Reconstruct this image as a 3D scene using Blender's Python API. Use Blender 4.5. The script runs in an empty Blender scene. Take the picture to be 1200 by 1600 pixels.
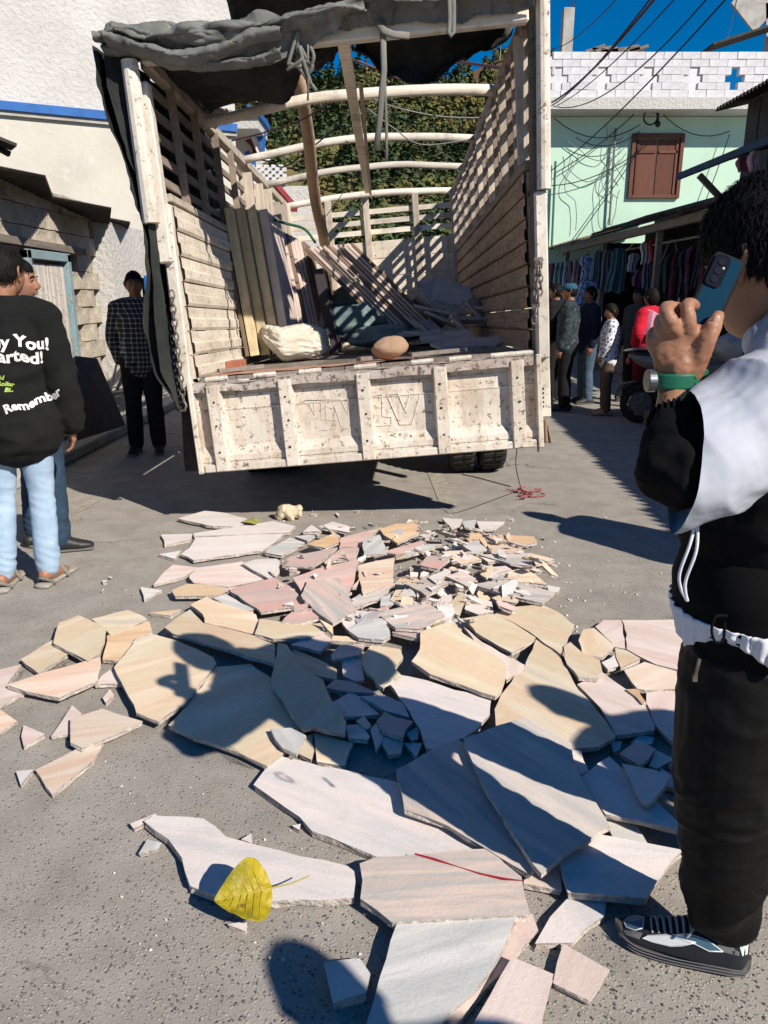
import bpy, bmesh, math, random
import numpy as np
from mathutils import Vector, Matrix, noise, Quaternion
from mathutils.bvhtree import BVHTree
R = math.radians
rng = random.Random(7)
sc = bpy.context.scene
C = sc.collection

# ---------------------------------------------------------------- camera, sky, sun, exposure
PITCH, EYE, FPX = R(15.8), 1.5, 1200.0
cam_d = bpy.data.cameras.new('camera'); cam = bpy.data.objects.new('camera', cam_d); C.objects.link(cam)
cam.location = (0, 0, EYE); cam.rotation_euler = (R(90) - PITCH, 0, 0)
cam_d.sensor_fit = 'VERTICAL'; cam_d.sensor_height = 24.0; cam_d.lens = 24.0 * FPX / 1600.0
cam_d.clip_start = 0.02; cam_d.clip_end = 3000
sc.camera = cam
SUN_AZ, SUN_EL = 137.0, 36.2          # clockwise from +Y, degrees
sun_from = Vector((math.sin(R(SUN_AZ)) * math.cos(R(SUN_EL)), math.cos(R(SUN_AZ)) * math.cos(R(SUN_EL)), math.sin(R(SUN_EL))))
w = bpy.data.worlds.new('World'); sc.world = w; w.use_nodes = True
wn = w.node_tree.nodes; wl = w.node_tree.links
sky = wn.new('ShaderNodeTexSky'); sky.sky_type = 'NISHITA'; sky.sun_disc = False
sky.sun_elevation = R(SUN_EL); sky.sun_rotation = R(SUN_AZ); sky.altitude = 0; sky.air_density = 1.0; sky.dust_density = 0.0; sky.ozone_density = 8.0
hs = wn.new('ShaderNodeHueSaturation'); hs.inputs['Saturation'].default_value = 1.32; wl.new(sky.outputs[0], hs.inputs['Color']); wl.new(hs.outputs[0], wn['Background'].inputs[0]); wn['Background'].inputs[1].default_value = 0.068
sl = bpy.data.lights.new('sun', 'SUN'); sl.energy = 5.0; sl.angle = R(0.5); sl.color = (1.0, 0.92, 0.81)
so = bpy.data.objects.new('sun', sl); C.objects.link(so); so.rotation_euler = sun_from.to_track_quat('Z', 'Y').to_euler()
vs = sc.view_settings; vs.view_transform = 'Standard'; vs.look = 'None'; vs.gamma = 1.0; vs.use_curve_mapping = False; vs.exposure = 0.36
sc.cycles.max_bounces = 6; sc.cycles.diffuse_bounces = 3

# ---------------------------------------------------------------- measuring helpers: pixel of the 1200x1600 photograph -> place in the world
def ray(px, py):
    x, u = (px - 600) / FPX, (800 - py) / FPX
    c, s = math.cos(PITCH), math.sin(PITCH)
    return Vector((x, c + u * s, u * c - s))
def gz(px, py, z=0.0):
    d = ray(px, py); t = (z - EYE) / d.z
    return Vector((0, 0, EYE)) + d * t
def at(px, py, y):
    d = ray(px, py); return Vector((0, 0, EYE)) + d * (y / d.y)

# ---------------------------------------------------------------- object helpers
def tag(o, label=None, cat=None, group=None, kind=None):
    if label: o['label'] = label
    if cat: o['category'] = cat
    if group: o['group'] = group
    if kind: o['kind'] = kind
    return o
def empty(name, loc=(0, 0, 0), rz=0, label=None, cat=None, group=None, mw=None):
    o = bpy.data.objects.new(name, None); C.objects.link(o); o.empty_display_size = .1
    if mw is not None: o.matrix_world = mw
    else: o.location = loc; o.rotation_euler = (0, 0, rz)
    return tag(o, label, cat, group)
def link(name, me, parent=None, loc=None, rot=None):
    o = bpy.data.objects.new(name, me); C.objects.link(o)
    if parent: o.parent = parent
    if loc is not None: o.location = loc
    if rot is not None: o.rotation_euler = rot
    return o
def frame(o, u):                         # rotation with z along o..u
    d = (Vector(u) - Vector(o)); q = d.to_track_quat('Z', 'Y'); return q.to_matrix()

class MB:
    def __init__(s): s.v = []; s.f = []; s.m = []; s.mi = 0
    def add(s, vs, fs):
        n = len(s.v); s.v.extend([tuple(a) for a in vs]); s.f.extend([tuple(n + i for i in f) for f in fs]); s.m.extend([s.mi] * len(fs)); return s
    def box(s, c, d, M=None, taper=1.0):
        hx, hy, hz = d[0] / 2, d[1] / 2, d[2] / 2
        vs = [Vector((x * hx * (taper if z > 0 else 1), y * hy * (taper if z > 0 else 1), z * hz)) for z in (-1, 1) for x, y in ((-1, -1), (1, -1), (1, 1), (-1, 1))]
        if M is not None: vs = [M @ a for a in vs]
        c = Vector(c)
        return s.add([a + c for a in vs], [(3, 2, 1, 0), (4, 5, 6, 7), (0, 1, 5, 4), (1, 2, 6, 5), (2, 3, 7, 6), (3, 0, 4, 7)])
    def bar(s, a, b, w, t, up=(0, 0, 1), ext=0):
        a, b = Vector(a), Vector(b); d = (b - a); L = d.length; d.normalize(); upv = Vector(up)
        x = d.cross(upv)
        if x.length < 1e-4: x = d.cross(Vector((1, 0, 0)))
        x.normalize(); y = x.cross(d)
        M = Matrix((x, y, d)).transposed()
        return s.box((a + b) / 2, (w, t, L + ext), M)
    def tube(s, pts, rad, n=8, caps=True, ry=None, up=None):
        pts = [Vector(p) for p in pts]; m = len(pts)
        if not isinstance(rad, (list, tuple)): rad = [rad] * m
        if ry is None: ry = rad
        elif not isinstance(ry, (list, tuple)): ry = [ry] * m
        vs = []; px = None
        for i, p in enumerate(pts):
            t = (pts[min(i + 1, m - 1)] - pts[max(i - 1, 0)])
            if t.length < 1e-9: t = Vector((0, 0, 1))
            t.normalize()
            if px is None:
                u = Vector(up) if up else (Vector((0, 0, 1)) if abs(t.z) < .9 else Vector((1, 0, 0)))
                px = u.cross(t).normalized() if not up else (u - t * u.dot(t)).normalized()
            else: px = (px - t * px.dot(t)).normalized()
            py = t.cross(px)
            for k in range(n):
                a = 2 * math.pi * k / n; vs.append(p + px * (math.cos(a) * rad[i]) + py * (math.sin(a) * ry[i]))
        fs = [(i * n + k, i * n + (k + 1) % n, (i + 1) * n + (k + 1) % n, (i + 1) * n + k) for i in range(m - 1) for k in range(n)]
        if caps: fs += [tuple(reversed(range(n))), tuple((m - 1) * n + k for k in range(n))]
        return s.add(vs, fs)
    def limb(s, pts, rad, n=12, ry=None, up=None, sub=5):   # smooth tube with rounded ends
        pts = [Vector(p) for p in pts]; m = len(pts); P = []; Rr = []; Ry = []
        r2 = ry if ry else rad
        def cr(a, b, c, d, t): return .5 * ((2 * b) + (c - a) * t + (2 * a - 5 * b + 4 * c - d) * t * t + (3 * b - a - 3 * c + d) * t ** 3)
        for i in range(m - 1):
            a, b, c, d = pts[max(i - 1, 0)], pts[i], pts[i + 1], pts[min(i + 2, m - 1)]
            for k in range(sub):
                t = k / sub; P.append(cr(a, b, c, d, t)); e = t * t * (3 - 2 * t); e = .5 * (e + t)
                Rr.append(rad[i] * (1 - e) + rad[i + 1] * e); Ry.append(r2[i] * (1 - e) + r2[i + 1] * e)
        P.append(pts[-1]); Rr.append(rad[-1]); Ry.append(r2[-1])
        d0 = (P[0] - P[1]).normalized(); d1 = (P[-1] - P[-2]).normalized()
        A = [(P[0] + d0 * min(Rr[0], Ry[0]) * f, g) for f, g in ((.98, .2), (.8, .6), (.45, .89))]
        B = [(P[-1] + d1 * min(Rr[-1], Ry[-1]) * f, g) for f, g in ((.45, .89), (.8, .6), (.98, .2))]
        return s.tube([a for a, g in A] + P + [b for b, g in B], [Rr[0] * g for a, g in A] + Rr + [Rr[-1] * g for b, g in B], n,
                      True, [Ry[0] * g for a, g in A] + Ry + [Ry[-1] * g for b, g in B], up)
    def ball(s, c, r, n=12, m=8, M=None, fn=None):
        c = Vector(c); r = Vector((r, r, r)) if not hasattr(r, '__len__') else Vector(r); vs = []
        for i in range(m + 1):
            th = math.pi * i / m
            for k in range(n):
                ph = 2 * math.pi * k / n; d = Vector((math.sin(th) * math.cos(ph), math.sin(th) * math.sin(ph), math.cos(th)))
                p = Vector((d.x * r.x, d.y * r.y, d.z * r.z))
                if fn: p = fn(p, d)
                if M is not None: p = M @ p
                vs.append(p + c)
        fs = [(i * n + k, (i + 1) * n + k, (i + 1) * n + (k + 1) % n, i * n + (k + 1) % n) for i in range(m) for k in range(n)]
        return s.add(vs, fs)
    def grid(s, fn, nu, nv, closed=False):
        vs = [fn(i / (nu - 1), j / (nv - 1)) for j in range(nv) for i in range(nu)]
        fs = [(j * nu + i, j * nu + i + 1, (j + 1) * nu + i + 1, (j + 1) * nu + i) for j in range(nv - 1) for i in range(nu - 1)]
        return s.add(vs, fs)
    def prism(s, poly, z0, z1, M=None):
        n = len(poly); vs = [Vector((x, y, z0)) for x, y in poly] + [Vector((x, y, z1)) for x, y in poly]
        if M is not None: vs = [M @ v for v in vs]
        return s.add(vs, [tuple(reversed(range(n))), tuple(range(n, 2 * n))] + [(i, (i + 1) % n, n + (i + 1) % n, n + i) for i in range(n)])
    def mesh(s, name, mats, smooth=False, clean=True):
        me = bpy.data.meshes.new(name); me.from_pydata(s.v, [], s.f)
        if not isinstance(mats, (list, tuple)): mats = [mats]
        for m in mats: me.materials.append(m)
        if len(mats) > 1: me.polygons.foreach_set('material_index', s.m)
        if clean:
            b = bmesh.new(); b.from_mesh(me); bmesh.ops.remove_doubles(b, verts=b.verts, dist=1e-6); bmesh.ops.recalc_face_normals(b, faces=b.faces); b.to_mesh(me); b.free()
        if smooth: me.polygons.foreach_set('use_smooth', [True] * len(me.polygons))
        me.update(); return me
    def build(s, name, mats, parent=None, smooth=False, bevel=0, seg=1, loc=None, rot=None, center=False, clean=True):
        off = None
        if center:
            a = np.array(s.v); off = Vector((a[:, 0].mean(), a[:, 1].mean(), a[:, 2].min())); s.v = [tuple(Vector(p) - off) for p in s.v]
        me = s.mesh(name, mats, smooth, clean)
        if bevel:
            b = bmesh.new(); b.from_mesh(me)
            es = [e for e in b.edges if len(e.link_faces) == 2 and e.calc_face_angle(0) > R(30)]
            bmesh.ops.bevel(b, geom=es, offset=bevel, segments=seg, affect='EDGES', profile=.6, clamp_overlap=True); b.to_mesh(me); b.free()
            if seg > 1: me.polygons.foreach_set('use_smooth', [True] * len(me.polygons))
        return link(name, me, parent, loc if loc is not None else off, rot)
def nz(p, s=1.0): return noise.noise(Vector(p) * s)
def fbm(p, s=1.0, o=4):
    a = 1; t = 0; p = Vector(p) * s
    for i in range(o): t += a * noise.noise(p); p = p * 2.03 + Vector((11.3, 5.1, 7.7)); a *= .5
    return t
def displace(me, fn):
    me.update(); nrm = [v.normal.copy() for v in me.vertices]
    for v, n in zip(me.vertices, nrm): v.co = v.co + n * fn(v.co, n)
    me.update()
def remesh(mb, voxel, smooth=2, fn=None, name='tmp', mats=()):
    me = bpy.data.meshes.new('t'); me.from_pydata(mb.v, [], mb.f)
    b = bmesh.new(); b.from_mesh(me); bmesh.ops.recalc_face_normals(b, faces=b.faces); b.to_mesh(me); b.free()
    o = bpy.data.objects.new('t', me); C.objects.link(o)
    m = o.modifiers.new('r', 'REMESH'); m.mode = 'VOXEL'; m.voxel_size = voxel; m.adaptivity = 0
    if smooth: k = o.modifiers.new('s', 'SMOOTH'); k.factor = .5; k.iterations = smooth
    dg = bpy.context.evaluated_depsgraph_get(); dg.update()
    r = bpy.data.meshes.new_from_object(o.evaluated_get(dg)); bpy.data.objects.remove(o); r.name = name
    r.materials.clear()
    for q in mats: r.materials.append(q)
    if fn: displace(r, fn)
    r.polygons.foreach_set('use_smooth', [True] * len(r.polygons)); r.update()
    return r
def merge_into(me, mb, mi=None):          # joins a builder's faces into a mesh
    b = bmesh.new(); b.from_mesh(me)
    vs = [b.verts.new(p) for p in mb.v]
    for f, k in zip(mb.f, mb.m):
        try: q = b.faces.new([vs[i] for i in dict.fromkeys(f)]) if len(set(f)) > 2 else None
        except ValueError: q = None
        if q: q.material_index = k; q.smooth = True
    b.to_mesh(me); b.free(); me.update(); return me
# ---------------------------------------------------------------- procedural materials
def nodes(name):
    m = bpy.data.materials.new(name); m.use_nodes = True; nt = m.node_tree; b = nt.nodes['Principled BSDF']; return m, nt, b
def N(nt, t, **k):
    n = nt.nodes.new(t)
    for a, v in k.items():
        if a == 'i':
            for q, x in v.items(): n.inputs[q].default_value = x
        else: setattr(n, a, v)
    return n
def L(nt, a, b): nt.links.new(a, b)
def c4(c): return (c[0], c[1], c[2], 1)
def mix(nt, fac, a, b, mode='MIX'):
    m = N(nt, 'ShaderNodeMix', data_type='RGBA', blend_type=mode)
    for s, v in ((0, fac), (6, a), (7, b)):
        if isinstance(v, (int, float)): m.inputs[s].default_value = v
        elif isinstance(v, tuple): m.inputs[s].default_value = c4(v)
        else: L(nt, v, m.inputs[s])
    return m.outputs[2]
def ramp(nt, src, lo, hi):
    r = N(nt, 'ShaderNodeMapRange', clamp=True, i={1: lo, 2: hi, 3: 0, 4: 1}); L(nt, src, r.inputs[0]); return r.outputs[0]
def coords(nt, kind='Object', scale=(1, 1, 1)):
    t = N(nt, 'ShaderNodeTexCoord'); o = t.outputs[kind]
    if kind == 'World': pass
    m = N(nt, 'ShaderNodeMapping'); m.inputs['Scale'].default_value = scale; L(nt, o, m.inputs[0]); return m.outputs[0]
def wcoords(nt, scale=(1, 1, 1)):
    g = N(nt, 'ShaderNodeNewGeometry'); m = N(nt, 'ShaderNodeMapping'); m.inputs['Scale'].default_value = scale; L(nt, g.outputs['Position'], m.inputs[0]); return m.outputs[0]
def noi(nt, co, scale, detail=5, rough=.55, dist=0):
    n = N(nt, 'ShaderNodeTexNoise', i={'Scale': scale, 'Detail': detail, 'Roughness': rough, 'Distortion': dist}); L(nt, co, n.inputs['Vector']); return n.outputs['Fac']
def vor(nt, co, scale, out='Distance', feature='F1', rnd=1):
    n = N(nt, 'ShaderNodeTexVoronoi', feature=feature, i={'Scale': scale, 'Randomness': rnd}); L(nt, co, n.inputs['Vector']); return n.outputs[out]
def bump(nt, b, h, strength, dist=.01):
    k = N(nt, 'ShaderNodeBump', i={'Strength': strength, 'Distance': dist}); L(nt, h, k.inputs['Height']); L(nt, k.outputs[0], b.inputs['Normal'])
def math2(nt, op, a, b=0.0):
    m = N(nt, 'ShaderNodeMath', operation=op)
    for s, v in ((0, a), (1, b)):
        if isinstance(v, (int, float)): m.inputs[s].default_value = v
        else: L(nt, v, m.inputs[s])
    return m.outputs[0]
def pm(name, c1, c2=None, scale=6, rough=.8, bs=0, bscale=60, bd=.01, spots=(), metal=0, spec=.3, stretch=(1, 1, 1), lo=.35, hi=.65, rnd=0.0):
    m, nt, b = nodes(name); co = wcoords(nt, stretch) if False else coords(nt, 'Object', stretch)
    if c2 is None: c2 = tuple(x * .75 for x in c1)
    col = mix(nt, ramp(nt, noi(nt, co, scale), lo, hi), c1, c2)
    for (sc_, cs, a, z) in spots:
        col = mix(nt, ramp(nt, noi(nt, co, cs, 8, .65), a, z), col, sc_)
    if rnd:
        oi = N(nt, 'ShaderNodeObjectInfo'); h = N(nt, 'ShaderNodeHueSaturation'); L(nt, col, h.inputs['Color'])
        mr = N(nt, 'ShaderNodeMapRange', i={1: 0, 2: 1, 3: 1 - rnd, 4: 1 + rnd}); L(nt, oi.outputs['Random'], mr.inputs[0]); L(nt, mr.outputs[0], h.inputs['Value']); col = h.outputs[0]
    L(nt, col, b.inputs['Base Color']); b.inputs['Roughness'].default_value = rough; b.inputs['Metallic'].default_value = metal; b.inputs['Specular IOR Level'].default_value = spec
    if bs: bump(nt, b, noi(nt, co, bscale, 6, .6), bs, bd)
    return m

def asphalt():
    m, nt, b = nodes('asphalt'); co = coords(nt)
    big = noi(nt, co, .55, 5); mid = noi(nt, co, 5, 6, .6); fine = noi(nt, co, 150, 3, .7)
    col = mix(nt, ramp(nt, big, .35, .68), (.335, .308, .272), (.39, .36, .32))
    col = mix(nt, ramp(nt, mid, .38, .72), col, (.265, .24, .21))
    w1 = N(nt, 'ShaderNodeMixRGB'); 
    st = vor(nt, co, 120, 'Color'); sd = vor(nt, co, 120)
    sep = N(nt, 'ShaderNodeSeparateColor'); L(nt, st, sep.inputs[0])
    stone = math2(nt, 'MULTIPLY', ramp(nt, sep.outputs[0], .45, .9), ramp(nt, sd, .0075 * 60, .0045 * 60))
    col = mix(nt, stone, col, (.45, .41, .355))
    dk = math2(nt, 'MULTIPLY', ramp(nt, sep.outputs[1], .6, .95), ramp(nt, sd, .42, .25))
    col = mix(nt, dk, col, (.215, .198, .175))
    # loose bigger dark chips and pits
    s2 = vor(nt, co, 78, 'Color'); d2 = vor(nt, co, 78); sp = N(nt, 'ShaderNodeSeparateColor'); L(nt, s2, sp.inputs[0])
    pit = math2(nt, 'MULTIPLY', ramp(nt, sp.outputs[0], .8, .86), ramp(nt, d2, .36, .12))
    col = mix(nt, math2(nt, 'MULTIPLY', pit, .5), col, (.10, .093, .088))
    patch = ramp(nt, noi(nt, co, 1.7, 8, .7), .66, .74)
    col = mix(nt, math2(nt, 'MULTIPLY', patch, .55), col, (.22, .20, .18))
    crk = vor(nt, co, .9, 'Distance', 'DISTANCE_TO_EDGE'); 
    wob = N(nt, 'ShaderNodeVectorMath', operation='ADD'); L(nt, co, wob.inputs[0]); nzv = N(nt, 'ShaderNodeTexNoise', i={'Scale': 3.0, 'Detail': 5.0}); L(nt, co, nzv.inputs['Vector']); vsc = N(nt, 'ShaderNodeVectorMath', operation='SCALE'); vsc.inputs['Scale'].default_value = .55; L(nt, nzv.outputs['Color'], vsc.inputs[0]); L(nt, vsc.outputs[0], wob.inputs[1])
    crk = vor(nt, wob.outputs[0], .75, 'Distance', 'DISTANCE_TO_EDGE'); ck = math2(nt, 'MULTIPLY', ramp(nt, crk, .008, .002), ramp(nt, noi(nt, co, .8, 3), .5, .6)); col = mix(nt, math2(nt, 'MULTIPLY', ck, .8), col, (.10, .09, .08))
    oil = ramp(nt, noi(nt, co, .9, 7, .6, .8), .62, .74); col = mix(nt, math2(nt, 'MULTIPLY', oil, .4), col, (.15, .138, .125))
    dust = ramp(nt, noi(nt, co, 2.6, 9, .72), .56, .8)
    col = mix(nt, math2(nt, 'MULTIPLY', dust, .5), col, (.50, .455, .39))
    col = mix(nt, math2(nt, 'MULTIPLY', ramp(nt, fine, .5, .8), .45), col, (.16, .15, .14))
    L(nt, col, b.inputs['Base Color']); b.inputs['Roughness'].default_value = .93; b.inputs['Specular IOR Level'].default_value = .15
    h = math2(nt, 'ADD', math2(nt, 'MULTIPLY', fine, .5), math2(nt, 'ADD', math2(nt, 'MULTIPLY', stone, .7), math2(nt, 'MULTIPLY', pit, -1.2)))
    bump(nt, b, h, .55, .006); return m

def marble(name, cols, vein=(.5, .48, .45), vs=3.0, vamt=.6, rnd=.06):
    m, nt, b = nodes(name); uv = N(nt, 'ShaderNodeUVMap'); mp = N(nt, 'ShaderNodeMapping'); mp.inputs['Scale'].default_value = (1, .09, 1); L(nt, uv.outputs[0], mp.inputs[0])
    co = mp.outputs[0]
    r = N(nt, 'ShaderNodeValToRGB'); L(nt, noi(nt, co, vs * 2.3, 4, .55, .25), r.inputs[0]); e = r.color_ramp.elements
    n = len(cols)
    e[0].position = .3; e[0].color = c4(cols[0]); e[1].position = .7; e[1].color = c4(cols[-1])
    for i in range(1, n - 1): q = e.new(.3 + .4 * i / (n - 1)); q.color = c4(cols[i])
    col = r.outputs[0]
    mp3 = N(nt, 'ShaderNodeMapping'); mp3.inputs['Scale'].default_value = (1, .22, 1); L(nt, uv.outputs[0], mp3.inputs[0])
    v = ramp(nt, noi(nt, mp3.outputs[0], vs * 9, 6, .65, .6), .54, .74); col = mix(nt, math2(nt, 'MULTIPLY', v, vamt), col, vein)
    mp2 = N(nt, 'ShaderNodeMapping'); mp2.inputs['Scale'].default_value = (1, .5, 1); L(nt, uv.outputs[0], mp2.inputs[0])
    col = mix(nt, math2(nt, 'MULTIPLY', ramp(nt, noi(nt, mp2.outputs[0], 16, 7, .7), .5, .78), .45), col, tuple(min(1, x * 1.15 + .02) for x in cols[0]))
    col = mix(nt, math2(nt, 'MULTIPLY', ramp(nt, noi(nt, uv.outputs[0], 4, 9, .75), .54, .74), .26), col, (.44, .365, .29))
    col = mix(nt, math2(nt, 'MULTIPLY', ramp(nt, noi(nt, uv.outputs[0], 38, 5, .7), .64, .74), .35), col, (.34, .28, .23))
    col = mix(nt, math2(nt, 'MULTIPLY', ramp(nt, noi(nt, uv.outputs[0], 70, 4, .7), .6, .75), .3), col, (.45, .4, .36))
    oi = N(nt, 'ShaderNodeObjectInfo'); h = N(nt, 'ShaderNodeHueSaturation'); L(nt, col, h.inputs['Color'])
    mr = N(nt, 'ShaderNodeMapRange', i={1: 0, 2: 1, 3: 1 - rnd * 1.6, 4: 1 + rnd}); L(nt, oi.outputs['Random'], mr.inputs[0]); L(nt, mr.outputs[0], h.inputs['Value'])
    L(nt, h.outputs[0], b.inputs['Base Color']); b.inputs['Roughness'].default_value = .62; b.inputs['Specular IOR Level'].default_value = .3
    bump(nt, b, math2(nt, 'ADD', noi(nt, uv.outputs[0], 90, 5, .7), math2(nt, 'MULTIPLY', noi(nt, mp3.outputs[0], 14, 6, .6), 1.2)), .38, .004); return m

def paint(name, base, dirt, rust, a=.56, streak=(1, 1, 1), rough=.75, amt=.8, bs=.35):
    m, nt, b = nodes(name); co = coords(nt, 'Object', streak); c0 = coords(nt)
    col = mix(nt, ramp(nt, noi(nt, co, 3.5, 7, .65), .35, .75), base, tuple(x * .8 for x in base))
    col = mix(nt, math2(nt, 'MULTIPLY', ramp(nt, noi(nt, co, 9, 9, .72), a - .06, a + .12), amt * .75), col, dirt)
    col = mix(nt, math2(nt, 'MULTIPLY', ramp(nt, noi(nt, c0, 26, 8, .75), a + .04, a + .1), amt), col, rust)
    col = mix(nt, math2(nt, 'MULTIPLY', ramp(nt, noi(nt, c0, 1.3, 6, .6), .5, .75), .4), col, tuple(x * .6 for x in dirt))
    col = mix(nt, math2(nt, 'MULTIPLY', math2(nt, 'MULTIPLY', ramp(nt, vor(nt, c0, 38), .14, .05), ramp(nt, noi(nt, c0, 2.1, 4), .52, .62)), .6 * amt), col, tuple(x * .5 for x in rust))
    cs = coords(nt, 'Object', (9, 9, .7)); col = mix(nt, math2(nt, 'MULTIPLY', ramp(nt, noi(nt, cs, 2.2, 7, .65), .56, .74), .5 * amt), col, (rust[0] * 1.9, rust[1] * 1.6, rust[2] * 1.3))
    L(nt, col, b.inputs['Base Color']); b.inputs['Roughness'].default_value = rough; b.inputs['Specular IOR Level'].default_value = .25
    bump(nt, b, noi(nt, c0, 34, 8, .7), bs, .006); return m
def wood(name, c1, c2, axis=0, rough=.85, dirt=(.1, .08, .06)):
    st = [22, 22, 22]; st[axis] = 1.6; m, nt, b = nodes(name); co = coords(nt, 'Object', tuple(st))
    g = noi(nt, co, 1.6, 7, .65, .3); col = mix(nt, ramp(nt, g, .35, .68), c1, c2)
    col = mix(nt, math2(nt, 'MULTIPLY', ramp(nt, noi(nt, coords(nt), 4, 8, .7), .52, .72), .6), col, dirt)
    oi = N(nt, 'ShaderNodeObjectInfo'); h = N(nt, 'ShaderNodeHueSaturation'); L(nt, col, h.inputs['Color'])
    mr = N(nt, 'ShaderNodeMapRange', i={1: 0, 2: 1, 3: .78, 4: 1.15}); L(nt, oi.outputs['Random'], mr.inputs[0]); L(nt, mr.outputs[0], h.inputs['Value'])
    L(nt, h.outputs[0], b.inputs['Base Color']); b.inputs['Roughness'].default_value = rough; b.inputs['Specular IOR Level'].default_value = .2
    bump(nt, b, g, .4, .005); return m
def cloth(name, c1, c2=None, scale=4, rough=.9, weave=400, bs=.15, sheen=.0, spots=()):
    m = pm(name, c1, c2 if c2 else tuple(x * .8 for x in c1), scale, rough, bs, weave, .002, spots, spec=.2)
    if sheen: m.node_tree.nodes['Principled BSDF'].inputs['Sheen Weight'].default_value = sheen
    return m
def skin(name, c):
    m, nt, b = nodes(name); co = coords(nt)
    col = mix(nt, ramp(nt, noi(nt, co, 14, 5), .35, .7), c, (c[0] * .8, c[1] * .68, c[2] * .62))
    col = mix(nt, math2(nt, 'MULTIPLY', ramp(nt, noi(nt, co, 170, 3), .5, .75), .25), col, (c[0] * .7, c[1] * .6, c[2] * .55))
    L(nt, col, b.inputs['Base Color']); b.inputs['Roughness'].default_value = .5; b.inputs['Specular IOR Level'].default_value = .4
    b.inputs['Subsurface Weight'].default_value = .12; b.inputs['Subsurface Radius'].default_value = (.012, .005, .003)
    k = math2(nt, 'ADD', noi(nt, co, 240, 4), math2(nt, 'MULTIPLY', vor(nt, co, 300), .6)); bump(nt, b, k, .22, .0015); return m
def flat(name, c, rough=.5, metal=0, spec=.4):
    m, nt, b = nodes(name); b.inputs['Base Color'].default_value = c4(c); b.inputs['Roughness'].default_value = rough; b.inputs['Metallic'].default_value = metal; b.inputs['Specular IOR Level'].default_value = spec; return m

MT = {}
MT['asphalt'] = asphalt()
MT['white'] = marble('pale_marble', [(.80, .745, .71), (.73, .68, .65), (.80, .71, .67), (.64, .615, .60), (.79, .735, .70)], (.56, .50, .48), 2.0, .5)
MT['grey'] = marble('grey_marble', [(.62, .61, .585), (.70, .675, .65), (.50, .51, .50), (.66, .64, .60), (.56, .56, .55)], (.42, .43, .43), 2.4, .6)
MT['pink'] = marble('pink_marble', [(.78, .64, .57), (.72, .54, .48), (.80, .69, .63), (.70, .56, .49), (.66, .60, .56)], (.60, .44, .39), 2.2, .5)
MT['rose'] = marble('rose_marble', [(.72, .42, .36), (.74, .51, .45), (.55, .45, .42), (.73, .43, .37), (.60, .48, .45)], (.46, .41, .39), 2.4, .5)
MT['stripe'] = marble('striped_marble', [(.68, .50, .43), (.42, .41, .39), (.70, .56, .48), (.46, .455, .43), (.68, .50, .42), (.45, .44, .42)], (.34, .34, .33), 2.6, .55)
MT['greystripe'] = marble('grey_striped_marble', [(.66, .57, .50), (.46, .455, .44), (.68, .60, .54), (.50, .49, .47), (.64, .55, .48)], (.38, .38, .37), 2.4, .55)
MT['cream'] = marble('cream_marble', [(.78, .65, .45), (.79, .69, .54), (.74, .55, .38), (.70, .60, .42), (.79, .68, .53), (.63, .57, .46)], (.66, .45, .25), 1.9, .5, .09)
MT['peach'] = marble('peach_marble', [(.76, .59, .44), (.74, .52, .39), (.77, .66, .54), (.72, .50, .35), (.74, .60, .50)], (.60, .38, .24), 2.0, .55, .08)
MT['orange'] = marble('orange_marble', [(.73, .49, .28), (.75, .57, .39), (.66, .42, .24), (.74, .60, .45)], (.50, .30, .16), 2.2, .5)
MT['fracture'] = pm('fractured_stone_edge', (.62, .56, .50), (.42, .36, .32), 30, .9, .9, 55, .02, [((.28, .22, .18), 18, .55, .7)])
MT['tpaint'] = paint('worn_white_truck_paint', (.70, .65, .565), (.40, .33, .25), (.14, .10, .072), .53, (1, 1, .5), .74, .88)
MT['tpanel'] = paint('chipped_white_panel_paint', (.71, .65, .56), (.43, .33, .24), (.13, .088, .065), .515, (1, 1, .3), .72, .95, .5)
MT['tplank'] = paint('weathered_cream_board_paint', (.72, .645, .535), (.42, .345, .26), (.11, .085, .065), .535, (1, .25, 1.6), .82, .9)
MT['tbrown'] = paint('weathered_brown_board', (.40, .31, .235), (.22, .16, .12), (.09, .065, .05), .48, (1, .2, 1.6), .85, .9)
MT['slat'] = wood('grey_wood_slat', (.60, .52, .43), (.36, .30, .24), 2)
MT['slath'] = wood('grey_wood_rail', (.60, .52, .43), (.36, .30, .24), 1)
MT['slatx'] = wood('pale_wood_bow', (.76, .70, .60), (.60, .53, .44), 0)
MT['log'] = wood('bare_log_wood', (.56, .40, .27), (.40, .27, .175), 2)
MT['dark_shade_slat'] = wood('dark_wood_shade_slat', (.30, .245, .2), (.19, .15, .12), 1)  # dark wood on the right; on the left lattice its darkness paints shade
MT['deckw'] = wood('grey_deck_board', (.27, .23, .20), (.16, .135, .115), 1)
MT['reddust'] = pm('red_brick_dust', (.50, .27, .19), (.40, .22, .155), 14, .95, .6, 70, .01, [((.55, .42, .33), 9, .55, .7)])
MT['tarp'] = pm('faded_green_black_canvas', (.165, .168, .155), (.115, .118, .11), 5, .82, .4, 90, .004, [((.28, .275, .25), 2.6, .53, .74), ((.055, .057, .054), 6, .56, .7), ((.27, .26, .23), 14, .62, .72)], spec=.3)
MT['tarpshade'] = pm('shaded_green_canvas', (.035, .037, .034), (.022, .024, .023), 5, .9, .3, 120, .004, spec=.1)  # shaded copy of the tarpaulin canvas, shade put into the colour
MT['strap'] = cloth('dusty_grey_strap', (.22, .215, .19), (.14, .14, .125))
MT['rubber'] = pm('tyre_rubber', (.022, .021, .02), (.035, .032, .029), 20, .85, .3, 80)
MT['chassis'] = pm('black_chassis', (.02, .018, .017), (.045, .035, .028), 9, .75, .3, 60)
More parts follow.
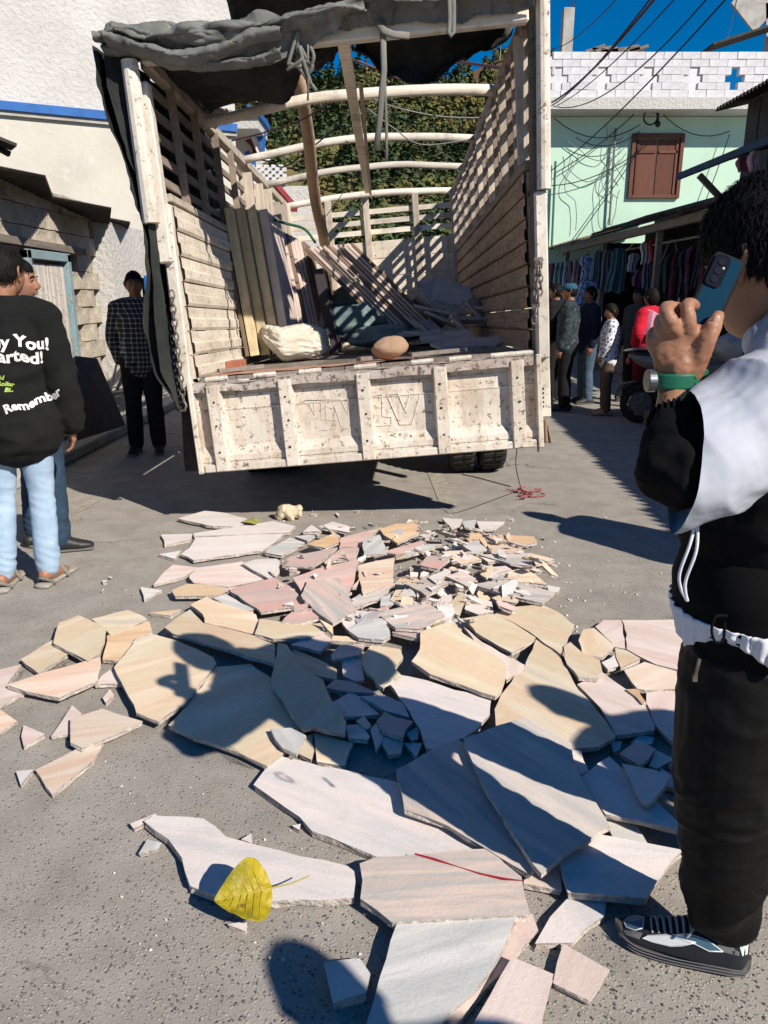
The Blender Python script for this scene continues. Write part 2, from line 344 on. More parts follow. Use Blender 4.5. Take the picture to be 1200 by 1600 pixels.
MT['steel'] = pm('dull_steel', (.25, .235, .22), (.14, .11, .09), 30, .5, .3, 80, metal=.7)
MT['whiteplaster'] = pm('rough_white_plaster', (.58, .565, .54), (.50, .485, .46), 1.1, .92, .9, 17, .03, [((.42, .40, .365), .9, .55, .8), ((.47, .455, .43), 7, .54, .7)])
MT['creamplaster'] = pm('cream_plaster', (.57, .54, .475), (.51, .475, .41), 1.0, .92, .35, 12, .02, [((.44, .405, .345), .8, .55, .76), ((.61, .58, .53), 3, .6, .7)])
MT['blueband'] = pm('blue_paint_band', (.022, .13, .40), (.018, .10, .33), 6, .6, .3, 40)
MT['mint'] = pm('mint_green_render', (.52, .72, .57), (.475, .66, .53), .8, .9, .25, 20, .01, [((.40, .56, .46), 1.1, .58, .8), ((.60, .70, .60), 4, .62, .72)])
MT['block'] = pm('whitewashed_concrete_block', (.70, .69, .71), (.60, .59, .61), 7, .92, .7, 35, .012, [((.42, .41, .42), 11, .62, .72), ((.57, .56, .57), 3, .58, .72)], rnd=.06)
MT['stone'] = pm('rough_block_plaster', (.50, .44, .355), (.39, .34, .275), 5, .95, .8, 26, .02, [((.23, .20, .165), 12, .58, .7), ((.55, .49, .40), 3, .58, .75)], rnd=.1)
MT['mortar'] = pm('dark_mortar', (.30, .265, .215), (.21, .185, .15), 9, .95, .6, 40, .015)
MT['tinroof'] = pm('dark_rusty_tin', (.034, .031, .03), (.06, .05, .042), 5, .7, .2, 40, metal=.25)
MT['tinlight'] = pm('grey_tin_sheet', (.25, .25, .25), (.17, .155, .14), 5, .55, .2, 40, metal=.5)
MT['oldtin'] = pm('mud_stained_roofing', (.23, .18, .135), (.13, .105, .085), 5, .9, .6, 24, .02, [((.36, .30, .235), 6, .55, .7)])
MT['shutter'] = wood('red_brown_shutter_wood', (.165, .07, .05), (.115, .05, .037), 2)
MT['doorwood'] = paint('worn_white_door_paint', (.60, .56, .52), (.36, .31, .27), (.16, .12, .095), .52, (3, 3, .3))
MT['doorblue'] = paint('worn_blue_frame_paint', (.22, .36, .42), (.30, .28, .25), (.14, .11, .09), .5)
MT['blackcloth'] = cloth('black_matte_cloth', (.011, .011, .012), (.016, .016, .017), 5, .85)
MT['cable'] = flat('black_cable', (.012, .012, .014), .5)
MT['redcable'] = flat('maroon_cable', (.10, .028, .05), .6)
MT['greycable'] = flat('grey_wire', (.19, .19, .185), .6)
MT['concrete'] = pm('weathered_concrete', (.46, .44, .40), (.33, .31, .28), 4, .93, .5, 30)
MT['darkstone'] = pm('purple_black_sheet', (.035, .028, .034), (.05, .04, .045), 4, .75, .2, 40)  # one even purplish black for the leaning sheet, slab and plank
MT['roadpaint'] = pm('worn_road_paint', (.40, .365, .30), (.27, .25, .215), 16, .9, .3, 90, .005)
MT['leafy'] = pm('yellow_leaf', (.40, .30, .010), (.25, .215, .010), 10, .5, .35, 60, .005, [((.20, .17, .015), 9, .5, .7), ((.16, .08, .015), 34, .6, .68)], spec=.35)
MT['leafrib'] = flat('leaf_rib', (.40, .33, .05), .7)
MT['boulder'] = pm('tan_boulder', (.42, .285, .185), (.34, .225, .145), 9, .9, .5, 40, .01, [((.22, .15, .10), 22, .6, .68)])
MT['lumpstone'] = pm('cream_rough_stone', (.66, .56, .40), (.55, .44, .29), 12, .95, .9, 30, .02)
MT['sackw'] = pm('white_woven_sack', (.66, .62, .53), (.55, .50, .41), 5, .8, .5, 160, .004, [((.42, .35, .25), 5, .56, .74)])
MT['sackt'] = pm('dark_teal_sack', (.17, .23, .225), (.10, .15, .155), 5, .6, .5, 90, .004, [((.30, .40, .40), 4, .58, .72)])
MT['sackg'] = pm('grey_green_sack', (.36, .42, .40), (.24, .31, .31), 5, .6, .4, 120, .004)
MT['yellowboard'] = wood('sawn_yellow_edge', (.70, .575, .36), (.56, .44, .265), 2)
MT['brownedge'] = wood('brown_slab_edge', (.25, .175, .13), (.17, .12, .09), 2)
MT['pinkedge'] = pm('pink_slab_face', (.62, .52, .46), (.50, .41, .37), 6, .8, .4, 50)
MT['brick'] = pm('red_brick', (.42, .16, .09), (.33, .125, .075), 12, .95, .6, 50)
MT['greenrope'] = flat('green_nylon_rope', (.02, .10, .06), .7)
# ---------------------------------------------------------------- ground, hill, wood on the hill
g = MB(); xs = [-400, -60, -14, -6, 6, 14, 60, 400]; ys = [-60, -6, 14, 40, 90, 500]
g.add([(x, y, 0) for y in ys for x in xs], [(j * 8 + i, j * 8 + i + 1, (j + 1) * 8 + i + 1, (j + 1) * 8 + i) for j in range(5) for i in range(7)])
tag(g.build('ground', MT['asphalt']), 'grey worn asphalt street with dust and gravel', kind='structure')
def road_mark(pts, label):
    m = MB(); P = [gz(*p, .004) for p in pts]; m.add(P, [tuple(range(len(P)))]); tag(m.build('road_marking', MT['roadpaint']), label, kind='structure')
road_mark([(668, 738), (692, 738), (716, 790), (688, 790)], 'faded pale road line beneath the tailgate')
road_mark([(112, 795), (150, 775), (160, 781), (112, 806)], 'faded yellowish road line beside the jeans of the left bystanders')

def hill_h(x, y):
    d = max(0.0, y - 105)
    top = 99 + 8 * nz((x * .010, 3.1, 0)) + 3 * nz((x * .045, 1.7, 0)) - max(0, x - 78) * .42 + 9 * math.exp(-((x - 62) / 20) ** 2) - 7 * math.exp(-((x - 22) / 22) ** 2)
    t = min(1.0, d / 285.0); s = t ** 1.1
    return top * s + 4 * nz((x * .02, y * .02, 5)) * min(1, d / 40) - max(0, y - 395) * .35
def hill_mat():
    m, nt, b = nodes('hillside_scrub'); co = coords(nt)
    col = mix(nt, ramp(nt, noi(nt, co, .035, 6, .6), .4, .62), (.20, .16, .075), (.14, .135, .055))
    sep = N(nt, 'ShaderNodeSeparateXYZ'); L(nt, co, sep.inputs[0])
    hi = ramp(nt, math2(nt, 'ADD', sep.outputs[2], math2(nt, 'MULTIPLY', noi(nt, co, .05, 5), 40)), 92, 114)
    col = mix(nt, hi, col, (.19, .115, .06)); col = mix(nt, ramp(nt, noi(nt, co, .25, 6, .7), .58, .7), col, (.20, .15, .08))
    L(nt, col, b.inputs['Base Color']); b.inputs['Roughness'].default_value = 1; b.inputs['Specular IOR Level'].default_value = 0
    bump(nt, b, noi(nt, co, .5, 6), 1, 1.0); return m
h = MB(); h.grid(lambda u, v: Vector((-260 + 640 * u, 100 + 370 * v, hill_h(-260 + 640 * u, 100 + 370 * v) - .4)), 130, 80)
tag(h.build('hill', hill_mat(), smooth=True, clean=False), 'steep wooded hillside with a bare brown crest behind the truck', kind='structure')
GM = [pm('hill_foliage_' + n, c, tuple(x * .72 for x in c), 1.5, .9, spec=.08) for n, c in (('dark', (.062, .095, .045)), ('mid', (.095, .12, .05)), ('olive', (.15, .15, .055)), ('yellow', (.20, .17, .065)), ('russet', (.17, .12, .06)))]
def hill_trees():
    rs = np.random.RandomState(3); rr = random.Random(3); V = []; Mi = []; n = 0
    while n < 2700:
        y = rr.uniform(108, 400) ; x = rr.uniform(-.2, .33) * y + rr.uniform(-6, 6); z = hill_h(x, y)
        k = nz((x * .022, y * .022, 2)) + .4 * nz((x * .09, y * .09, 8))
        if z > 89 + 9 * nz((x * .03, y * .03, 0)) and rr.random() < .9: continue
        if k > .16 and rr.random() < .72: continue
        n += 1; s = rr.uniform(.9, 1.7) * (.55 + y / 420); conifer = k < -.05 and rr.random() < .7
        hgt = s * (rr.uniform(3.2, 4.6) if conifer else rr.uniform(1.9, 3.0)); q = 60
        u = rs.rand(q) ** (1.3 if conifer else .8); rad = s * ((1.05 * (1 - u) + .08) if conifer else np.sqrt(np.clip(1 - (2 * u - .9) ** 2, .05, 1)) * 1.15) * (.55 + .5 * rs.rand(q)); a = rs.rand(q) * 6.283
        c = np.stack([x + rad * np.cos(a), y + rad * np.sin(a), z + .15 * s + u * hgt], 1)
        ou = c - np.array([x, y, z + .4 * hgt]); ou[:, 2] *= .8; ou /= np.linalg.norm(ou, axis=1)[:, None]; d1 = np.cross(ou + .35 * rs.normal(size=(q, 3)), rs.normal(size=(q, 3))); d1 /= np.linalg.norm(d1, axis=1)[:, None]; d2 = np.cross(d1, ou); d2 /= np.linalg.norm(d2, axis=1)[:, None]
        w_ = s * (.26 + .26 * rs.rand(q))[:, None]; V.append(np.stack([c - d1 * w_, c - d2 * w_ * .8, c + d1 * w_, c + d2 * w_ * .8], 1).reshape(-1, 3))
        t = k + rr.gauss(0, .15); Mi.append(np.full(q, 0 if t < -.12 else 1 if t < .12 else 2 if t < .32 else 3 if t < .5 else 4, dtype=np.int32))
    V = np.concatenate(V).astype(np.float32); nf = len(V) // 4; me = bpy.data.meshes.new('hillside_wood'); me.vertices.add(len(V)); me.vertices.foreach_set('co', V.ravel()); me.loops.add(len(V)); me.loops.foreach_set('vertex_index', np.arange(len(V), dtype=np.int32)); me.polygons.add(nf); me.polygons.foreach_set('loop_start', np.arange(0, len(V), 4, dtype=np.int32)); me.polygons.foreach_set('loop_total', np.full(nf, 4, dtype=np.int32))
    for m in GM: me.materials.append(m)
    me.polygons.foreach_set('material_index', np.concatenate(Mi)); me.update(calc_edges=True); return me
o = link('hillside_wood', hill_trees()); tag(o, 'mixed green and yellowing trees covering the far hillside', kind='stuff')

def leaf_tree(name, base, hgt, rad, n, mat, label, seed):
    rr = random.Random(seed); root = empty(name, base, 0, label, 'tree')
    t = MB(); t.tube([(0, 0, -.3), (.05 * hgt, 0, hgt * .4), (.02 * hgt, .03 * hgt, hgt * .8)], [hgt * .03, hgt * .022, hgt * .008], 7); t.build('trunk', MT['log'], root)
    c = MB()
    for i in range(n):
        cl = Vector((rr.gauss(0, .4) * rad, rr.gauss(0, .4) * rad, hgt * rr.uniform(.45, 1.0)))
        for k in range(14):
            p = cl + Vector((rr.gauss(0, .16), rr.gauss(0, .16), rr.gauss(0, .14))) * rad; a = Vector((rr.gauss(0, 1), rr.gauss(0, 1), rr.gauss(0, 1))).normalized(); b = a.cross(Vector((rr.gauss(0, 1), .3, 1))).normalized(); s = rad * rr.uniform(.05, .11)
            c.add([p - a * s, p + b * s * .5, p + a * s, p - b * s * .5], [(0, 1, 2, 3)])
    c.build('crown', mat, root, clean=False); return root
leaf_tree('hilltop_tree', (52, 388, hill_h(52, 388)), 8, 3.2, 26, GM[0], 'lone dark tree standing on the bare brown hilltop', 5)

# ---------------------------------------------------------------- white building on the left (faces the street corner)
wb = empty('white_building', (-6, 12, 0), 0, 'large white plastered building with a blue painted band', 'building')
dirv = Vector((1.44, .73, 0)).normalized(); nrmv = Vector((dirv.y, -dirv.x, 0))
P0 = at(0, 166, 12.0); zb = P0.z                   # height of the blue band
def wall_sheet(z0, z1, a0, a1, off, thick, mat, name, nu=2, nv=2):
    m = MB(); A = Vector((P0.x, P0.y, 0)) + dirv * a0 + nrmv * off; B = Vector((P0.x, P0.y, 0)) + dirv * a1 + nrmv * off; k = -nrmv * thick
    vs = [A + Vector((0, 0, z0)), B + Vector((0, 0, z0)), B + Vector((0, 0, z1)), A + Vector((0, 0, z1))]; vs += [v + k for v in vs]
    m.add(vs, [(0, 1, 2, 3), (5, 4, 7, 6), (1, 5, 6, 2), (4, 0, 3, 7), (3, 2, 6, 7), (4, 5, 1, 0)])
    m.v = [tuple(Vector(p) - Vector((-6, 12, 0))) for p in m.v]
    return m.build(name, mat, wb)
A1 = 3.4
wall_sheet(zb + .06, zb + 4.4, -5, A1, .05, 5, MT['whiteplaster'], 'upper_wall')
wall_sheet(0, zb - .12, -5, A1, 0, 5, MT['creamplaster'], 'lower_wall')
wall_sheet(zb - .058, zb + .058, -5, A1 + .01, .10, 5, MT['blueband'], 'blue_band')
wall_sheet(zb - .118, zb - .06, -5, A1 + .01, .06, 5, MT['concrete'], 'band_ledge')
# lean-to roof of the house at the frame's far left
m = MB(); a, b = at(-40, 205, 8.4), at(22, 230, 8.6); m.bar(a, b, .3, .03, (0, 0, 1)); m.bar(a + Vector((0, .1, -.05)), b + Vector((-.1, .1, -.05)), .06, .05)
tag(m.build('roof_corner', MT['tinroof']), 'dark tin roof corner poking into the left edge of the frame', 'roof')

# ---------------------------------------------------------------- stone shack with tin roof, left
sh = empty('stone_shack', (-3.6, 8.5, 0), 0, 'low stone shack with white door under a corrugated tin roof', 'shack')
O = Vector((-3.6, 8.5, 0))
bm_ = MB(); bm_.box((-.3, -1.0, 1.24), (.56, 7.0, 2.48)); bm_.build('wall_core', MT['mortar'], sh)
blk = MB(); blk.box((0, 0, 0), (.1, .394, .195)); blk_me = blk.mesh('block', MT['stone'])
b2 = bmesh.new(); b2.from_mesh(blk_me); bmesh.ops.subdivide_edges(b2, edges=b2.edges[:], cuts=2, use_grid_fill=True)
for v in b2.verts: v.co += Vector((.02, .008, .008)) * nz(v.co, 9)
b2.to_mesh(blk_me); b2.free()
for r in range(11):
    for c in range(16):
        y = 5.0 + c * .4 + (.2 if r % 2 else 0); z = .46 + r * .2
        if 8.12 < y < 9.32 and z < 1.98: continue
        if y > 9.95 and r < 11: continue
        if y < 5.6: continue
        o = link('block', blk_me, sh, (-.005 + rng.uniform(-.008, .008), y - 8.5, z), (rng.gauss(0, .008), rng.gauss(0, .008), rng.gauss(0, .008)))
p = MB(); p.box((.12, -.9, .18), (.42, 6.6, .36)); p.build('plinth', MT['concrete'], sh, bevel=.03)
p = MB(); p.box((-.02, 2.3, 1.18), (.5, 1.6, 2.36)); p.build('white_pillar', MT['whiteplaster'], sh)
lt = MB(); lt.bar((.06, -3.0, 2.02), (.06, 1.0, 1.98), .1, .07); lt.build('lintel', MT['deckw'], sh)
# door
d = MB(); d.box((.03, -.27, 1.14), (.05, .43, 1.34)); dd = d.build('door_leaf', MT['doorwood'], sh, bevel=.006)
d = MB(); d.box((.03, .19, 1.14), (.05, .43, 1.34)); d.build('door_leaf', MT['doorwood'], sh, bevel=.006)
for yy in (-.42, -.27, -.12, .06, .19, .34):
    q = MB(); q.box((.062, yy, 1.14), (.012, .012, 1.3)); q.build('door_batten', MT['doorwood'], sh)
d = MB(); d.box((.06, -.53, 1.18), (.1, .09, 1.5)); d.box((.06, .46, 1.18), (.1, .09, 1.5)); d.box((.06, -.035, 1.89), (.1, 1.08, .09)); d.build('door_frame', MT['doorblue'], sh, bevel=.006)
d = MB(); d.ball((.1, -.02, 1.12), (.025, .04, .05), 10, 6); d.bar((.08, -.1, 1.16), (.08, .08, 1.15), .025, .02); d.build('padlock', MT['steel'], sh, smooth=True)
# left window with brown frame behind the bystanders
d = MB(); d.box((.06, -2.3, 1.4), (.08, .75, .9)); d.box((.08, -2.3, 1.4), (.08, .06, .9)); d.build('window_frame', MT['slat'], sh, bevel=.01)
d = MB(); d.box((.2, 2.9, 1.35), (.06, .5, .75)); d.build('red_window', paint('red_window_paint', (.36, .09, .05), (.3, .2, .15), (.1, .05, .04)), sh)
d = MB(); d.box((.24, 2.85, 1.55), (.03, .18, .42)); d.build('blue_shutter', MT['blueband'], sh)
# corrugated sheets, each with its own overhang
def tin_sheet(name, parent, org, along, down, wid, ln, mat, amp=.018, pitch=.09, thick=.004):
    m = MB(); along = Vector(along).normalized(); down = Vector(down).normalized(); nn = along.cross(down).normalized(); n = max(8, int(wid / pitch * 8)); org = Vector(org)
    m.grid(lambda u, v: org + along * (u * wid) + down * (v * ln) + nn * (amp * math.sin(u * wid / pitch * 2 * math.pi)), n, 3)
    k = len(m.v); m.add([Vector(p) - nn * thick for p in m.v], [tuple(reversed(f)) for f in m.f])
    return m.build(name, mat, parent, clean=False)
for (y0, ze, ov, wd) in ((4.45, 2.66, .62, 1.5), (5.88, 2.58, .66, 1.5), (7.30, 2.50, .62, 1.52), (8.74, 2.38, .70, 1.55), (10.15, 2.36, .45, 1.2)):   # each tin sheet sits askew
    al = Vector((-.36, 1, -.03)).normalized(); dn = Vector((1, .36, -.17)).normalized(); e0 = Vector((.0 + ov, y0 - 8.5, ze)); tin_sheet('roof_sheet', sh, e0 - dn * 1.7, al, dn, wd, 1.7, MT['tinroof'])
q = MB(); q.bar((-.1, -3.9, 2.56), (-.1, 2.2, 2.30), .1, .08); q.build('roof_beam', MT['deckw'], sh)
for y in (-3.2, -2.0, -.8, .5, 1.7): q = MB(); q.bar((-.3, y, 2.44 - .03 * y), (.06, y, 2.39 - .03 * y), .05, .06); q.build('rafter', MT['deckw'], sh)
# things along the shack
m = MB(); P = [gz(112, 690, .3), at(118, 556, 7.7), at(152, 560, 8.0), gz(196, 664, .2)]
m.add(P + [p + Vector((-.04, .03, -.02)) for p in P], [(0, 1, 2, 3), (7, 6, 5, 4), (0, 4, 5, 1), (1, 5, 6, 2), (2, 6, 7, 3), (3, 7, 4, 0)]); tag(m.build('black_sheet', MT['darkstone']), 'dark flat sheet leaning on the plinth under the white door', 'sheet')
for i, (a, b, r, lab) in enumerate(((at(172, 612, 8.6), at(190, 528, 8.9), .014, 'thin pale stick leaning by the white pillar'), (at(181, 614, 8.7), at(200, 560, 9.2), .018, 'dark short stick leaning beside the pale stick'))):
    m = MB(); m.tube([a, (a + b) / 2 + Vector((.01, 0, .01)), b], [r, r * .9, r * .8], 7); tag(m.build('stick', MT['slat'] if i == 0 else MT['deckw'], center=True), lab, 'stick')
m = MB(); m.bar(at(150, 617, 8.3), at(205, 612, 8.9), .2, .04); tag(m.build('plank', MT['slath'], center=True), 'short weathered plank lying on the plinth by the pillar', 'plank')
kb = MB(); kb.bar((-3.1, 3.5, .05), (-2.98, 13, .05), .3, .1); tag(kb.build('kerb', MT['concrete'], bevel=.015), 'low concrete kerb before the stone shack', kind='structure')

# ---------------------------------------------------------------- house beyond with blue railings (seen over the truck's left side)
bh = empty('balcony_house', (-3.6, 19, 0), 0, 'white house with blue balcony railing and outside stairs', 'house')
def bhm(): return MB()
def BP(px, py, y): return at(px, py, y) - Vector((-3.6, 19, 0))
m = MB(); a = BP(325, 215, 18.5); b = BP(391, 213, 18.5); 
m.box(((a.x + b.x) / 2 - 1.3, .5, 2.0), (b.x - a.x + 2.6, 1.6, 9.0 - 3.2)); m.build('wall', MT['creamplaster'], bh)
m = MB(); c = BP(350, 190, 18.2); m.box((c.x - .3, -.9, c.z), (2.4, 1.4, .12)); m.build('blue_band', MT['blueband'], bh)
m = MB(); c = BP(350, 203, 18.2); m.box((c.x - .3, -.88, c.z), (2.3, 1.3, .22)); m.build('balcony_slab', MT['whiteplaster'], bh)
m = MB(); m.tube([BP(355, 176, 17.6), BP(361, 240, 17.6)], .07, 10); m.build('drainpipe', pm('pale_blue_pipe', (.45, .55, .58), rough=.5), bh, smooth=True)
m = MB()
for i in range(9):
    t = i / 8; top = BP(388 + 26 * t, 166 + 44 * t, 18.3); bot = BP(391 + 22 * t, 182 + 56 * t, 18.3); m.bar(top, bot, .025, .025)
    if i: m.bar(pt, bot, .014, .014); m.bar(top, pb, .014, .014)
    pt, pb = top, bot
m.bar(BP(387, 164, 18.3), BP(416, 212, 18.3), .05, .05); m.bar(BP(390, 184, 18.3), BP(414, 240, 18.3), .05, .05); m.build('stair_railing', MT['blueband'], bh)
m = MB(); m.bar(BP(391, 193, 18.4), BP(416, 253, 18.4), .12, .2); m.build('stair_stringer', MT['block'], bh)
m = MB(); m.bar(BP(382, 205, 18.6), BP(400, 238, 18.8), .5, .1); m.build('stair_soffit', paint('dark_red_paint', (.17, .02, .03), (.2, .1, .1), (.1, .04, .04)), bh)
m = MB(); m.bar(BP(386, 237, 18.5), BP(396, 262, 18.5), .12, .1); m.bar(BP(395, 240, 18.5), BP(396, 270, 18.5), .1, .1); m.build('blue_post', MT['blueband'], bh)
# breeze-block wall and ramp
br = empty('breeze_block_wall', (-2.5, 18, 0), 0, 'white pierced block wall below the blue railed house', 'wall')
m = MB(); A = at(396, 258, 18) - Vector((-2.5, 18, 0)); B = at(448, 288, 18) - Vector((-2.5, 18, 0)); nx, nzz = 9, 6
for i in range(nx):
    for j in range(nzz):
        x0 = A.x + (B.x - A.x) * i / nx; z0 = B.z + (A.z - B.z) * j / nzz; dx = (B.x - A.x) / nx; dz = (A.z - B.z) / nzz
        if (i + j) % 2 == 0: m.box((x0 + dx / 2, 0, z0 + dz / 2), (dx * 1.02, .12, dz * 1.02))
        else: m.box((x0 + dx / 2, 0, z0 + dz * .12), (dx, .12, dz * .24)); m.box((x0 + dx * .1, 0, z0 + dz / 2), (dx * .2, .12, dz))
m.build('pierced_panel', MT['block'], br)
m = MB(); lo = at(430, 330, 18) - Vector((-2.5, 18, 0)); m.box(((A.x + B.x) / 2 + .25, .1, B.z - 1.4), (B.x - A.x + .9, .2, 2.74)); m.build('base_wall', MT['whiteplaster'], br)
m = MB(); m.bar(at(428, 288, 17) - Vector((-2.5, 18, 0)), at(460, 326, 15.5) - Vector((-2.5, 18, 0)), .12, .12); m.build('red_beam', paint('red_beam_paint', (.30, .035, .04), (.2, .1, .1), (.1, .04, .04)), br)

# ---------------------------------------------------------------- mint green house on the right
gh = empty('green_house', (4.2, 20, 0), 0, 'mint green house with a white block parapet and brown shutter', 'house')
GX, GY = 4.2, 20.0
def GP(px, py, y=20.0): return at(px, py, y) - Vector((GX, GY, 0))
zt = GP(1000, 88).z; zs = GP(1000, 166).z; zl = GP(1000, 178).z
m = MB(); m.box((5.5, 2.0, zl / 2), (12.4, 3.4, zl)); m.build('wall', MT['mint'], gh)
m = MB(); m.box((5.45, 1.6, (zs + zl) / 2 + .06), (13, 4.0, .26)); m.build('roof_slab', MT['whiteplaster'], gh, bevel=.01)
zbot = (zs + zl) / 2 + .19; bw, bhh = .42, (zt - zbot) / 6; x0 = GP(858, 120).x
blk = MB(); blk.box((0, 0, 0), (bw - .006, .16, bhh - .006)); bme = blk.mesh('block', MT['block'])
bz = bmesh.new(); bz.from_mesh(bme); bmesh.ops.bevel(bz, geom=bz.edges[:], offset=.007, segments=1, affect='EDGES'); bz.to_mesh(bme); bz.free()
half = MB(); half.box((0, 0, 0), (bw / 2 - .004, .16, bhh - .006)); hme = half.mesh('block', MT['block'])
crosses = [GP(px, 125).x for px in (868, 934, 1007, 1074, 1138)]
for r in range(6):
    c = 0; x = x0 + (bw / 2 if r % 2 else 0)
    while x < 11.5:
        z = zbot + bhh * (r + .5); use = bme; xx = x
        gap = False
        for cx in crosses:
            hw = .22 if r == 2 else .09 if r in (1, 3) else 0
            if hw and abs(x - cx) < hw + bw / 2 - .02:
                gap = True
                for s in (-1, 1):
                    e0 = x + s * bw / 2; lim = cx + s * hw
                    if (e0 - lim) * s > .05:
                        wd = abs(e0 - lim); o = link('block', hme, gh, ((e0 + lim) / 2, -.28, z)); o.scale.x = wd / (bw / 2)
        if not gap: link('block', bme, gh, (x + rng.uniform(-.003, .003), -.28 + rng.uniform(-.008, .008), z))
        x += bw
bk = 1.5 + (zt - 1.5) * 23.2 / 19.7 * .985; m = MB(); m.box((2.2, 3.3, bk - .5), (5.2, .16, 1.0)); m.build('back_parapet', MT['block'], gh)
# shutter window
f0, f1 = GP(994, 205), GP(1066, 308); cx, cz, ww, hh = (f0.x + f1.x) / 2, (f0.z + f1.z) / 2, f1.x - f0.x, f0.z - f1.z
m = MB()
for s in (-1, 1): m.box((cx + s * (ww / 2 - .04), .27, cz), (.09, .12, hh))
m.box((cx, .27, cz + hh / 2 - .05), (ww - .18, .12, .1)); m.box((cx, .27, cz - hh / 2 + .04), (ww - .18, .12, .08)); wf = m.build('window_frame', MT['shutter'], gh, bevel=.008)
for s in (-1, 1):
    m = MB(); m.box((cx + s * ww * .215, .285, cz - .02), (ww * .405, .05, hh - .2)); sh_ = m.build('shutter', MT['shutter'], gh)
    m = MB(); m.box((cx + s * ww * .215, .25, cz + .32), (ww * .36, .03, .06)); m.box((cx + s * ww * .38, .25, cz - .02), (.05, .03, hh - .24)); m.build('rail', MT['shutter'], sh_)
m = MB(); m.tube([GP(962, 200, 20.2), GP(952, 352, 20.2)], .028, 6); m.build('conduit', MT['greycable'], gh)
m = MB(); m.tube([GP(868, 252, 20.2), GP(862, 390, 20.2)], .03, 6); m.build('conduit', pm('green_pipe', (.1, .2, .15)), gh)
m = MB(); m.tube([GP(1018, 165, 19.95) + Vector((.16 * math.cos(t), 0, -.25 + .16 * math.sin(t))) for t in [i * .3 for i in range(24)]], .02, 5); m.tube([GP(1028, 165, 19.95), GP(1028, 190, 19.95)], .03, 6); m.ball(GP(1028, 194, 19.95), .07, 8, 6); m.build('wire_coil', MT['cable'], gh)
# wires on the wall
rw = random.Random(5)
for i in range(9):
    a = GP(rw.uniform(868, 985), rw.uniform(185, 300), 20.18); pts = [a]; dr = Vector((rw.uniform(-.3, .3), 0, rw.uniform(-1, -.2)))
    for k in range(rw.randint(4, 9)):
        dr = (dr + Vector((rw.gauss(0, .45), 0, rw.gauss(-.35 if k < 3 else .25, .25)))).normalized(); pts.append(pts[-1] + dr * rw.uniform(.12, .3))
    pts = [p for p in pts if p.z > 2.9 and p.x > .2]
    if len(pts) > 2: m = MB(); m.limb(pts, [.009] * len(pts), 4, sub=4); m.build('wire', MT['greycable'], gh)
for (p, q, sag) in (((866, 185), (1000, 195), .35), ((900, 215), (1000, 205), .25), ((1028, 170), (1140, 205), .3), ((862, 290), (1010, 228), .2), ((1012, 215), (880, 400), .05), ((1140, 210), (1100, 320), .05), ((868, 270), (1000, 170), .1)):
    a, b = GP(*p, 20.1), GP(*q, 20.1); m = MB(); m.tube([a.lerp(b, t / 8) - Vector((0, 0, sag * 4 * (t / 8) * (1 - t / 8))) for t in range(9)], .011, 4); m.build('wire', MT['cable'], gh)
# rooftop pillar, rubble on the roof
rp = MB(); a, b = GP(880, 85, 21), GP(889, 14, 21); rp.box((a.x + .06, 1.0, (a.z + b.z) / 2), (.26, .26, b.z - a.z)); rp.build('roof_pillar', MT['concrete'], gh, bevel=.01)
m = MB(); 
for dx in (-.05, .02, .06): m.tube([b + Vector((.06 + dx, 0, 0)), b + Vector((.06 + dx * 2, 0, .5))], .01, 5)
m.build('rebar', MT['chassis'], gh)
m = MB(); m.bar(GP(862, 84, 20.4), GP(900, 84, 20.4), .1, .05); m.build('parapet_rail', MT['concrete'], gh)
for i in range(14):
    m = MB(); c = GP(930 + i * 5 + rng.uniform(-4, 4), 84 - rng.uniform(0, 6), 21.2); m.box((0, 0, 0), (rng.uniform(.2, .6), .3, rng.uniform(.04, .1)), Matrix.Rotation(rng.uniform(-.3, .3), 3, 'Y')); m.build('roof_rubble', MT['deckw'], gh, loc=c)
# upper storey brick hut and street pole at the right edge
hu = empty('brick_hut', (12, 26, 0), 0, 'dark brick hut on the roof at the top right corner', 'hut')
m = MB(); a = at(1115, 92, 26); b = at(1120, 60, 26); m.box((2.4, .8, (a.z + b.z) / 2 - .1), (4.2, 1.6, b.z - a.z + .9)); m.build('wall', pm('dark_brick', (.10, .085, .075), (.06, .05, .045), 6, .9, .6, 20), hu)
m = MB(); m.bar(at(1105, 76, 25) - Vector((12, 26, 0)), at(1215, 40, 25) - Vector((12, 26, 0)), .9, .06); m.build('roof', MT['tinroof'], hu)
pb = at(1194, 92, 27); sp = empty('roof_post', pb, 0, 'pale concrete post with a slanting slab at the top right corner', 'post')
m = MB(); tpz = at(1194, 22, 27).z - pb.z; m.box((.22, 0, tpz / 2 - .6), (.42, .4, tpz + 1.2)); m.build('shaft', MT['concrete'], sp, bevel=.02)
m = MB(); m.bar(at(1160, -14, 26.5) - pb, at(1196, 32, 26.5) - pb, .9, .1, (0, 1, 0)); m.bar(at(1196, 32, 26.5) - pb, at(1230, 26, 26.5) - pb, .9, .1, (0, 1, 0)); m.build('slanting_slab', MT['concrete'], sp)
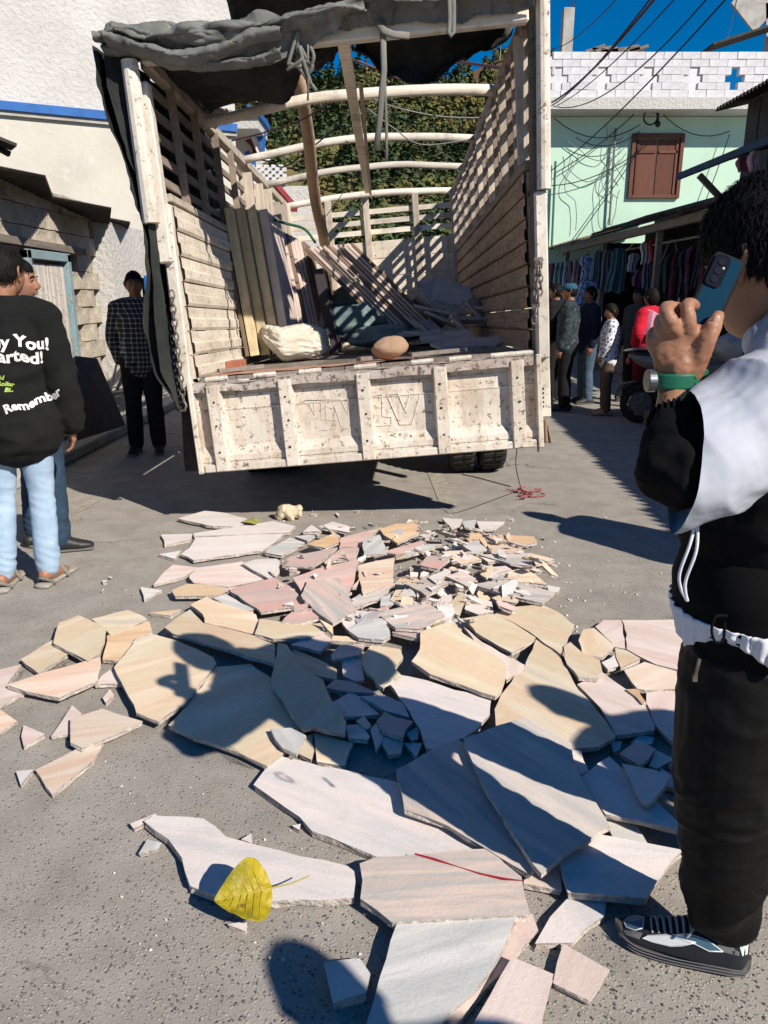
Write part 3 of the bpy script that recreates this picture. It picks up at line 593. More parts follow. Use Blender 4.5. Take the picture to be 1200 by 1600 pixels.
# overhead cables
for i, (p, q, r, mt, lab) in enumerate((((862, 160), (1030, -10), .016, 'redcable', 'thick maroon cable crossing the sky above the parapet'), ((862, 165), (1024, -12), .012, 'cable', 'black cable paired with the maroon cable'), ((870, 165), (1060, -8), .008, 'cable', 'thin black cable right of the maroon cable'), ((865, 166), (1110, -8), .009, 'cable', 'sagging black cable dipping before the parapet'), ((862, 266), (1140, -8), .010, 'cable', 'long black cable running down past the brown shutter'), ((1135, 60), (1152, -6), .006, 'greycable', 'near vertical thin wire at the upper right'), ((855, 78), (968, -6), .007, 'cable', 'thin black cable passing behind the roof pillar'))):
    a, b = at(*p, 17), at(*q, 9); sag = .35 if i == 3 else .12; m = MB(); m.tube([a.lerp(b, t / 14) - Vector((0, 0, sag * 4 * (t / 14) * (1 - t / 14))) for t in range(15)], r, 5); tag(m.build('overhead_cable', MT[mt]), lab, 'cable')

# ---------------------------------------------------------------- clothes stalls, right side of the street
st = empty('clothes_stall', (4.2, 14, 0), 0, 'dark market stall with mud stained roofing along the street', 'stall')
def SP(x, y, z): return Vector((x - 4.2, y - 14, z))
EZ = 2.62
yy = 9.2; i = 0
while yy < 19.6:
    wd = .85; tin_sheet('roof_sheet', st, SP(4.12 + rng.uniform(-.09, .1), yy, EZ + rng.uniform(-.03, .04)), (0, 1, rng.uniform(-.02, .02)), (1, 0, .26), wd + .05, 2.4, MT['oldtin'], .02, .11); yy += wd; i += 1
m = MB(); m.bar(SP(4.3, 9.2, EZ - .1), SP(4.3, 19.6, EZ - .1), .1, .12); m.build('eave_beam', MT['deckw'], st)
for y in (9.6, 13, 16.2, 19.4): m = MB(); m.bar(SP(4.4, y, 0), SP(4.4, y, EZ - .1), .09, .09); m.build('post', MT['deckw'], st)
m = MB(); m.bar(SP(6.4, 8.8, 1.5), SP(6.4, 19.8, 1.5), .1, 3.0); m.build('back_wall', MT['blackcloth'], st)
m = MB(); m.bar(SP(5.4, 19.7, 1.4), SP(6.4, 19.7, 1.4), 2.6, .1, (0, 1, 0)); m.build('end_wall', MT['blackcloth'], st)
m = MB(); m.box(SP(5.2, 14, .4), (1.2, 9.6, .8)); m.build('counter', MT['deckw'], st, bevel=.02)
m = MB(); m.bar(SP(4.62, 9.4, 2.32), SP(4.62, 19.5, 2.32), .03, .03); m.build('hanging_rail', MT['steel'], st)
# higher tin roofed stall nearer the camera, right
s2 = empty('tin_stall', (5.5, 10, 0), 0, 'tall dark shop front with jagged corrugated tin awning', 'stall')
def S2(x, y, z): return Vector((x - 5.5, y - 10, z))
for k in range(6): tin_sheet('roof_sheet', s2, S2(5.5 + rng.uniform(-.04, .04), 9.0 + k * .85, 4.46), (0, 1, 0), (1, 0, .22), .9, 2.4, MT['tinroof'], .03, .12)
for k in range(4): tin_sheet('awning_sheet', s2, S2(4.2, 8.6 + k * .8, 3.14), (0, 1, 0), (1, 0, .3), .85, 1.6, MT['tinroof'], .02, .1)
m = MB(); m.bar(S2(4.2, 8.5, 3.12), S2(4.2, 11.85, 3.12), .06, .08); m.build('awning_pole', pm('dark_blue_pole', (.03, .06, .12)), s2)
m = MB(); m.bar(S2(4.25, 11.2, 3.05), S2(4.7, 11.2, 2.65), .07, .07); m.build('bracket', MT['deckw'], s2)
m = MB()
m = None
for k in range(11): m = MB(); m.box(S2(5.95, 8.8 + k * .48, 3.75), (.06, .43, 1.5)); m.build('front_panel', MT['tinroof'], s2)
m = MB(); m.box(S2(6.6, 10.2, 1.5), (.3, 5, 3.0)); m.build('wall', MT['blackcloth'], s2)
# roof outside the frame that throws the jagged shade on the street
s3 = empty('corner_shop', (5.5, 3.5, 0), 0, 'shop with corrugated eave just outside the right of the frame', 'shop')
for k in range(8): tin_sheet('roof_sheet', s3, Vector((4.42 + .04 * k - 5.5, 1.0 + k * .82 - 3.5, 2.75 + .02 * (k % 2))), (0, 1, 0), (1, 0, .12), .84, 2.6, MT['tinroof'], .035, .13)
m = MB(); m.box((.9, -.1, 1.35), (.2, 5, 2.7)); m.build('wall', MT['creamplaster'], s3)
# ---------------------------------------------------------------- the lorry: measured pose (it leans to its left), rear hinge of the deck at the origin
TM = Matrix.Translation((-.1376, 4.97, 1.068)) @ Matrix.Rotation(R(-1.0715), 4, 'Z') @ Matrix.Rotation(R(-1.980), 4, 'X') @ Matrix.Rotation(R(-4.794), 4, 'Y')
TI = TM.inverted()
W2, TL, TH, PH = 1.115, 5.64, 1.85, 1.066
def tp(px, py, **k):                     # pixel -> point on a plane of the lorry's own frame (x=, y= or z=)
    o = TI @ Vector((0, 0, EYE)); d = (TI.to_3x3() @ ray(px, py)); (ax, val), = k.items(); i = 'xyz'.index(ax); return o + d * ((val - o[i]) / d[i])
truck = empty('lorry', mw=TM, label='worn white open-backed lorry leaning to its left with tailgate down', cat='truck')
def tb(mb, name, mat, parent=None, **k):
    o = mb.build(name, mat, None, **k); o.parent = parent or truck; return o
# tailgate
tg = None
prof = [(-.085, -.028), (-.115, -.03), (-.118, -.036), (-.20, -.036), (-.205, -.046), (-.215, -.04), (-.44, -.04), (-.50, -.078), (-.535, -.08), (-.54, -.074), (-.60, -.082), (-.605, -.03)]
m = MB(); m.grid(lambda u, v: Vector((-W2 + .01 + u * (2 * W2 - .02), prof[int(round(v * (len(prof) - 1)))][1] + .004 * nz((u * 7, v * 3, 0)), prof[int(round(v * (len(prof) - 1)))][0])), 60, len(prof))
m.grid(lambda u, v: Vector((-W2 + .01 + u * (2 * W2 - .02), -.012, -.085 - .52 * v)), 2, 2)
tg = tb(m, 'tailgate', MT['tpanel'], clean=False)
def sub(mb, name, mat, **k): o = mb.build(name, mat, None, **k); o.parent = tg; return o
m = MB(); nn = 26
def rail(u, v):
    x = -W2 + .02 + u * (2 * W2 - .04); a = v * 2 * math.pi; dent = .010 * nz((x * 5, 1, v)) + .012 * math.exp(-((x + .75) / .12) ** 2)
    cx, cz = [(-.098, -.028), (-.098, -.082), (-.02, -.088), (-.02, -.02), (-.098, -.028)][int(round(v * 4))]; return Vector((x, cx + dent * (v < .6), cz - dent))
m.grid(rail, 50, 5); sub(m, 'top_rail', paint('battered_rail_paint', (.52, .47, .42), (.32, .235, .19), (.12, .085, .07), .48, (1, 1, 1), .7, 1))
ribs = [-.955, -.497, -.002, .484, .965]
for x in ribs:
    m = MB(); w_ = .04
    for (z0, z1, y) in ((-.045, -.595, -.112),):
        m.add([Vector((x + sx * w_, yy, z)) for z in (z0, z1) for sx, yy in ((-1.25, -.03), (-1, y), (1, y), (1.25, -.03))], [(0, 1, 5, 4), (1, 2, 6, 5), (2, 3, 7, 6), (4, 5, 6, 7), (3, 2, 1, 0)])
    o = sub(m, 'rib', MT['tpanel'], bevel=.004)
for s in (-1, 1):
    m = MB(); m.box((s * (W2 - .018), -.06, -.31), (.034, .11, .585)); sub(m, 'end_flange', MT['tpanel'], bevel=.005)
m = MB(); m.box((0, -.09, -.575), (2 * W2 - .08, .02, .05)); sub(m, 'bottom_rail', MT['tpanel'], bevel=.006)
m = MB()
for x in ribs:
    for z in (-.15, -.3, -.47):
        m.tube([(x + rng.uniform(-.014, .014), -.110, z), (x, -.1165, z)], .0065, 8)
sub(m, 'rivets', MT['chassis'])
for x in (-.93, -.62, -.33, .02, .38, .62, .88, 1.0):
    m = MB(); m.tube([(x - .07, -.055, -.008), (x + .07, -.055, -.006)], .016, 8); m.box((x, -.03, -.012), (.1, .06, .012)); sub(m, 'hinge', MT['tpaint'], smooth=False)
# embossed outline letters, worn
def emboss(pts, r=.0042, closed=True, y=-.0415):
    P = [tp(px, py, y=y) for px, py in pts]; m = MB(); m.tube(P + ([P[0]] if closed else []), r, 5); return m
Z3 = lambda l: [(560 + x / 3.87, 520 + y / 3.87) for x, y in l]
Z2 = lambda l: [(290 + x / 4.138, 530 + y / 4.138) for x, y in l]
for nm, l, c in (('letter_l', Z3([(80, 380), (143, 372), (146, 505), (200, 508), (200, 556), (84, 565)]), True), ('letter_v', Z3([(172, 372), (238, 366), (280, 468), (312, 368), (374, 366), (324, 552), (252, 556)]), True),
                 ('letter_stroke', Z2([(770, 392), (930, 388), (930, 410), (905, 412), (908, 520), (880, 522), (876, 412), (830, 410), (834, 495), (800, 420), (772, 420)]), True), ('letter_n', Z2([(930, 390), (1000, 388), (1050, 490), (1050, 392)]), False),
                 ('letter_n', Z2([(915, 520), (960, 525), (960, 430), (1010, 575), (1060, 575)]), False), ('letter_bar', Z2([(850, 590), (968, 578), (972, 548)]), False)):
    sub(emboss(l, .0045 if nm in ('letter_l', 'letter_v') else .0028, c), nm, MT['tplank'])
# deck
for k in range(9):
    m = MB(); y0 = .0 if k else .0; x = -W2 + .06 + (k + .5) * (2 * W2 - .12) / 9; m.box((x, TL / 2, -.02), ((2 * W2 - .12) / 9 - .006, TL - .04, .04)); tb(m, 'deck_board', MT['deckw'])
m = MB(); m.grid(lambda u, v: Vector((-1.02 + 1.35 * u, .02 + v * (.5 - .2 * u), .004 + .016 * max(0, nz((u * 6, v * 3, 1)) + .3) * (1 - v))), 40, 14); tag(tb(m, 'brick_dust', MT['reddust'], smooth=True), kind='stuff')
m = MB(); m.box((0, .0, -.06), (2 * W2, .05, .07)); tb(m, 'rear_cross_beam', MT['tpaint'], bevel=.008)
# side walls
def side(s, mat, n, nm):
    for k in range(n):
        z0 = PH * k / n; hgt = PH / n - .006; x = s * (W2 - .02); m = MB(); ii = -s
        pr = [(0, 0), (.012, 0), (.022, hgt * .12), (.022, hgt * .48), (.010, hgt * .55), (.010, hgt * .96), (0, hgt)]
        nu = 26
        m.grid(lambda u, v: Vector((x + ii * (.012 + pr[int(round(v * 6))][0] + .005 * nz((u * 9, k * 3.1, v))), .03 + u * (TL - .06), z0 + pr[int(round(v * 6))][1])), nu, 7)
        m.box((s * (W2 - .01), TL / 2, z0 + hgt / 2), (.035, TL - .06, hgt)); o = tb(m, 'side_board', mat)
    for y in np.linspace(.55, TL - .1, 6):
        m = MB(); m.box((s * (W2 + .03), y, PH / 2 - .1), (.05, .09, PH + .25)); tb(m, 'side_stake', MT['tpaint'])
side(-1, MT['tplank'], 7, 'l'); side(1, MT['tbrown'], 8, 'r')
for s, mat in ((-1, MT['slath']), (1, MT['dark_shade_slat'])):
    m = MB(); m.box((s * W2, TL / 2, PH + .03), (.09, TL, .05)); tb(m, 'side_cap_rail', mat, bevel=.006)
    m = MB(); m.box((s * W2, TL / 2 + .02, TH), (.07, TL + .02, .085)); tb(m, 'top_side_rail', mat, bevel=.008)
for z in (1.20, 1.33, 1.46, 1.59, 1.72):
    m = MB(); m.box((-W2 - .01, TL / 2, z), (.02, TL, .05)); tb(m, 'side_slat', MT['dark_shade_slat'])  # left slats: the tarpaulin's shade is put into their darker colour
for k in range(9):
    y = .42 + k * .60; far = k > 3; m = MB(); m.bar((-W2 + .022, y + rng.uniform(-.03, .03), PH + .05), (-W2 + .022, y + rng.uniform(-.03, .03), TH - .03 - (rng.uniform(0, .12) if far else 0)), .03, .125 if far else .05, (1, 0, 0)); tb(m, 'side_upright', MT['slat'] if far else MT['dark_shade_slat'])  # near uprights coloured as if shaded, far planks as if sunlit
for z in (1.20, 1.33, 1.47, 1.61, 1.735):
    m = MB(); m.box((W2 + .012, TL / 2, z), (.02, TL, .055)); tb(m, 'side_slat', MT['dark_shade_slat'])
for k in range(22):
    y = .12 + k * .255; m = MB(); m.bar((W2 - .018, y, PH + .05), (W2 - .018, y + rng.uniform(-.015, .015), TH - .03), .03, .085 if k % 3 == 0 else .05, (1, 0, 0)); tb(m, 'side_upright', MT['dark_shade_slat'] if k % 3 else MT['slat'])
# headboard
hz = 0
for k, (z0, z1) in enumerate(((0, .2), (.205, .42), (.425, .63), (.635, .85), (.855, 1.08), (1.085, 1.30))):
    m = MB(); m.box((0, TL + rng.uniform(-.006, .006), (z0 + z1) / 2), (2 * W2 - .05, .04, z1 - z0)); tb(m, 'headboard_plank', MT['tplank'], bevel=.006)
for z in (1.42, 1.545, 1.67): m = MB(); m.box((0, TL, z), (2 * W2 - .06, .028, .062)); tb(m, 'headboard_slat', MT['slatx'])
for x in (-1.08, -.55, -.06, .58, 1.07): m = MB(); m.box((x, TL - .04, .95), (.085, .05, 1.78)); tb(m, 'headboard_post', MT['slat'], bevel=.006)
def arch(y, z, rise, mat, r=.035, x0=-W2, x1=W2, flatw=None, zl=0):
    m = MB(); P = []
    for i in range(15):
        u = i / 14; P.append((x0 + (x1 - x0) * u + 0, y + .012 * nz((u * 5, y, 0)), z + rise * math.sin(math.pi * u) + zl * (1 - u) + .012 * nz((u * 4, y * 3, 1))))
    m.tube(P, [flatw or r] * 15, 8, True, [r] * 15, (0, 0, 1)); return tb(m, 'roof_bow', mat, smooth=True)
arch(TL, TH - .02, .06, MT['slatx'], .026, flatw=.04); arch(4.2, TH, .10, MT['slatx'], .020, flatw=.035); arch(2.85, TH, .10, MT['slatx'], .023, flatw=.036); arch(1.32, TH, .085, MT['slatx'], .025, flatw=.04, zl=-.03)
m = MB(); m.bar((-W2, -.06, TH + .0), (W2, -.06, TH + .02), .075, .085); tb(m, 'rear_top_bar', MT['slatx'], bevel=.012)
m = MB(); m.bar((-W2, .2, TH + .1), (W2, .2, TH + .12), .06, .06); tb(m, 'rear_top_bar', MT['dark_shade_slat'], bevel=.012)
# ridge pole (two lapped pieces) and bare log leaning on the headboard
a, b = tp(536, 60, y=-.02), tp(575, 300, y=TL - .1); m = MB(); m.bar(a, b, .075, .03); tb(m, 'ridge_pole', MT['slatx'], bevel=.005)
m = MB(); m.bar(a + Vector((.06, .9, -.02)), b + Vector((.03, 0, -.02)), .03, .04); tb(m, 'ridge_pole', MT['slath'])
a, b = tp(464, 112, y=1.35), tp(506, 384, y=5.35); m = MB(); m.tube([a.lerp(b, t / 8) + Vector((.015 * math.sin(t), 0, .015 * math.cos(t * 1.7))) for t in range(9)], [.05, .052, .055, .056, .058, .06, .062, .064, .066], 10); tb(m, 'log_pole', MT['log'], smooth=True)
# rear posts
a, b = tp(208, 98, y=-.06), tp(259, 408, y=-.06); m = MB(); m.tube([tp(202, 95, y=-.14), tp(237, 349, y=-.14)], [.048, .052], 12); tb(m, 'round_pole', MT['tpaint'])
m = MB(); m.bar(tp(222, 130, y=-.05), tp(262, 412, y=-.05), .085, .09, (0, 1, 0)); tb(m, 'rear_post', MT['tpaint'], bevel=.01)
m = MB(); m.bar(tp(258, 320, y=-.02), tp(293, 610, y=-.02), .075, .07, (0, 1, 0)); tb(m, 'rear_post', MT['tpaint'], bevel=.01)
m = MB(); m.bar(tp(836, -20, y=-.03), tp(842, 420, y=-.03), .085, .09, (0, 1, 0)); tb(m, 'rear_post', paint('dark_post_paint', (.15, .125, .105), (.10, .08, .065), (.05, .04, .035), .5), bevel=.012)
m = MB(); m.tube([tp(848, -30, y=-.10), tp(850, 296, y=-.10)], [.040, .042], 12); tb(m, 'round_pole', MT['tpaint'])
m = MB(); m.bar(tp(843, 300, y=-.06), tp(848, 560, y=-.06), .075, .09, (0, 1, 0)); tb(m, 'rear_post', MT['tpaint'], bevel=.01)
m = MB(); m.bar(tp(846, 552, y=-.02), tp(849, 652, y=-.02), .09, .07, (0, 1, 0)); o = tb(m, 'corner_bracket', MT['tpaint'], bevel=.01)
m = MB()
for k in range(5): m.bar(tp(838, 608 + k * 7, y=-.06), tp(850, 607 + k * 7, y=-.06), .012, .012)
tb(m, 'bracket_slots', MT['chassis'])
m = MB(); m.bar(tp(293, 590, y=.05), tp(300, 735, y=.05), .08, .08, (0, 1, 0)); tb(m, 'rear_corner_plate', MT['chassis'])
m = MB(); m.bar(tp(842, 655, y=-.05), tp(841, 706, y=-.05), .012, .012); tb(m, 'latch_pin', MT['steel'])
# left face of the box (outside) is hidden by the tarpaulin; chassis, wheels, cab
m = MB()
for s in (-.42, .42): m.box((s, TL / 2 + .75, -.2), (.09, TL + 1.2, .2))
for y in (.3, 1.5, 3, 4.5): m.box((0, y, -.16), (1.9, .09, .1))
tb(m, 'chassis_frame', MT['chassis'])
m = MB(); m.box((0, .12, -.42), (1.5, .06, .12)); m.box((-.5, .12, -.3), (.06, .05, .25)); m.box((.5, .12, -.3), (.06, .05, .25)); tb(m, 'under_run_bar', MT['chassis'])
def wheel(cx, cy, dual=True):
    r = .43
    c = TI @ Vector((cx, cy, r)); root = MB()
    q = MB(); prof_ = [(.10, .235), (.115, .30), (.11, .39), (.075, .425), (-.075, .425), (-.11, .39), (-.115, .30), (-.10, .235)]
    for off in ((-.13, .13) if dual else (0,)):
        n = 40
        vs = [Vector((off + x, rr * math.cos(2 * math.pi * k / n), rr * math.sin(2 * math.pi * k / n))) for k in range(n) for x, rr in prof_]
        L_ = len(prof_); q.add(vs, [(k * L_ + i, k * L_ + i + 1, ((k + 1) % n) * L_ + i + 1, ((k + 1) % n) * L_ + i) for k in range(n) for i in range(L_ - 1)])
        for k in range(n):
            a = 2 * math.pi * k / n
            for sx in (-.05, .05): q.box((off + sx, .427 * math.cos(a), .427 * math.sin(a)), (.075, .03, .014), Matrix.Rotation(a - math.pi / 2 + .0, 3, 'X'))
    o = tb(q, 'wheel', MT['rubber'], loc=c)
    h_ = MB(); h_.tube([(-.2, 0, 0), (.2, 0, 0)], .235, 18); h_.build('hub', MT['chassis'], o)
wheel(.79, 6.72); wheel(-1.0, 6.72); wheel(.80, 11.4, False); wheel(-1.0, 11.4, False)
ax = TI @ Vector((-.1, 6.72, .42)); m = MB(); m.tube([ax - Vector((.85, 0, 0)), ax + Vector((.85, 0, 0))], .07, 10); m.ball(ax, .17, 12, 8); tb(m, 'rear_axle', MT['chassis'], smooth=True)
m = MB(); m.box((0, 6.55, .25), (2.05, 1.55, 1.2)); cab = tb(m, 'cab', MT['tpaint'], bevel=.12, seg=3)
m = MB(); m.box((0, 7.33, .5), (1.8, .03, .5)); q = m.build('windscreen', flat('dark_glass', (.02, .03, .035), .1), None); q.parent = cab
# chains
def chain(pts, name, step=.042, r=.0055):
    P = [Vector(p) for p in pts]; m = MB(); d = [0]
    for a, b in zip(P, P[1:]): d.append(d[-1] + (b - a).length)
    def at_(s):
        for i in range(len(P) - 1):
            if s <= d[i + 1]: return P[i].lerp(P[i + 1], (s - d[i]) / (d[i + 1] - d[i]))
        return P[-1]
    n = int(d[-1] / step)
    for i in range(n):
        c = at_((i + .5) * step); t = (at_(min(d[-1], (i + .7) * step)) - at_((i + .3) * step)).normalized(); sx = t.cross(Vector((0, 1, .1))).normalized(); sy = t.cross(sx)
        if i % 2: sx = sy
        m.tube([c + t * (math.cos(a) * step * .68) + sx * (math.sin(a) * step * .38) for a in [k * math.pi / 5 for k in range(11)]], r, 5, False)
    return tb(m, name, MT['steel'], smooth=True)
ch = chain([tp(268, 455, y=-.12), tp(274, 520, y=-.13), tp(281, 580, y=-.13), tp(287, 628, y=-.13)], 'chain')
m = MB(); m.tube([tp(287, 625, y=-.13), tp(291, 634, y=-.13), tp(289, 641, y=-.13), tp(281, 642, y=-.13), tp(275, 637, y=-.13)], [.008, .009, .009, .008, .005], 7); q = m.build('hook', MT['steel'], None, smooth=True); q.parent = ch
chain([tp(841, 408, y=-.14), tp(838, 450, y=-.14), tp(834, 515, y=-.14)], 'chain', .04); chain([tp(843, 408, y=-.14), tp(845, 450, y=-.14), tp(838, 480, y=-.14), tp(834, 500, y=-.15)], 'chain', .04)
m = MB(); m.box(tp(841, 406, y=-.12), (.05, .03, .03)); tb(m, 'chain_bracket', MT['steel'])

# ---------------------------------------------------------------- tarpaulin bunched over the rear roof bars
tarp = empty('tarpaulin', mw=TM, label='dark green canvas tarpaulin bunched over the lorry rear and hanging down', cat='tarpaulin')
def fold(p, a=.02, s=3.0, an=(1, 1, 1)):
    q = Vector((p[0] * an[0], p[1] * an[1], p[2] * an[2])) * s
    v = 0; f = 1.0; am = 1.0
    for k in range(4):
        n = noise.noise(q * f + Vector((3.7 * k, 1.1, 9.2))); v += am * (1 - abs(n) * 2.2); f *= 2.1; am *= .48
    return a * v
def tsheet(fn, nu, nv, a, s, an=(1, 1, 1), th=.006):
    P = [[Vector(fn(i / (nu - 1), j / (nv - 1))) for i in range(nu)] for j in range(nv)]
    Q = []
    for j in range(nv):
        for i in range(nu):
            du = P[j][min(i + 1, nu - 1)] - P[j][max(i - 1, 0)]; dv = P[min(j + 1, nv - 1)][i] - P[max(j - 1, 0)][i]; n = du.cross(dv); n = n.normalized() if n.length > 1e-8 else Vector((0, 0, 1))
            Q.append(P[j][i] + n * fold(P[j][i], a, s, an))
    m = MB(); m.add(Q, [(j * nu + i, j * nu + i + 1, (j + 1) * nu + i + 1, (j + 1) * nu + i) for j in range(nv - 1) for i in range(nu - 1)])
    o = m.build('canvas', MT['tarp'], None, smooth=True, clean=False); o.parent = tarp
    so_ = o.modifiers.new('s', 'SOLIDIFY'); so_.thickness = th; return o
def dark(o): o.data.materials[0] = MT['tarpshade']; return o  # gives a canvas piece the darker colour that stands in for shade
def poly(pts, t):                       # piecewise linear curve
    n = len(pts) - 1; f = min(t * n, n - 1e-6); i = int(f); f -= i; f = f * f * (3 - 2 * f) * .5 + f * .5; return Vector(pts[i]).lerp(Vector(pts[i + 1]), f)
# front fold: upper and lower outline measured along the rear bar; bellied towards the camera
topL = [tp(px, py, y=-.14) for px, py in ((160, 62), (182, 42), (225, 40), (275, 33), (330, 22), (400, 14), (470, 8), (530, 8), (575, 14))]
botL = [tp(px, py, y=-.14) for px, py in ((161, 84), (205, 78), (262, 98), (318, 101), (362, 104), (430, 94), (492, 66), (540, 44), (575, 30))]
def roll(top, bot, belly, back):
    def f(u, v):
        a = poly(top, u); b = poly(bot, u); t = v
        if t < .25: k = t / .25; return a + Vector((0, back * (1 - k), .02 * (1 - k)))      # goes back over the bar
        k = (t - .25) / .75; p = a.lerp(b, k); return p + Vector((0, -belly * math.sin(math.pi * min(1, k * 1.05)) - .03 + .03 * nz((u * 9, k * 2, 4)), 0))
    return f
tsheet(roll(topL, botL, .13, .5), 190, 60, .042, 2.6, (.8, 1, 2.6))
# lower lip that turns under, dusty hem
hem = [tp(px, py, y=-.20) for px, py in ((168, 62), (205, 70), (245, 84), (290, 94), (345, 82), (390, 62), (440, 52))]
tsheet(lambda u, v: poly(hem, u) + Vector((0, -.02 - .07 * math.sin(v * math.pi), .055 - .11 * v)), 100, 14, .018, 5)
hem2 = [tp(px, py, y=-.16) for px, py in ((163, 80), (210, 82), (262, 100), (330, 104), (400, 98), (440, 84))]
tsheet(lambda u, v: poly(hem2, u) + Vector((0, -.01 - .06 * math.sin(v * math.pi), .045 - .08 * v)), 100, 12, .016, 5)
# right fold, thinner
topR = [tp(px, py, y=-.14) for px, py in ((535, -8), (600, -14), (680, -20), (760, -25), (836, -30))]
botR = [tp(px, py, y=-.14) for px, py in ((538, 44), (590, 34), (640, 34), (700, 32), (760, 22), (834, 14))]
tsheet(roll(topR, botR, .12, .5), 150, 50, .045, 2.8, (1, 1, 1.8))
# heap on top, above the frame edge
tsheet(lambda u, v: tp(330 + 500 * u, 12 - 8 * u, y=-.05) + Vector((0, .9 * v - .12, .05 + .26 * math.sin(v * math.pi) * (.5 + .5 * math.sin(u * 9) ** 2))), 110, 30, .05, 2.6)
# ceiling sheet sagging under the left rear bows
CR = [tp(214, 90, y=-.05), tp(330, 100, y=-.03), tp(440, 95, y=-.02), tp(520, 66, y=-.02)]
CF = [tp(330, 182, y=1.30), tp(372, 165, y=1.34), tp(425, 150, y=1.36), tp(505, 92, y=1.0)]
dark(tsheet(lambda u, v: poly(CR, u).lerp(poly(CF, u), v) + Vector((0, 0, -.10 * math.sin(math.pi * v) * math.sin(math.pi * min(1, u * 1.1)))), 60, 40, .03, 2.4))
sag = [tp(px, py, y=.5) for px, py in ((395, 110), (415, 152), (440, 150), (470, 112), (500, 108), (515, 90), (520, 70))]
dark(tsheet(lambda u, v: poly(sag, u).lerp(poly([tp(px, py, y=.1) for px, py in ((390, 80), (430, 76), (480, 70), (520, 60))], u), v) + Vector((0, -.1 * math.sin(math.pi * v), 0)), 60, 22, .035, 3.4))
# centre swag behind the rear bar
sb = [tp(px, py, y=.12) for px, py in ((556, 62), (580, 98), (605, 116), (640, 119), (680, 125), (700, 112), (722, 82), (770, 70), (795, 38))]
sa = [tp(px, py, y=.02) for px, py in ((552, 48), (600, 44), (660, 38), (720, 34), (798, 26))]
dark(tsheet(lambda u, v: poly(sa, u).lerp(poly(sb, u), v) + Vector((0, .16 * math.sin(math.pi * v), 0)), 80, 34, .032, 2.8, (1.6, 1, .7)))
# left drape, hanging outside the left wall
E1 = [tp(px, py, y=-.16) for px, py in ((162, 70), (168, 130), (190, 205), (215, 270), (236, 330), (240, 420), (240, 500), (252, 580), (284, 640))]
E2 = [tp(px, py, y=-.10) for px, py in ((200, 92), (206, 150), (218, 220), (232, 290), (246, 350), (254, 425), (266, 500), (278, 570), (292, 635))]
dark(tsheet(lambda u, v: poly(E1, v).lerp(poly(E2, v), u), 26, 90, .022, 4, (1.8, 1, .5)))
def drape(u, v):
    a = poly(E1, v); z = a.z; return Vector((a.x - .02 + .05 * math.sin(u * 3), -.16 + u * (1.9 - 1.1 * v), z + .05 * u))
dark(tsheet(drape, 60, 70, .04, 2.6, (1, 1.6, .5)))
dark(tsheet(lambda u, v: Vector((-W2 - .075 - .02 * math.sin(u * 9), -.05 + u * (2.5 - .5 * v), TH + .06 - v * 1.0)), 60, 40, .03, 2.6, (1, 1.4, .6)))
tsheet(lambda u, v: Vector((-W2 - .05 + .2 * u, -.1 + v * 1.9, TH + .09 + .05 * math.sin(v * 7))), 16, 50, .03, 3)
# knot, straps
m = MB(); c = tp(476, 92, y=-.1)
for i in range(9):
    a = c + Vector((rng.uniform(-.05, .05), rng.uniform(-.05, .02), rng.uniform(-.08, .12))); m.limb([a, a + Vector((rng.uniform(-.06, .06), -.03, rng.uniform(-.1, .1))), a + Vector((rng.uniform(-.07, .07), 0, rng.uniform(-.13, -.02)))], [.011] * 3, 6)
o = tb(m, 'knot', MT['strap'], smooth=True); o.parent = tarp
def strap(pts, w_, t_, y):
    m = MB(); P = [tp(px, py, y=y) for px, py in pts]; m.tube(P, [w_] * len(P), 6, True, [t_] * len(P), (1, 0, 0)); o = m.build('strap', MT['strap'], None, smooth=True); o.parent = tarp
strap([(598, 30), (599, 80), (600, 110), (597, 140), (594, 180), (588, 235)], .018, .005, -.14); strap([(600, 100), (602, 150), (604, 200), (604, 252)], .009, .004, -.13); strap([(481, 70), (482, 110), (481, 157)], .006, .004, -.15)
strap([(702, -10), (703, 30), (701, 50), (705, 56), (709, 50), (709, 10), (708, -10)], .013, .006, -.27); strap([(590, 34), (600, 48), (615, 54), (640, 56)], .02, .006, -.16)
m = MB(); P = [tp(px, py, y=1.2) for px, py in ((395, 150), (404, 144), (412, 152), (408, 160))]
for i in range(5): q = P[i % 4]; m.limb([q, q + Vector((rng.uniform(-.03, .08), 0, rng.uniform(-.06, .05))), q + Vector((rng.uniform(.02, .12), -.02, rng.uniform(-.08, .02)))], [.022, .028, .012], 7)
o = m.build('tied_end', MT['strap'], None, smooth=True); o.parent = tarp
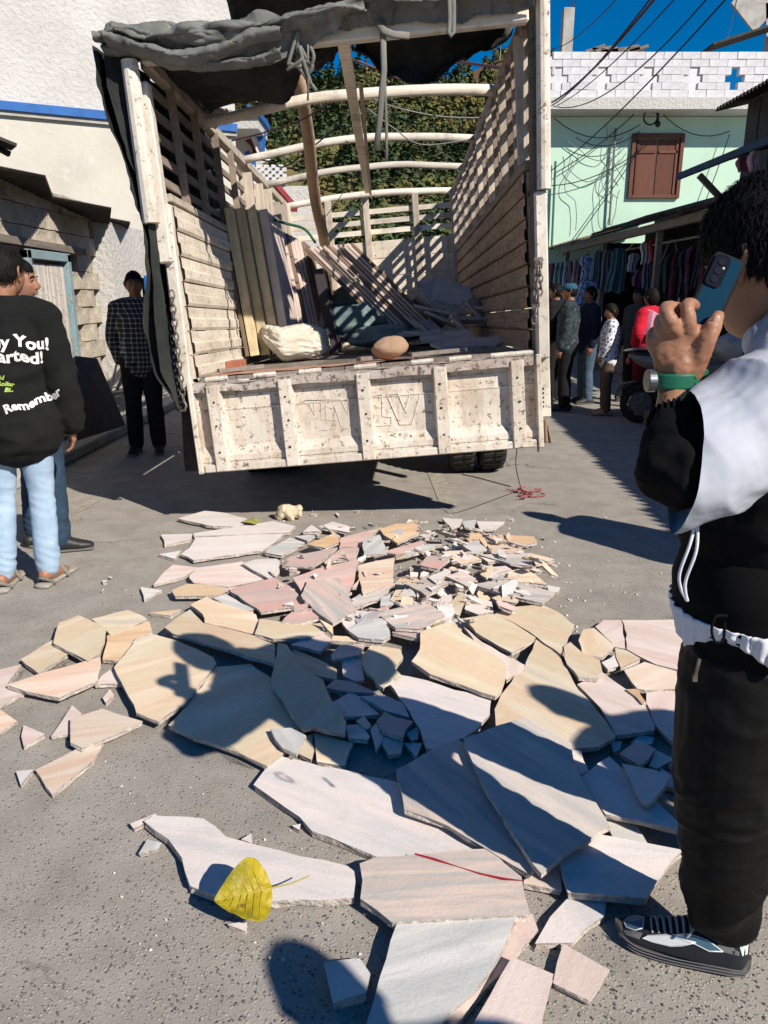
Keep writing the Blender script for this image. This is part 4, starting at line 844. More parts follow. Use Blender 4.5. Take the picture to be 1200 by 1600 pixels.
# ropes inside the load bed
for i, (pts, y0, y1, r, mt, lab) in enumerate(((((362, 220), (420, 205), (470, 188), (540, 145)), 2.6, 1.4, .007, 'redcable', 'maroon rope strung across the bows on the left'), (((558, 95), (600, 112), (640, 128), (700, 132)), 1.2, 1.4, .008, 'redcable', 'maroon rope running under the centre swag'), (((568, 148), (620, 168), (690, 182), (762, 184)), 1.6, 2.2, .006, 'greycable', 'slack pale rope between bows on the right'), (((575, 170), (615, 200), (660, 226), (745, 216)), 2.6, 2.8, .006, 'greycable', 'lowest slack pale rope near the headboard'), (((375, 245), (420, 252), (450, 258), (530, 195)), 3.2, 2.6, .007, 'cable', 'dark rope looping round the bare log pole'), (((712, 96), (745, 101), (790, 107)), 2.0, 1.2, .012, 'redcable', 'pinkish rope bundle by the top right rail'), (((500, 350), (530, 310), (557, 268)), 5.2, 4.4, .005, 'greycable', 'thin pale cord slanting before the headboard slats'))):
    P = [tp(px, py, y=y0 + (y1 - y0) * k / (len(pts) - 1)) for k, (px, py) in enumerate(pts)]; m = MB(); m.limb(P, [r] * len(P), 5, sub=8); o = m.build('rope', MT[mt], None, smooth=True); o.matrix_world = TM; tag(o, lab, 'rope')

# ---------------------------------------------------------------- the load in the bed
def load(o, label, cat, group=None): o.matrix_world = TM @ o.matrix_basis; return tag(o, label, cat, group)
def slab_lean(bot, top, th, dy, mat, label, group=None):       # a slab standing on its edge: bottom edge and top edge centres, thickness across
    a, b = Vector(bot), Vector(top); d = (b - a).normalized(); nrm_ = d.cross(Vector((0, 1, 0))).normalized(); m = MB()
    vs = [p + nrm_ * s * th / 2 + Vector((0, k * dy, 0)) for k in (0, 1) for p in (a, b) for s in (-1, 1)]
    m.add(vs, [(0, 1, 3, 2), (4, 6, 7, 5), (0, 4, 5, 1), (2, 3, 7, 6), (0, 2, 6, 4), (1, 5, 7, 3)])
    return load(m.build('stone_slab', mat, bevel=.004, center=True), label, 'slab', group)
for i in range(4):
    b0 = tp(398 + i * 17, 556 - i * 1.5, y=1.5 + .06 * i); t0 = tp(356 + i * 18, 324 + i * 1, y=1.56 + .06 * i)
    slab_lean(b0, t0, .075, .75, MT['yellowboard'] if i in (0, 1, 2) else MT['pinkedge'], ('yellowish stone slab standing first from the left wall', 'yellowish stone slab standing second from the left wall', 'yellowish stone slab standing third from the left wall', 'pinkish grey slab beside the yellowish slabs')[i])
    q = slab_lean(b0 + Vector((-.062, -.01, 0)), t0 + Vector((-.062, -.01, -.02)), .03, .7, MT['brownedge'], 'thin brown edged slab wedged between the yellowish slabs', 'brown slabs wedged on edge in the lorry bed')
for i in range(9):
    b0 = tp(462 + i * 5.5, 535 - i * .5, y=2.55 + .02 * i); t0 = tp(421 + i * 6.5, 352 + i * 3.2, y=2.75 + .06 * i); b0.z = max(.005, b0.z)
    slab_lean(b0, t0, .030, .7 + .04 * (i % 3), MT['pinkedge'] if i % 4 else MT['brownedge'], 'pink stone slab in the upright row behind the white sack', 'pink slabs standing on edge in the lorry bed')
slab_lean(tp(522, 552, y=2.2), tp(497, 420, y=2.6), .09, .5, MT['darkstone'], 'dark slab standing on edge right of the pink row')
for i in range(11):
    off = i * .031; b0 = tp(622 + i * 9.0, 533 + i * .6, y=2.7 + (i % 3) * .03); t0 = tp(477 + i * 7.2, 388 - i * .8, y=2.75 + (i % 4) * .03)
    slab_lean(b0, t0, .027, .85, MT['pinkedge'] if i % 5 else MT['brownedge'], 'long pink slab in the stack leaning diagonally across the bed', 'pink slabs leaning diagonally in the lorry bed')
def blob(name, c, r, mat, label, cat, fn, n=40, mm=26, rot=None):
    m = MB(); m.ball((0, 0, 0), r, n, mm, rot, fn); o = m.build(name, mat, smooth=True, loc=c); return load(o, label, cat)
def sackfn(seed, a=.10, sq=.75):
    def f(p, d):
        q = Vector((math.copysign(abs(d.x) ** sq, d.x) * abs(p.x / d.x) if abs(d.x) > 1e-6 else 0, math.copysign(abs(d.y) ** sq, d.y) * abs(p.y / d.y) if abs(d.y) > 1e-6 else 0, p.z))
        k = 1 + .03 * (1 - 2 * abs(noise.noise(d * 7 + Vector((seed, 3, 1))))) + .016 * (1 - 2 * abs(noise.noise(d * 15 + Vector((2, seed, 1))))) + a * noise.noise(d * 1.6 + Vector((seed, 0, 0))) + a * .55 * (1 - 2 * abs(noise.noise(d * 3.5 + Vector((0, seed, 0))))) + a * .25 * noise.noise(d * 9 + Vector((0, 0, seed)))
        q = q * k
        if q.z < 0: q.z *= .75
        return q
    return f
c = tp(462, 537, y=1.55); c.z = .13
def wsack(p, d):
    q = sackfn(3, .12)(p, d); k = max(0, -q.x - .10) / .2; q.z *= 1 - .25 * k; q.y *= 1 - .5 * k; q.z += .14 * k; return q
blob('white_sack', c, (.27, .2, .155), MT['sackw'], 'plump white woven sack lying at the rear of the bed', 'sack', wsack, 96, 64)
for (px, py, y, r, mt, lab, sd) in ((566, 470, 3.4, (.3, .3, .17), 'sackg', 'grey green sack with light blue patch behind the dark slab', 1), (548, 508, 2.9, (.32, .3, .2), 'sackt', 'dark teal sack next to the dark standing slab', 2), (606, 500, 3.1, (.32, .28, .17), 'sackt', 'dark teal sack under the diagonal slabs', 5), (600, 527, 2.2, (.30, .22, .10), 'sackt', 'flat dark sack at the front of the sack heap', 8)):
    c = tp(px, py, y=y); blob('sack', c, r, MT[mt], lab, 'sack', sackfn(sd, .16))
m = MB(); c = tp(574, 462, y=3.08); m.box(c, (.2, .02, .13), Matrix.Rotation(.3, 3, 'X')); load(m.build('blue_packet', flat('light_blue_plastic', (.25, .50, .56), .4), center=True, bevel=.006), 'light blue packet lying on the grey green sack', 'packet')
c = tp(610, 545, y=.28); c.z = .085
blob('boulder', c, (.125, .1, .075), MT['boulder'], 'smooth tan boulder resting on the tailgate edge', 'boulder', lambda p, d: p * (1 + .10 * noise.noise(d * 1.3) + .03 * noise.noise(d * 4) + .012 * noise.noise(d * 12)), 48, 32, Matrix.Rotation(-.16, 3, 'Y'))
m = MB(); c = tp(368, 562, y=.5); c.z = .045; m.box((0, 0, 0), (.11, .2, .075)); load(m.build('brick', MT['brick'], bevel=.006, loc=c), 'red brick lying below the yellowish slabs', 'brick')
for (a, b, w_, lab) in (((340, 571), (410, 566), .05, 'short dark board lying near the red brick'), ((560, 560), (620, 553), .06, 'pale board lying behind the boulder'), ((640, 548), (760, 538), .08, 'dark long board lying flat right of the boulder')):
    p, q = tp(*a, y=.22), tp(*b, y=.4); p.z = q.z = .03; m = MB(); m.bar(p, q, w_, .025); load(m.build('board', MT['deckw'], center=True), lab, 'board')
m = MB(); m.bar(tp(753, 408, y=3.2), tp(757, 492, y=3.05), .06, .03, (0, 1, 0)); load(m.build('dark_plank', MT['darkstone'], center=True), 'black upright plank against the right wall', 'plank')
def plate(pts, th, mat, label, ys):
    P = [tp(px, py, y=y) for (px, py), y in zip(pts, ys)]; n = (P[1] - P[0]).cross(P[2] - P[0]).normalized(); n = -n if n.z < 0 else n; c = sum(P, Vector()) / len(P)
    m = MB(); k = len(P); m.add([p - c for p in P] + [p - c - n * th for p in P], [tuple(range(k)), tuple(reversed(range(k, 2 * k)))] + [(i, k + i, k + (i + 1) % k, (i + 1) % k) for i in range(k)]); return load(m.build('broken_slab', mat, loc=c), label, 'slab')
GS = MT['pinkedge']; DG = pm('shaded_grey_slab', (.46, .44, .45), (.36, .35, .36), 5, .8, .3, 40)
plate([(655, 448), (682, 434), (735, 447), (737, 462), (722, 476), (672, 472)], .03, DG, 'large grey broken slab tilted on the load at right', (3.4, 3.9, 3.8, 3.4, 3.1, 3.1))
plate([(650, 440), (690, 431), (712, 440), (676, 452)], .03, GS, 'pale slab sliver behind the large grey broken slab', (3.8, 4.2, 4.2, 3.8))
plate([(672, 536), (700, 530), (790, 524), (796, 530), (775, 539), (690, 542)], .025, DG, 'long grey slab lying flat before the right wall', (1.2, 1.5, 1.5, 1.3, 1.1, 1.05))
for i in range(16):
    px, py = rng.uniform(650, 775), rng.uniform(478, 528); y = 1.6 + (535 - py) / 40; c = tp(px, py, y=y); a = rng.uniform(-.6, .4); m = MB(); L_ = rng.uniform(.2, .5)
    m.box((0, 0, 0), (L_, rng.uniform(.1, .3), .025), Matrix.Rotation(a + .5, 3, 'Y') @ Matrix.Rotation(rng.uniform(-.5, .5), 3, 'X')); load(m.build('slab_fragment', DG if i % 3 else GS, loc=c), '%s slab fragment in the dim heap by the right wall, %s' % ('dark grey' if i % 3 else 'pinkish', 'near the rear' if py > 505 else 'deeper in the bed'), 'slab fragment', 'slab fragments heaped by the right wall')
# green rope round the standing slabs
m = MB(); P = [tp(px, py, y=2.0) for px, py in ((338, 342), (370, 345), (410, 341), (450, 350), (476, 358), (492, 378))]; m.limb(P, [.013] * 6, 6); P = [tp(px, py, y=1.95) for px, py in ((408, 345), (412, 420), (416, 470), (412, 500), (416, 520))]; m.limb(P, [.009] * 5, 6)
o = m.build('green_rope', MT['greenrope'], smooth=True); load(o, 'green nylon rope tied round the standing slabs', 'rope')
# rag, wire and rope scraps at the right rear corner
m = MB(); m.grid(lambda u, v: tp(845 + 10 * u + 6 * v, 655 + 36 * v, y=-.06) + Vector((0, .03 * math.sin(u * 9 + v * 3), 0)), 14, 20); o = m.build('rag', cloth('brown_rag', (.33, .24, .17), (.22, .15, .1)), smooth=True, clean=False); load(o, 'torn brown rag hanging under the right rear corner', 'rag'); q = o.modifiers.new('s', 'SOLIDIFY'); q.thickness = .008
m = MB(); P = [tp(808, 700, y=-.05), tp(806, 720, y=-.03), tp(808, 740, y=0)]; P = [TM @ p for p in P] + [gz(815, 765, .01), gz(822, 772, .01)]; m.limb(P, [.0035] * len(P), 5); tag(m.build('hanging_wire', MT['redcable'], smooth=True), 'thin dark wire dangling from the tailgate to the street', 'wire')
m = MB(); P = [gz(px, py, .006) for px, py in ((722, 741), (745, 746), (775, 754), (798, 760))]; m.limb(P, [.004] * 4, 5); tag(m.build('ground_wire', MT['cable'], smooth=True), 'thin dark wire lying on the street by the wheel', 'wire')
m = MB()
for k in range(9):
    c = gz(rng.uniform(806, 832), rng.uniform(764, 776), .012); P = [c]; 
    for j in range(5): P.append(P[-1] + Vector((rng.gauss(0, .035), rng.gauss(0, .035), rng.uniform(-.008, .012))))
    P = [Vector((p.x, p.y, max(.006, p.z))) for p in P]; m.limb(P, [.006] * 6, 5)
tag(m.build('rope_tangle', cloth('pink_red_rope', (.42, .14, .16), (.3, .1, .1)), smooth=True), 'tangle of pinkish red rope on the street', 'rope')
# ---------------------------------------------------------------- the spilled slabs: outlines measured from the photograph, laid at their own height
def slab_mesh(P, th, mat, seed, vein=None, subdiv=.05, edge=.0025):
    rr = random.Random(seed); n = len(P); c = sum(P, Vector()) / n
    Q = []
    for i in range(n):                   # broken edges: midpoints pushed in and out
        a, b = P[i], P[(i + 1) % n]; Ln = (b - a).length; k = max(1, int(Ln / subdiv)); nr = Vector((-(b - a).y, (b - a).x, 0)).normalized()
        bow = rr.uniform(-.02, .02) * Ln
        for j in range(k):
            t = j / k; Q.append(a.lerp(b, t) + nr * ((rr.gauss(0, edge) if j else 0) + bow * 4 * t * (1 - t)))
    up = (P[1] - P[0]).cross(P[2] - P[0])
    N_ = len(Q); va = rr.uniform(0, math.pi) if vein is None else R(vein + 90); ca, sa = math.cos(va), math.sin(va); ox, oy = rr.uniform(-9, 9), rr.uniform(-9, 9)
    vs = []; 
    for q in Q: vs.append(q - c)
    for q in Q:
        d = (q - c); d2 = Vector((d.x, d.y, 0)); d2 = d2.normalized() if d2.length > 1e-6 else d2
        vs.append(q - c - d2 * rr.uniform(-.002, .007) - Vector((0, 0, th * .5 + rr.uniform(-.003, .003))))
    for q in Q:
        d = (q - c); d2 = Vector((d.x, d.y, 0)); d2 = d2.normalized() if d2.length > 1e-6 else d2
        vs.append(q - c - d2 * rr.uniform(-.001, .006) - Vector((0, 0, th)))
    fs = [tuple(range(N_)), tuple(reversed(range(2 * N_, 3 * N_)))]; mi = [0, 1]
    for i in range(N_):
        j = (i + 1) % N_; fs += [(i, N_ + i, N_ + j, j), (N_ + i, 2 * N_ + i, 2 * N_ + j, N_ + j)]; mi += [1, 1]
    me = bpy.data.meshes.new('slab'); me.from_pydata([tuple(v) for v in vs], [], fs); me.materials.append(mat); me.materials.append(MT['fracture']); me.polygons.foreach_set('material_index', mi)
    b = bmesh.new(); b.from_mesh(me); bmesh.ops.recalc_face_normals(b, faces=b.faces); uv = b.loops.layers.uv.new('UVMap')
    for f in b.faces:
        for l in f.loops: x, y = l.vert.co.x, l.vert.co.y; l[uv].uv = (x * ca + y * sa + ox, -x * sa + y * ca + oy)
    b.to_mesh(me); b.free(); return me, c
def slab(pts, z, mat, label, tilt=(0, 0), vein=None, th=.0175, name='stone_slab', cat='stone slab', group='broken stone slabs spilled on the street'):
    pts = [tuple(map(float, p.split(','))) for p in pts.split()] if isinstance(pts, str) else pts
    z = z / 100.0; P = [gz(px, py, z) for px, py in pts]; c = sum(P, Vector()) / len(P)
    for k in range(3):
        P = [gz(px, py, max(th * .95, z + (p.x - c.x) * tilt[0] + (p.y - c.y) * tilt[1])) for (px, py), p in zip(pts, P)]
    ar = sum(P[i].x * P[(i + 1) % len(P)].y - P[(i + 1) % len(P)].x * P[i].y for i in range(len(P)))
    if ar < 0: P.reverse()
    seed = sum(ord(ch) * (i + 1) for i, ch in enumerate(label)) + int(pts[0][0] * 7 + pts[0][1])
    me, c = slab_mesh(P, th, MT[mat], seed, vein); o = link(name, me, None, c)
    return tag(o, label, cat, group)
S = slab
# foreground
S('396,1226 434,1181 620,1222 700,1262 800,1325 700,1339 590,1339 487,1298 468,1276 430,1250', 2.6, 'white', 'big whitish pink slab lying under the two dark tilted slabs', vein=-30, th=.022)
S('562,1349 585,1340 767,1326 815,1370 828,1428 720,1436 612,1441 563,1404', 5.2, 'stripe', 'striped pink and grey slab crossed by a red painted line', vein=3, th=.022)
S('620,1443 700,1438 808,1426 795,1462 777,1500 745,1545 700,1584 660,1650 560,1650 585,1560', 4.4, 'grey', 'large plain grey slab at the bottom edge, below the red lined slab', vein=20)
S('815,1425 832,1428 841,1453 806,1494 745,1560 712,1602 680,1590 780,1498', 2.1, 'pink', 'narrow pink strip sticking out right of the large grey slab')
S('800,1495 832,1508 865,1522 856,1560 838,1660 715,1660 745,1590', 4.3, 'pink', 'pale pink slab at the bottom edge right of the large grey slab', vein=60)
S('880,1474 952,1515 938,1540 920,1563 864,1536', 2.2, 'pink', 'small pink four sided slab with a faint red stain, in front of the sneaker')
S('890,1400 947,1407 945,1430 915,1450 895,1473 836,1474 860,1432', 2.2, 'white', 'whitish slab half in shade touching the sneaker toe')
S('506,1502 562,1497 578,1520 572,1551 520,1566', 2.6, 'grey', 'small thick grey block alone in the shadow at the bottom', th=.026)
S('225,1283 240,1274 318,1279 353,1307 400,1320 470,1338 543,1353 556,1363 554,1402 500,1407 430,1408 345,1404 297,1384 284,1340 263,1311', 3.2, 'white', 'long whitish curved slab under the yellow leaf', vein=-12, th=.022)
S('203,1287 243,1271 246,1277 208,1294', 2, 'pink', 'thin pinkish chip off the tip of the leaf slab', th=.015); S('217,1333 230,1312 253,1317 247,1326', 2, 'grey', 'small grey triangular chip beside the leaf slab', th=.016)
S('377,1311 393,1302 394,1318', 2, 'white', 'tiny white chip on the asphalt above the leaf', th=.015); S('456,1290 470,1287 468,1297', 1.5, 'white', 'tiny white chip below the edge of the big whitish slab', th=.012)
S('619,1203 680,1168 716,1154 762,1195 800,1270 838,1353 827,1366 760,1326 700,1290 632,1265', 6.2, 'stripe', 'dark striped slab tilted on the big whitish slab, left of its twin', vein=-57, tilt=(0, .03))
S('723,1153 767,1138 823,1120 893,1162 897,1193 907,1213 930,1252 953,1290 897,1325 846,1365 833,1350 773,1257', 9.0, 'greystripe', 'broad dark slab overlapping the striped one, with a lit strip across', vein=-48, tilt=(-.02, .03))
S('897,1327 933,1303 1000,1315 1067,1328 1033,1367 1010,1404 950,1398 887,1394 873,1341', 5.0, 'white', 'bluish white slab next to the sneaker, crossed by a diagonal lit band', vein=-8, th=.022)
S('820,1368 874,1342 878,1392 818,1380', 2.8, 'pink', 'small shaded pink piece wedged under the broad dark slab')
S('945,1280 993,1286 1012,1318 960,1314', 2.6, 'grey', 'shaded grey piece under the lavender slab')
S('906,1215 952,1182 985,1212 1022,1248 1072,1294 1068,1299 1000,1283 946,1272', 6.2, 'white', 'shaded lavender slab with a triangle piece on top', vein=-40, tilt=(0, .05))
S('972,1193 1024,1203 1047,1212 1014,1256 1002,1253', 8.6, 'white', 'triangular shaded piece lying on the lavender slab')
S('968,1177 998,1155 1024,1170 1013,1186 998,1195', 4.2, 'pink', 'small shaded mauve piece above the triangle piece'); S('1024,1172 1054,1186 1026,1201 1014,1196', 3.0, 'grey', 'small bluish shaded piece right of the mauve piece'); S('1046,1194 1060,1189 1071,1219 1048,1207', 3.0, 'grey', 'small bluish piece beside the black trouser leg'); S('1032,1200 1070,1222 1060,1233 1036,1227', 2.6, 'grey', 'flat bluish shaded piece below the trouser side piece')
S('894,1171 908,1173 920,1204 905,1212 897,1200', 5.2, 'white', 'bright narrow lit sliver beside the broad dark slab'); S('985,1160 1000,1148 1022,1152 1018,1163', 2.2, 'white', 'little shaded chip under the pink slab edge'); S('955,1160 972,1157 968,1172 958,1175', 2.2, 'grey', 'little bluish chip between cream slab and mauve piece')
# left middle
S('178,1043 207,1007 213,998 240,991 277,1001 333,1027 338,1037 290,1097 248,1127 213,1113 202,1090 190,1066', 5.0, 'cream', 'cream slab bearing the shadow of a head and hand', vein=35)
S('263,1133 337,1042 392,1037 425,1060 478,1140 440,1180 418,1197 350,1168 300,1152', 3.6, 'cream', 'large cream slab mostly in shadow, right of the head shadow', vein=38)
S('424,1068 434,1004 448,1007 474,1044 505,1062 514,1086 541,1128 539,1146 490,1136 474,1139 445,1100', 6.6, 'cream', 'shaded cream slab with a curved lower edge lying on the large shadowed one', vein=70, tilt=(0, .02))
S('456,1013 495,1029 526,1046 526,1062 476,1050', 4.6, 'cream', 'sunlit cream piece behind the curved shaded slab'); S('423,1139 454,1137 478,1149 463,1178 441,1168', 6.2, 'grey', 'grey rounded shard lying on the large shadowed cream slab', tilt=(.04, .02)); S('491,1145 552,1161 539,1197 495,1190', 2.8, 'cream', 'shaded square cream piece beyond the big whitish slab'); S('467,1178 478,1151 490,1145 486,1187', 2.4, 'cream', 'narrow shaded strip left of the square cream piece')
# shaded shards in the middle
for p, z, m_, l in (('508,1074 523,1062 547,1064 599,1085 552,1081', 5, 'rose', 'long pinkish shard at the shadow line'), ('517,1099 547,1081 565,1090 593,1116 573,1118 534,1120', 4.4, 'pink', 'mauve shaded shard in the middle of the pile'), ('562,1088 601,1086 630,1099 640,1121 601,1110', 5.6, 'grey', 'blue grey shaded shard pointing left'), ('539,1133 565,1131 578,1151 575,1156 545,1153', 4, 'grey', 'teal looking shaded shard under the mauve one'), ('556,1127 569,1118 580,1133 573,1140', 4.4, 'pink', 'tiny mauve shaded shard'), ('578,1140 588,1129 599,1155 588,1173', 3.6, 'pink', 'upright narrow mauve shard'),
                    ('588,1127 601,1112 617,1120 645,1127 630,1152 599,1142', 5.4, 'rose', 'reddish shard with one bright corner'), ('595,1144 630,1155 627,1177 608,1179 597,1164', 3.2, 'pink', 'mauve shard below the reddish one'), ('634,1146 656,1133 653,1155 643,1157', 3, 'grey', 'blue shard left of the big pale slab'), ('630,1161 660,1161 651,1183', 2.4, 'grey', 'blue triangular shard on dark asphalt'), ('527,1076 548,1066 552,1080 530,1088', 3, 'grey', 'greenish shaded shard under the long pinkish one')): S(p, z, m_, l)
S('534,1031 565,1029 569,1062 554,1064 536,1056', 5, 'pink', 'pale pink square piece left of the red stained stone'); S('565,1025 580,1008 625,1014 630,1027 617,1044 627,1055 601,1068 599,1075 588,1068 567,1040', 7.2, 'cream', 'pale cream stone piece with a red stain')
S('605,1065 617,1053 640,1057 667,1063 710,1078 768,1090 765,1115 745,1140 725,1152 680,1172 667,1169 640,1112', 4.8, 'white', 'large pale slab under the big cream slab, with hand shadow', vein=-25)
S('643,1033 656,1014 657,987 688,976 708,972 724,990 744,1003 770,1022 790,1036 790,1061 783,1081 774,1088 733,1074 672,1053', 8.0, 'cream', 'big sunlit cream slab near the middle of the pile', vein=-45, tilt=(0, .02))
S('724,979 753,1003 796,1027 820,1039 813,1048 792,1062 760,1030', 5.6, 'pink', 'pinkish slab edge behind the big cream slab'); S('724,966 770,959 800,972 837,996 820,1010 800,1020 779,1009 744,988', 6.8, 'cream', 'cream slab with a straight left edge, upper right', vein=-40)
S('772,960 792,949 844,944 870,955 898,977 883,1009 876,1022 841,997 800,971', 5.6, 'cream', 'cream slab at the upper right rim of the pile', vein=-35)
S('800,1027 814,1036 820,1042 838,999 860,1014 878,1031 897,1067 925,1100 948,1128 962,1151 935,1167 893,1170 840,1140 775,1138 773,1108 790,1077 806,1052', 5.0, 'cream', 'large cream slab with an oval shadow on it', vein=-48)
S('881,1010 891,1003 908,1018 937,1031 941,1048 933,1060 904,1058 886,1038', 6.2, 'cream', 'round edged cream slab right of the oval shadow slab', vein=-50); S('904,1000 912,983 928,981 961,1010 942,1027 910,1023', 5.4, 'cream', 'cream five sided piece at the pale pink slabs'); S('930,979 944,969 970,969 977,1014 961,1011', 2.8, 'pink', 'pale pink slab left of the large pale pink one'); S('972,969 1010,969 1085,968 1085,1053 1025,1038 979,1014', 2.8, 'pink', 'large pale pink slab lying flat behind the black trousers', vein=-35)
S('961,1012 979,1016 1001,1029 970,1043 963,1027', 4.8, 'cream', 'cream piece on the large pale pink slab'); S('975,1047 1007,1034 1070,1053 1070,1076 1007,1078 996,1076', 5.2, 'peach', 'peach slab with a straight dark edge by the trousers'); S('1010,1082 1070,1079 1070,1116 1062,1170 1025,1134 1010,1098', 4.4, 'pink', 'pink slab half shaded touching the trousers'); S('902,1069 941,1050 977,1076 1007,1100 1023,1133 1023,1141 961,1149 939,1107', 4.2, 'pink', 'pale slab in front of the peach one, lower part shaded', vein=-40)
S('940,1035 962,1022 968,1040 950,1046', 4.4, 'white', 'small whitish chip between the cream pieces'); S('978,1077 996,1076 1010,1098 1004,1100', 5, 'orange', 'little orange wedge by the dark edge')
# back left
for p, z, m_, l, v in (('278,810 320,798 350,801 397,813 367,823 333,822', 3, 'white', 'whitish slab farthest back on the left, nearest the lorry', 10), ('303,833 373,822 427,814 462,822 453,832 303,838', 2.6, 'white', 'long whitish slab under the small round leaf', 5), ('305,840 375,836 443,834 430,847 410,860 302,875 283,866 298,853', 3, 'white', 'wide whitish slab with a curved left corner', 12), ('252,835 300,834 298,843 257,852', 2, 'white', 'small whitish piece left of the long slab', 0), ('248,866 283,860 273,873', 2, 'white', 'small flat triangle near the left rim', 0), ('240,913 257,893 270,882 312,887 290,900', 2.4, 'pink', 'pale pointed slab at the left rim', 15),
                       ('295,902 307,887 378,877 427,903 357,917 303,911', 3.2, 'pink', 'pale pink wide slab behind the orange piece', 5), ('378,880 400,874 433,873 437,893 423,906 400,893', 5.2, 'white', 'white pointed slab with a dark left edge', 20), ('268,922 293,912 325,913 357,919 343,930 273,931', 4.2, 'orange', 'orange slab lying at the left of the pile', 5), ('357,921 427,903 453,916 473,937 473,945 453,949 407,956', 6, 'rose', 'rosy slab with grey stripes, left of centre', 20), ('333,935 353,928 397,952 383,956', 4.6, 'grey', 'narrow grey slab under the rosy one', -30), ('297,945 323,932 350,943 400,960 404,973 397,991 320,973 317,960', 5.2, 'cream', 'cream slab with a notched left edge', -12), ('257,980 297,952 317,973 397,993 430,1007 430,1037 373,1020 270,990', 6.2, 'cream', 'long cream slab slanting down on the left', -20),
                       ('398,990 407,967 453,973 510,973 507,990 473,998 427,998', 7, 'cream', 'cream slab with a rosy left end', 10), ('440,972 460,950 493,950 502,963 473,974', 7.6, 'rose', 'small rosy striped slab above the cream one', 15), ('470,930 480,907 530,903 545,930 557,953 520,974 500,960', 9, 'stripe', 'striped rose and grey slab at the heart of the pile', -62), ('457,903 500,887 560,873 555,900 545,927 480,908 470,923', 7.4, 'rose', 'deep rose slab beneath the striped one', 25), ('440,883 453,870 527,855 507,873 487,886', 7.4, 'rose', 'pointed rose slab with a pale rim', 18), ('507,877 533,857 563,855 557,871', 6.4, 'rose', 'rose piece right of the pointed one', 18), ('480,850 523,832 530,847 507,856', 7.4, 'orange', 'bright orange piece at the back of the pile', 0), ('533,840 597,823 563,853 530,855', 5.4, 'rose', 'rosy piece next to the grey square one', 10), ('567,843 593,835 605,863 568,868', 8.8, 'grey', 'greenish grey square piece', 70), ('560,883 590,876 617,871 617,913 567,928', 8.4, 'peach', 'peach coloured slab right of the striped rose one', 10),
                       ('594,826 620,818 651,818 655,832 621,849 600,836', 7.6, 'orange', 'orange slab with yellow corner at the top of the pile', 20), ('497,823 520,815 547,823 545,832', 5, 'white', 'white slab piece near the lumpy stone', 0), ('473,831 487,820 503,830', 4, 'white', 'white little lump piece near the lumpy stone', 0), ('460,838 500,832 480,844', 3.2, 'grey', 'thin grey shard at the back', 0), ('427,853 453,840 477,848 440,868 413,863', 3.2, 'grey', 'greyish flat shard right of the wide whitish slab', 0), ('547,937 577,920 610,915 595,935 550,950', 7.2, 'greystripe', 'grey pointed slab below the peach one', 25), ('533,970 553,953 587,957 567,973 543,984', 6.4, 'white', 'pale piece right of the striped rose slab', 0), ('543,984 573,963 603,967 610,993 600,1000 560,996', 8.6, 'grey', 'pale grey slab with a white broken rim', 30),
                       ('517,993 587,998 600,1007 520,1001', 6, 'cream', 'thin cream slab edge in shadow of the pale grey slab', 0), ('453,1007 507,990 520,1000 500,1018', 6.2, 'pink', 'pale pink triangle in the middle', 0), ('517,1024 530,1008 570,1005 563,1023 520,1031', 6.2, 'rose', 'rosy piece below the pale grey slab', 10)): S(p, z, m_, l, vein=v)
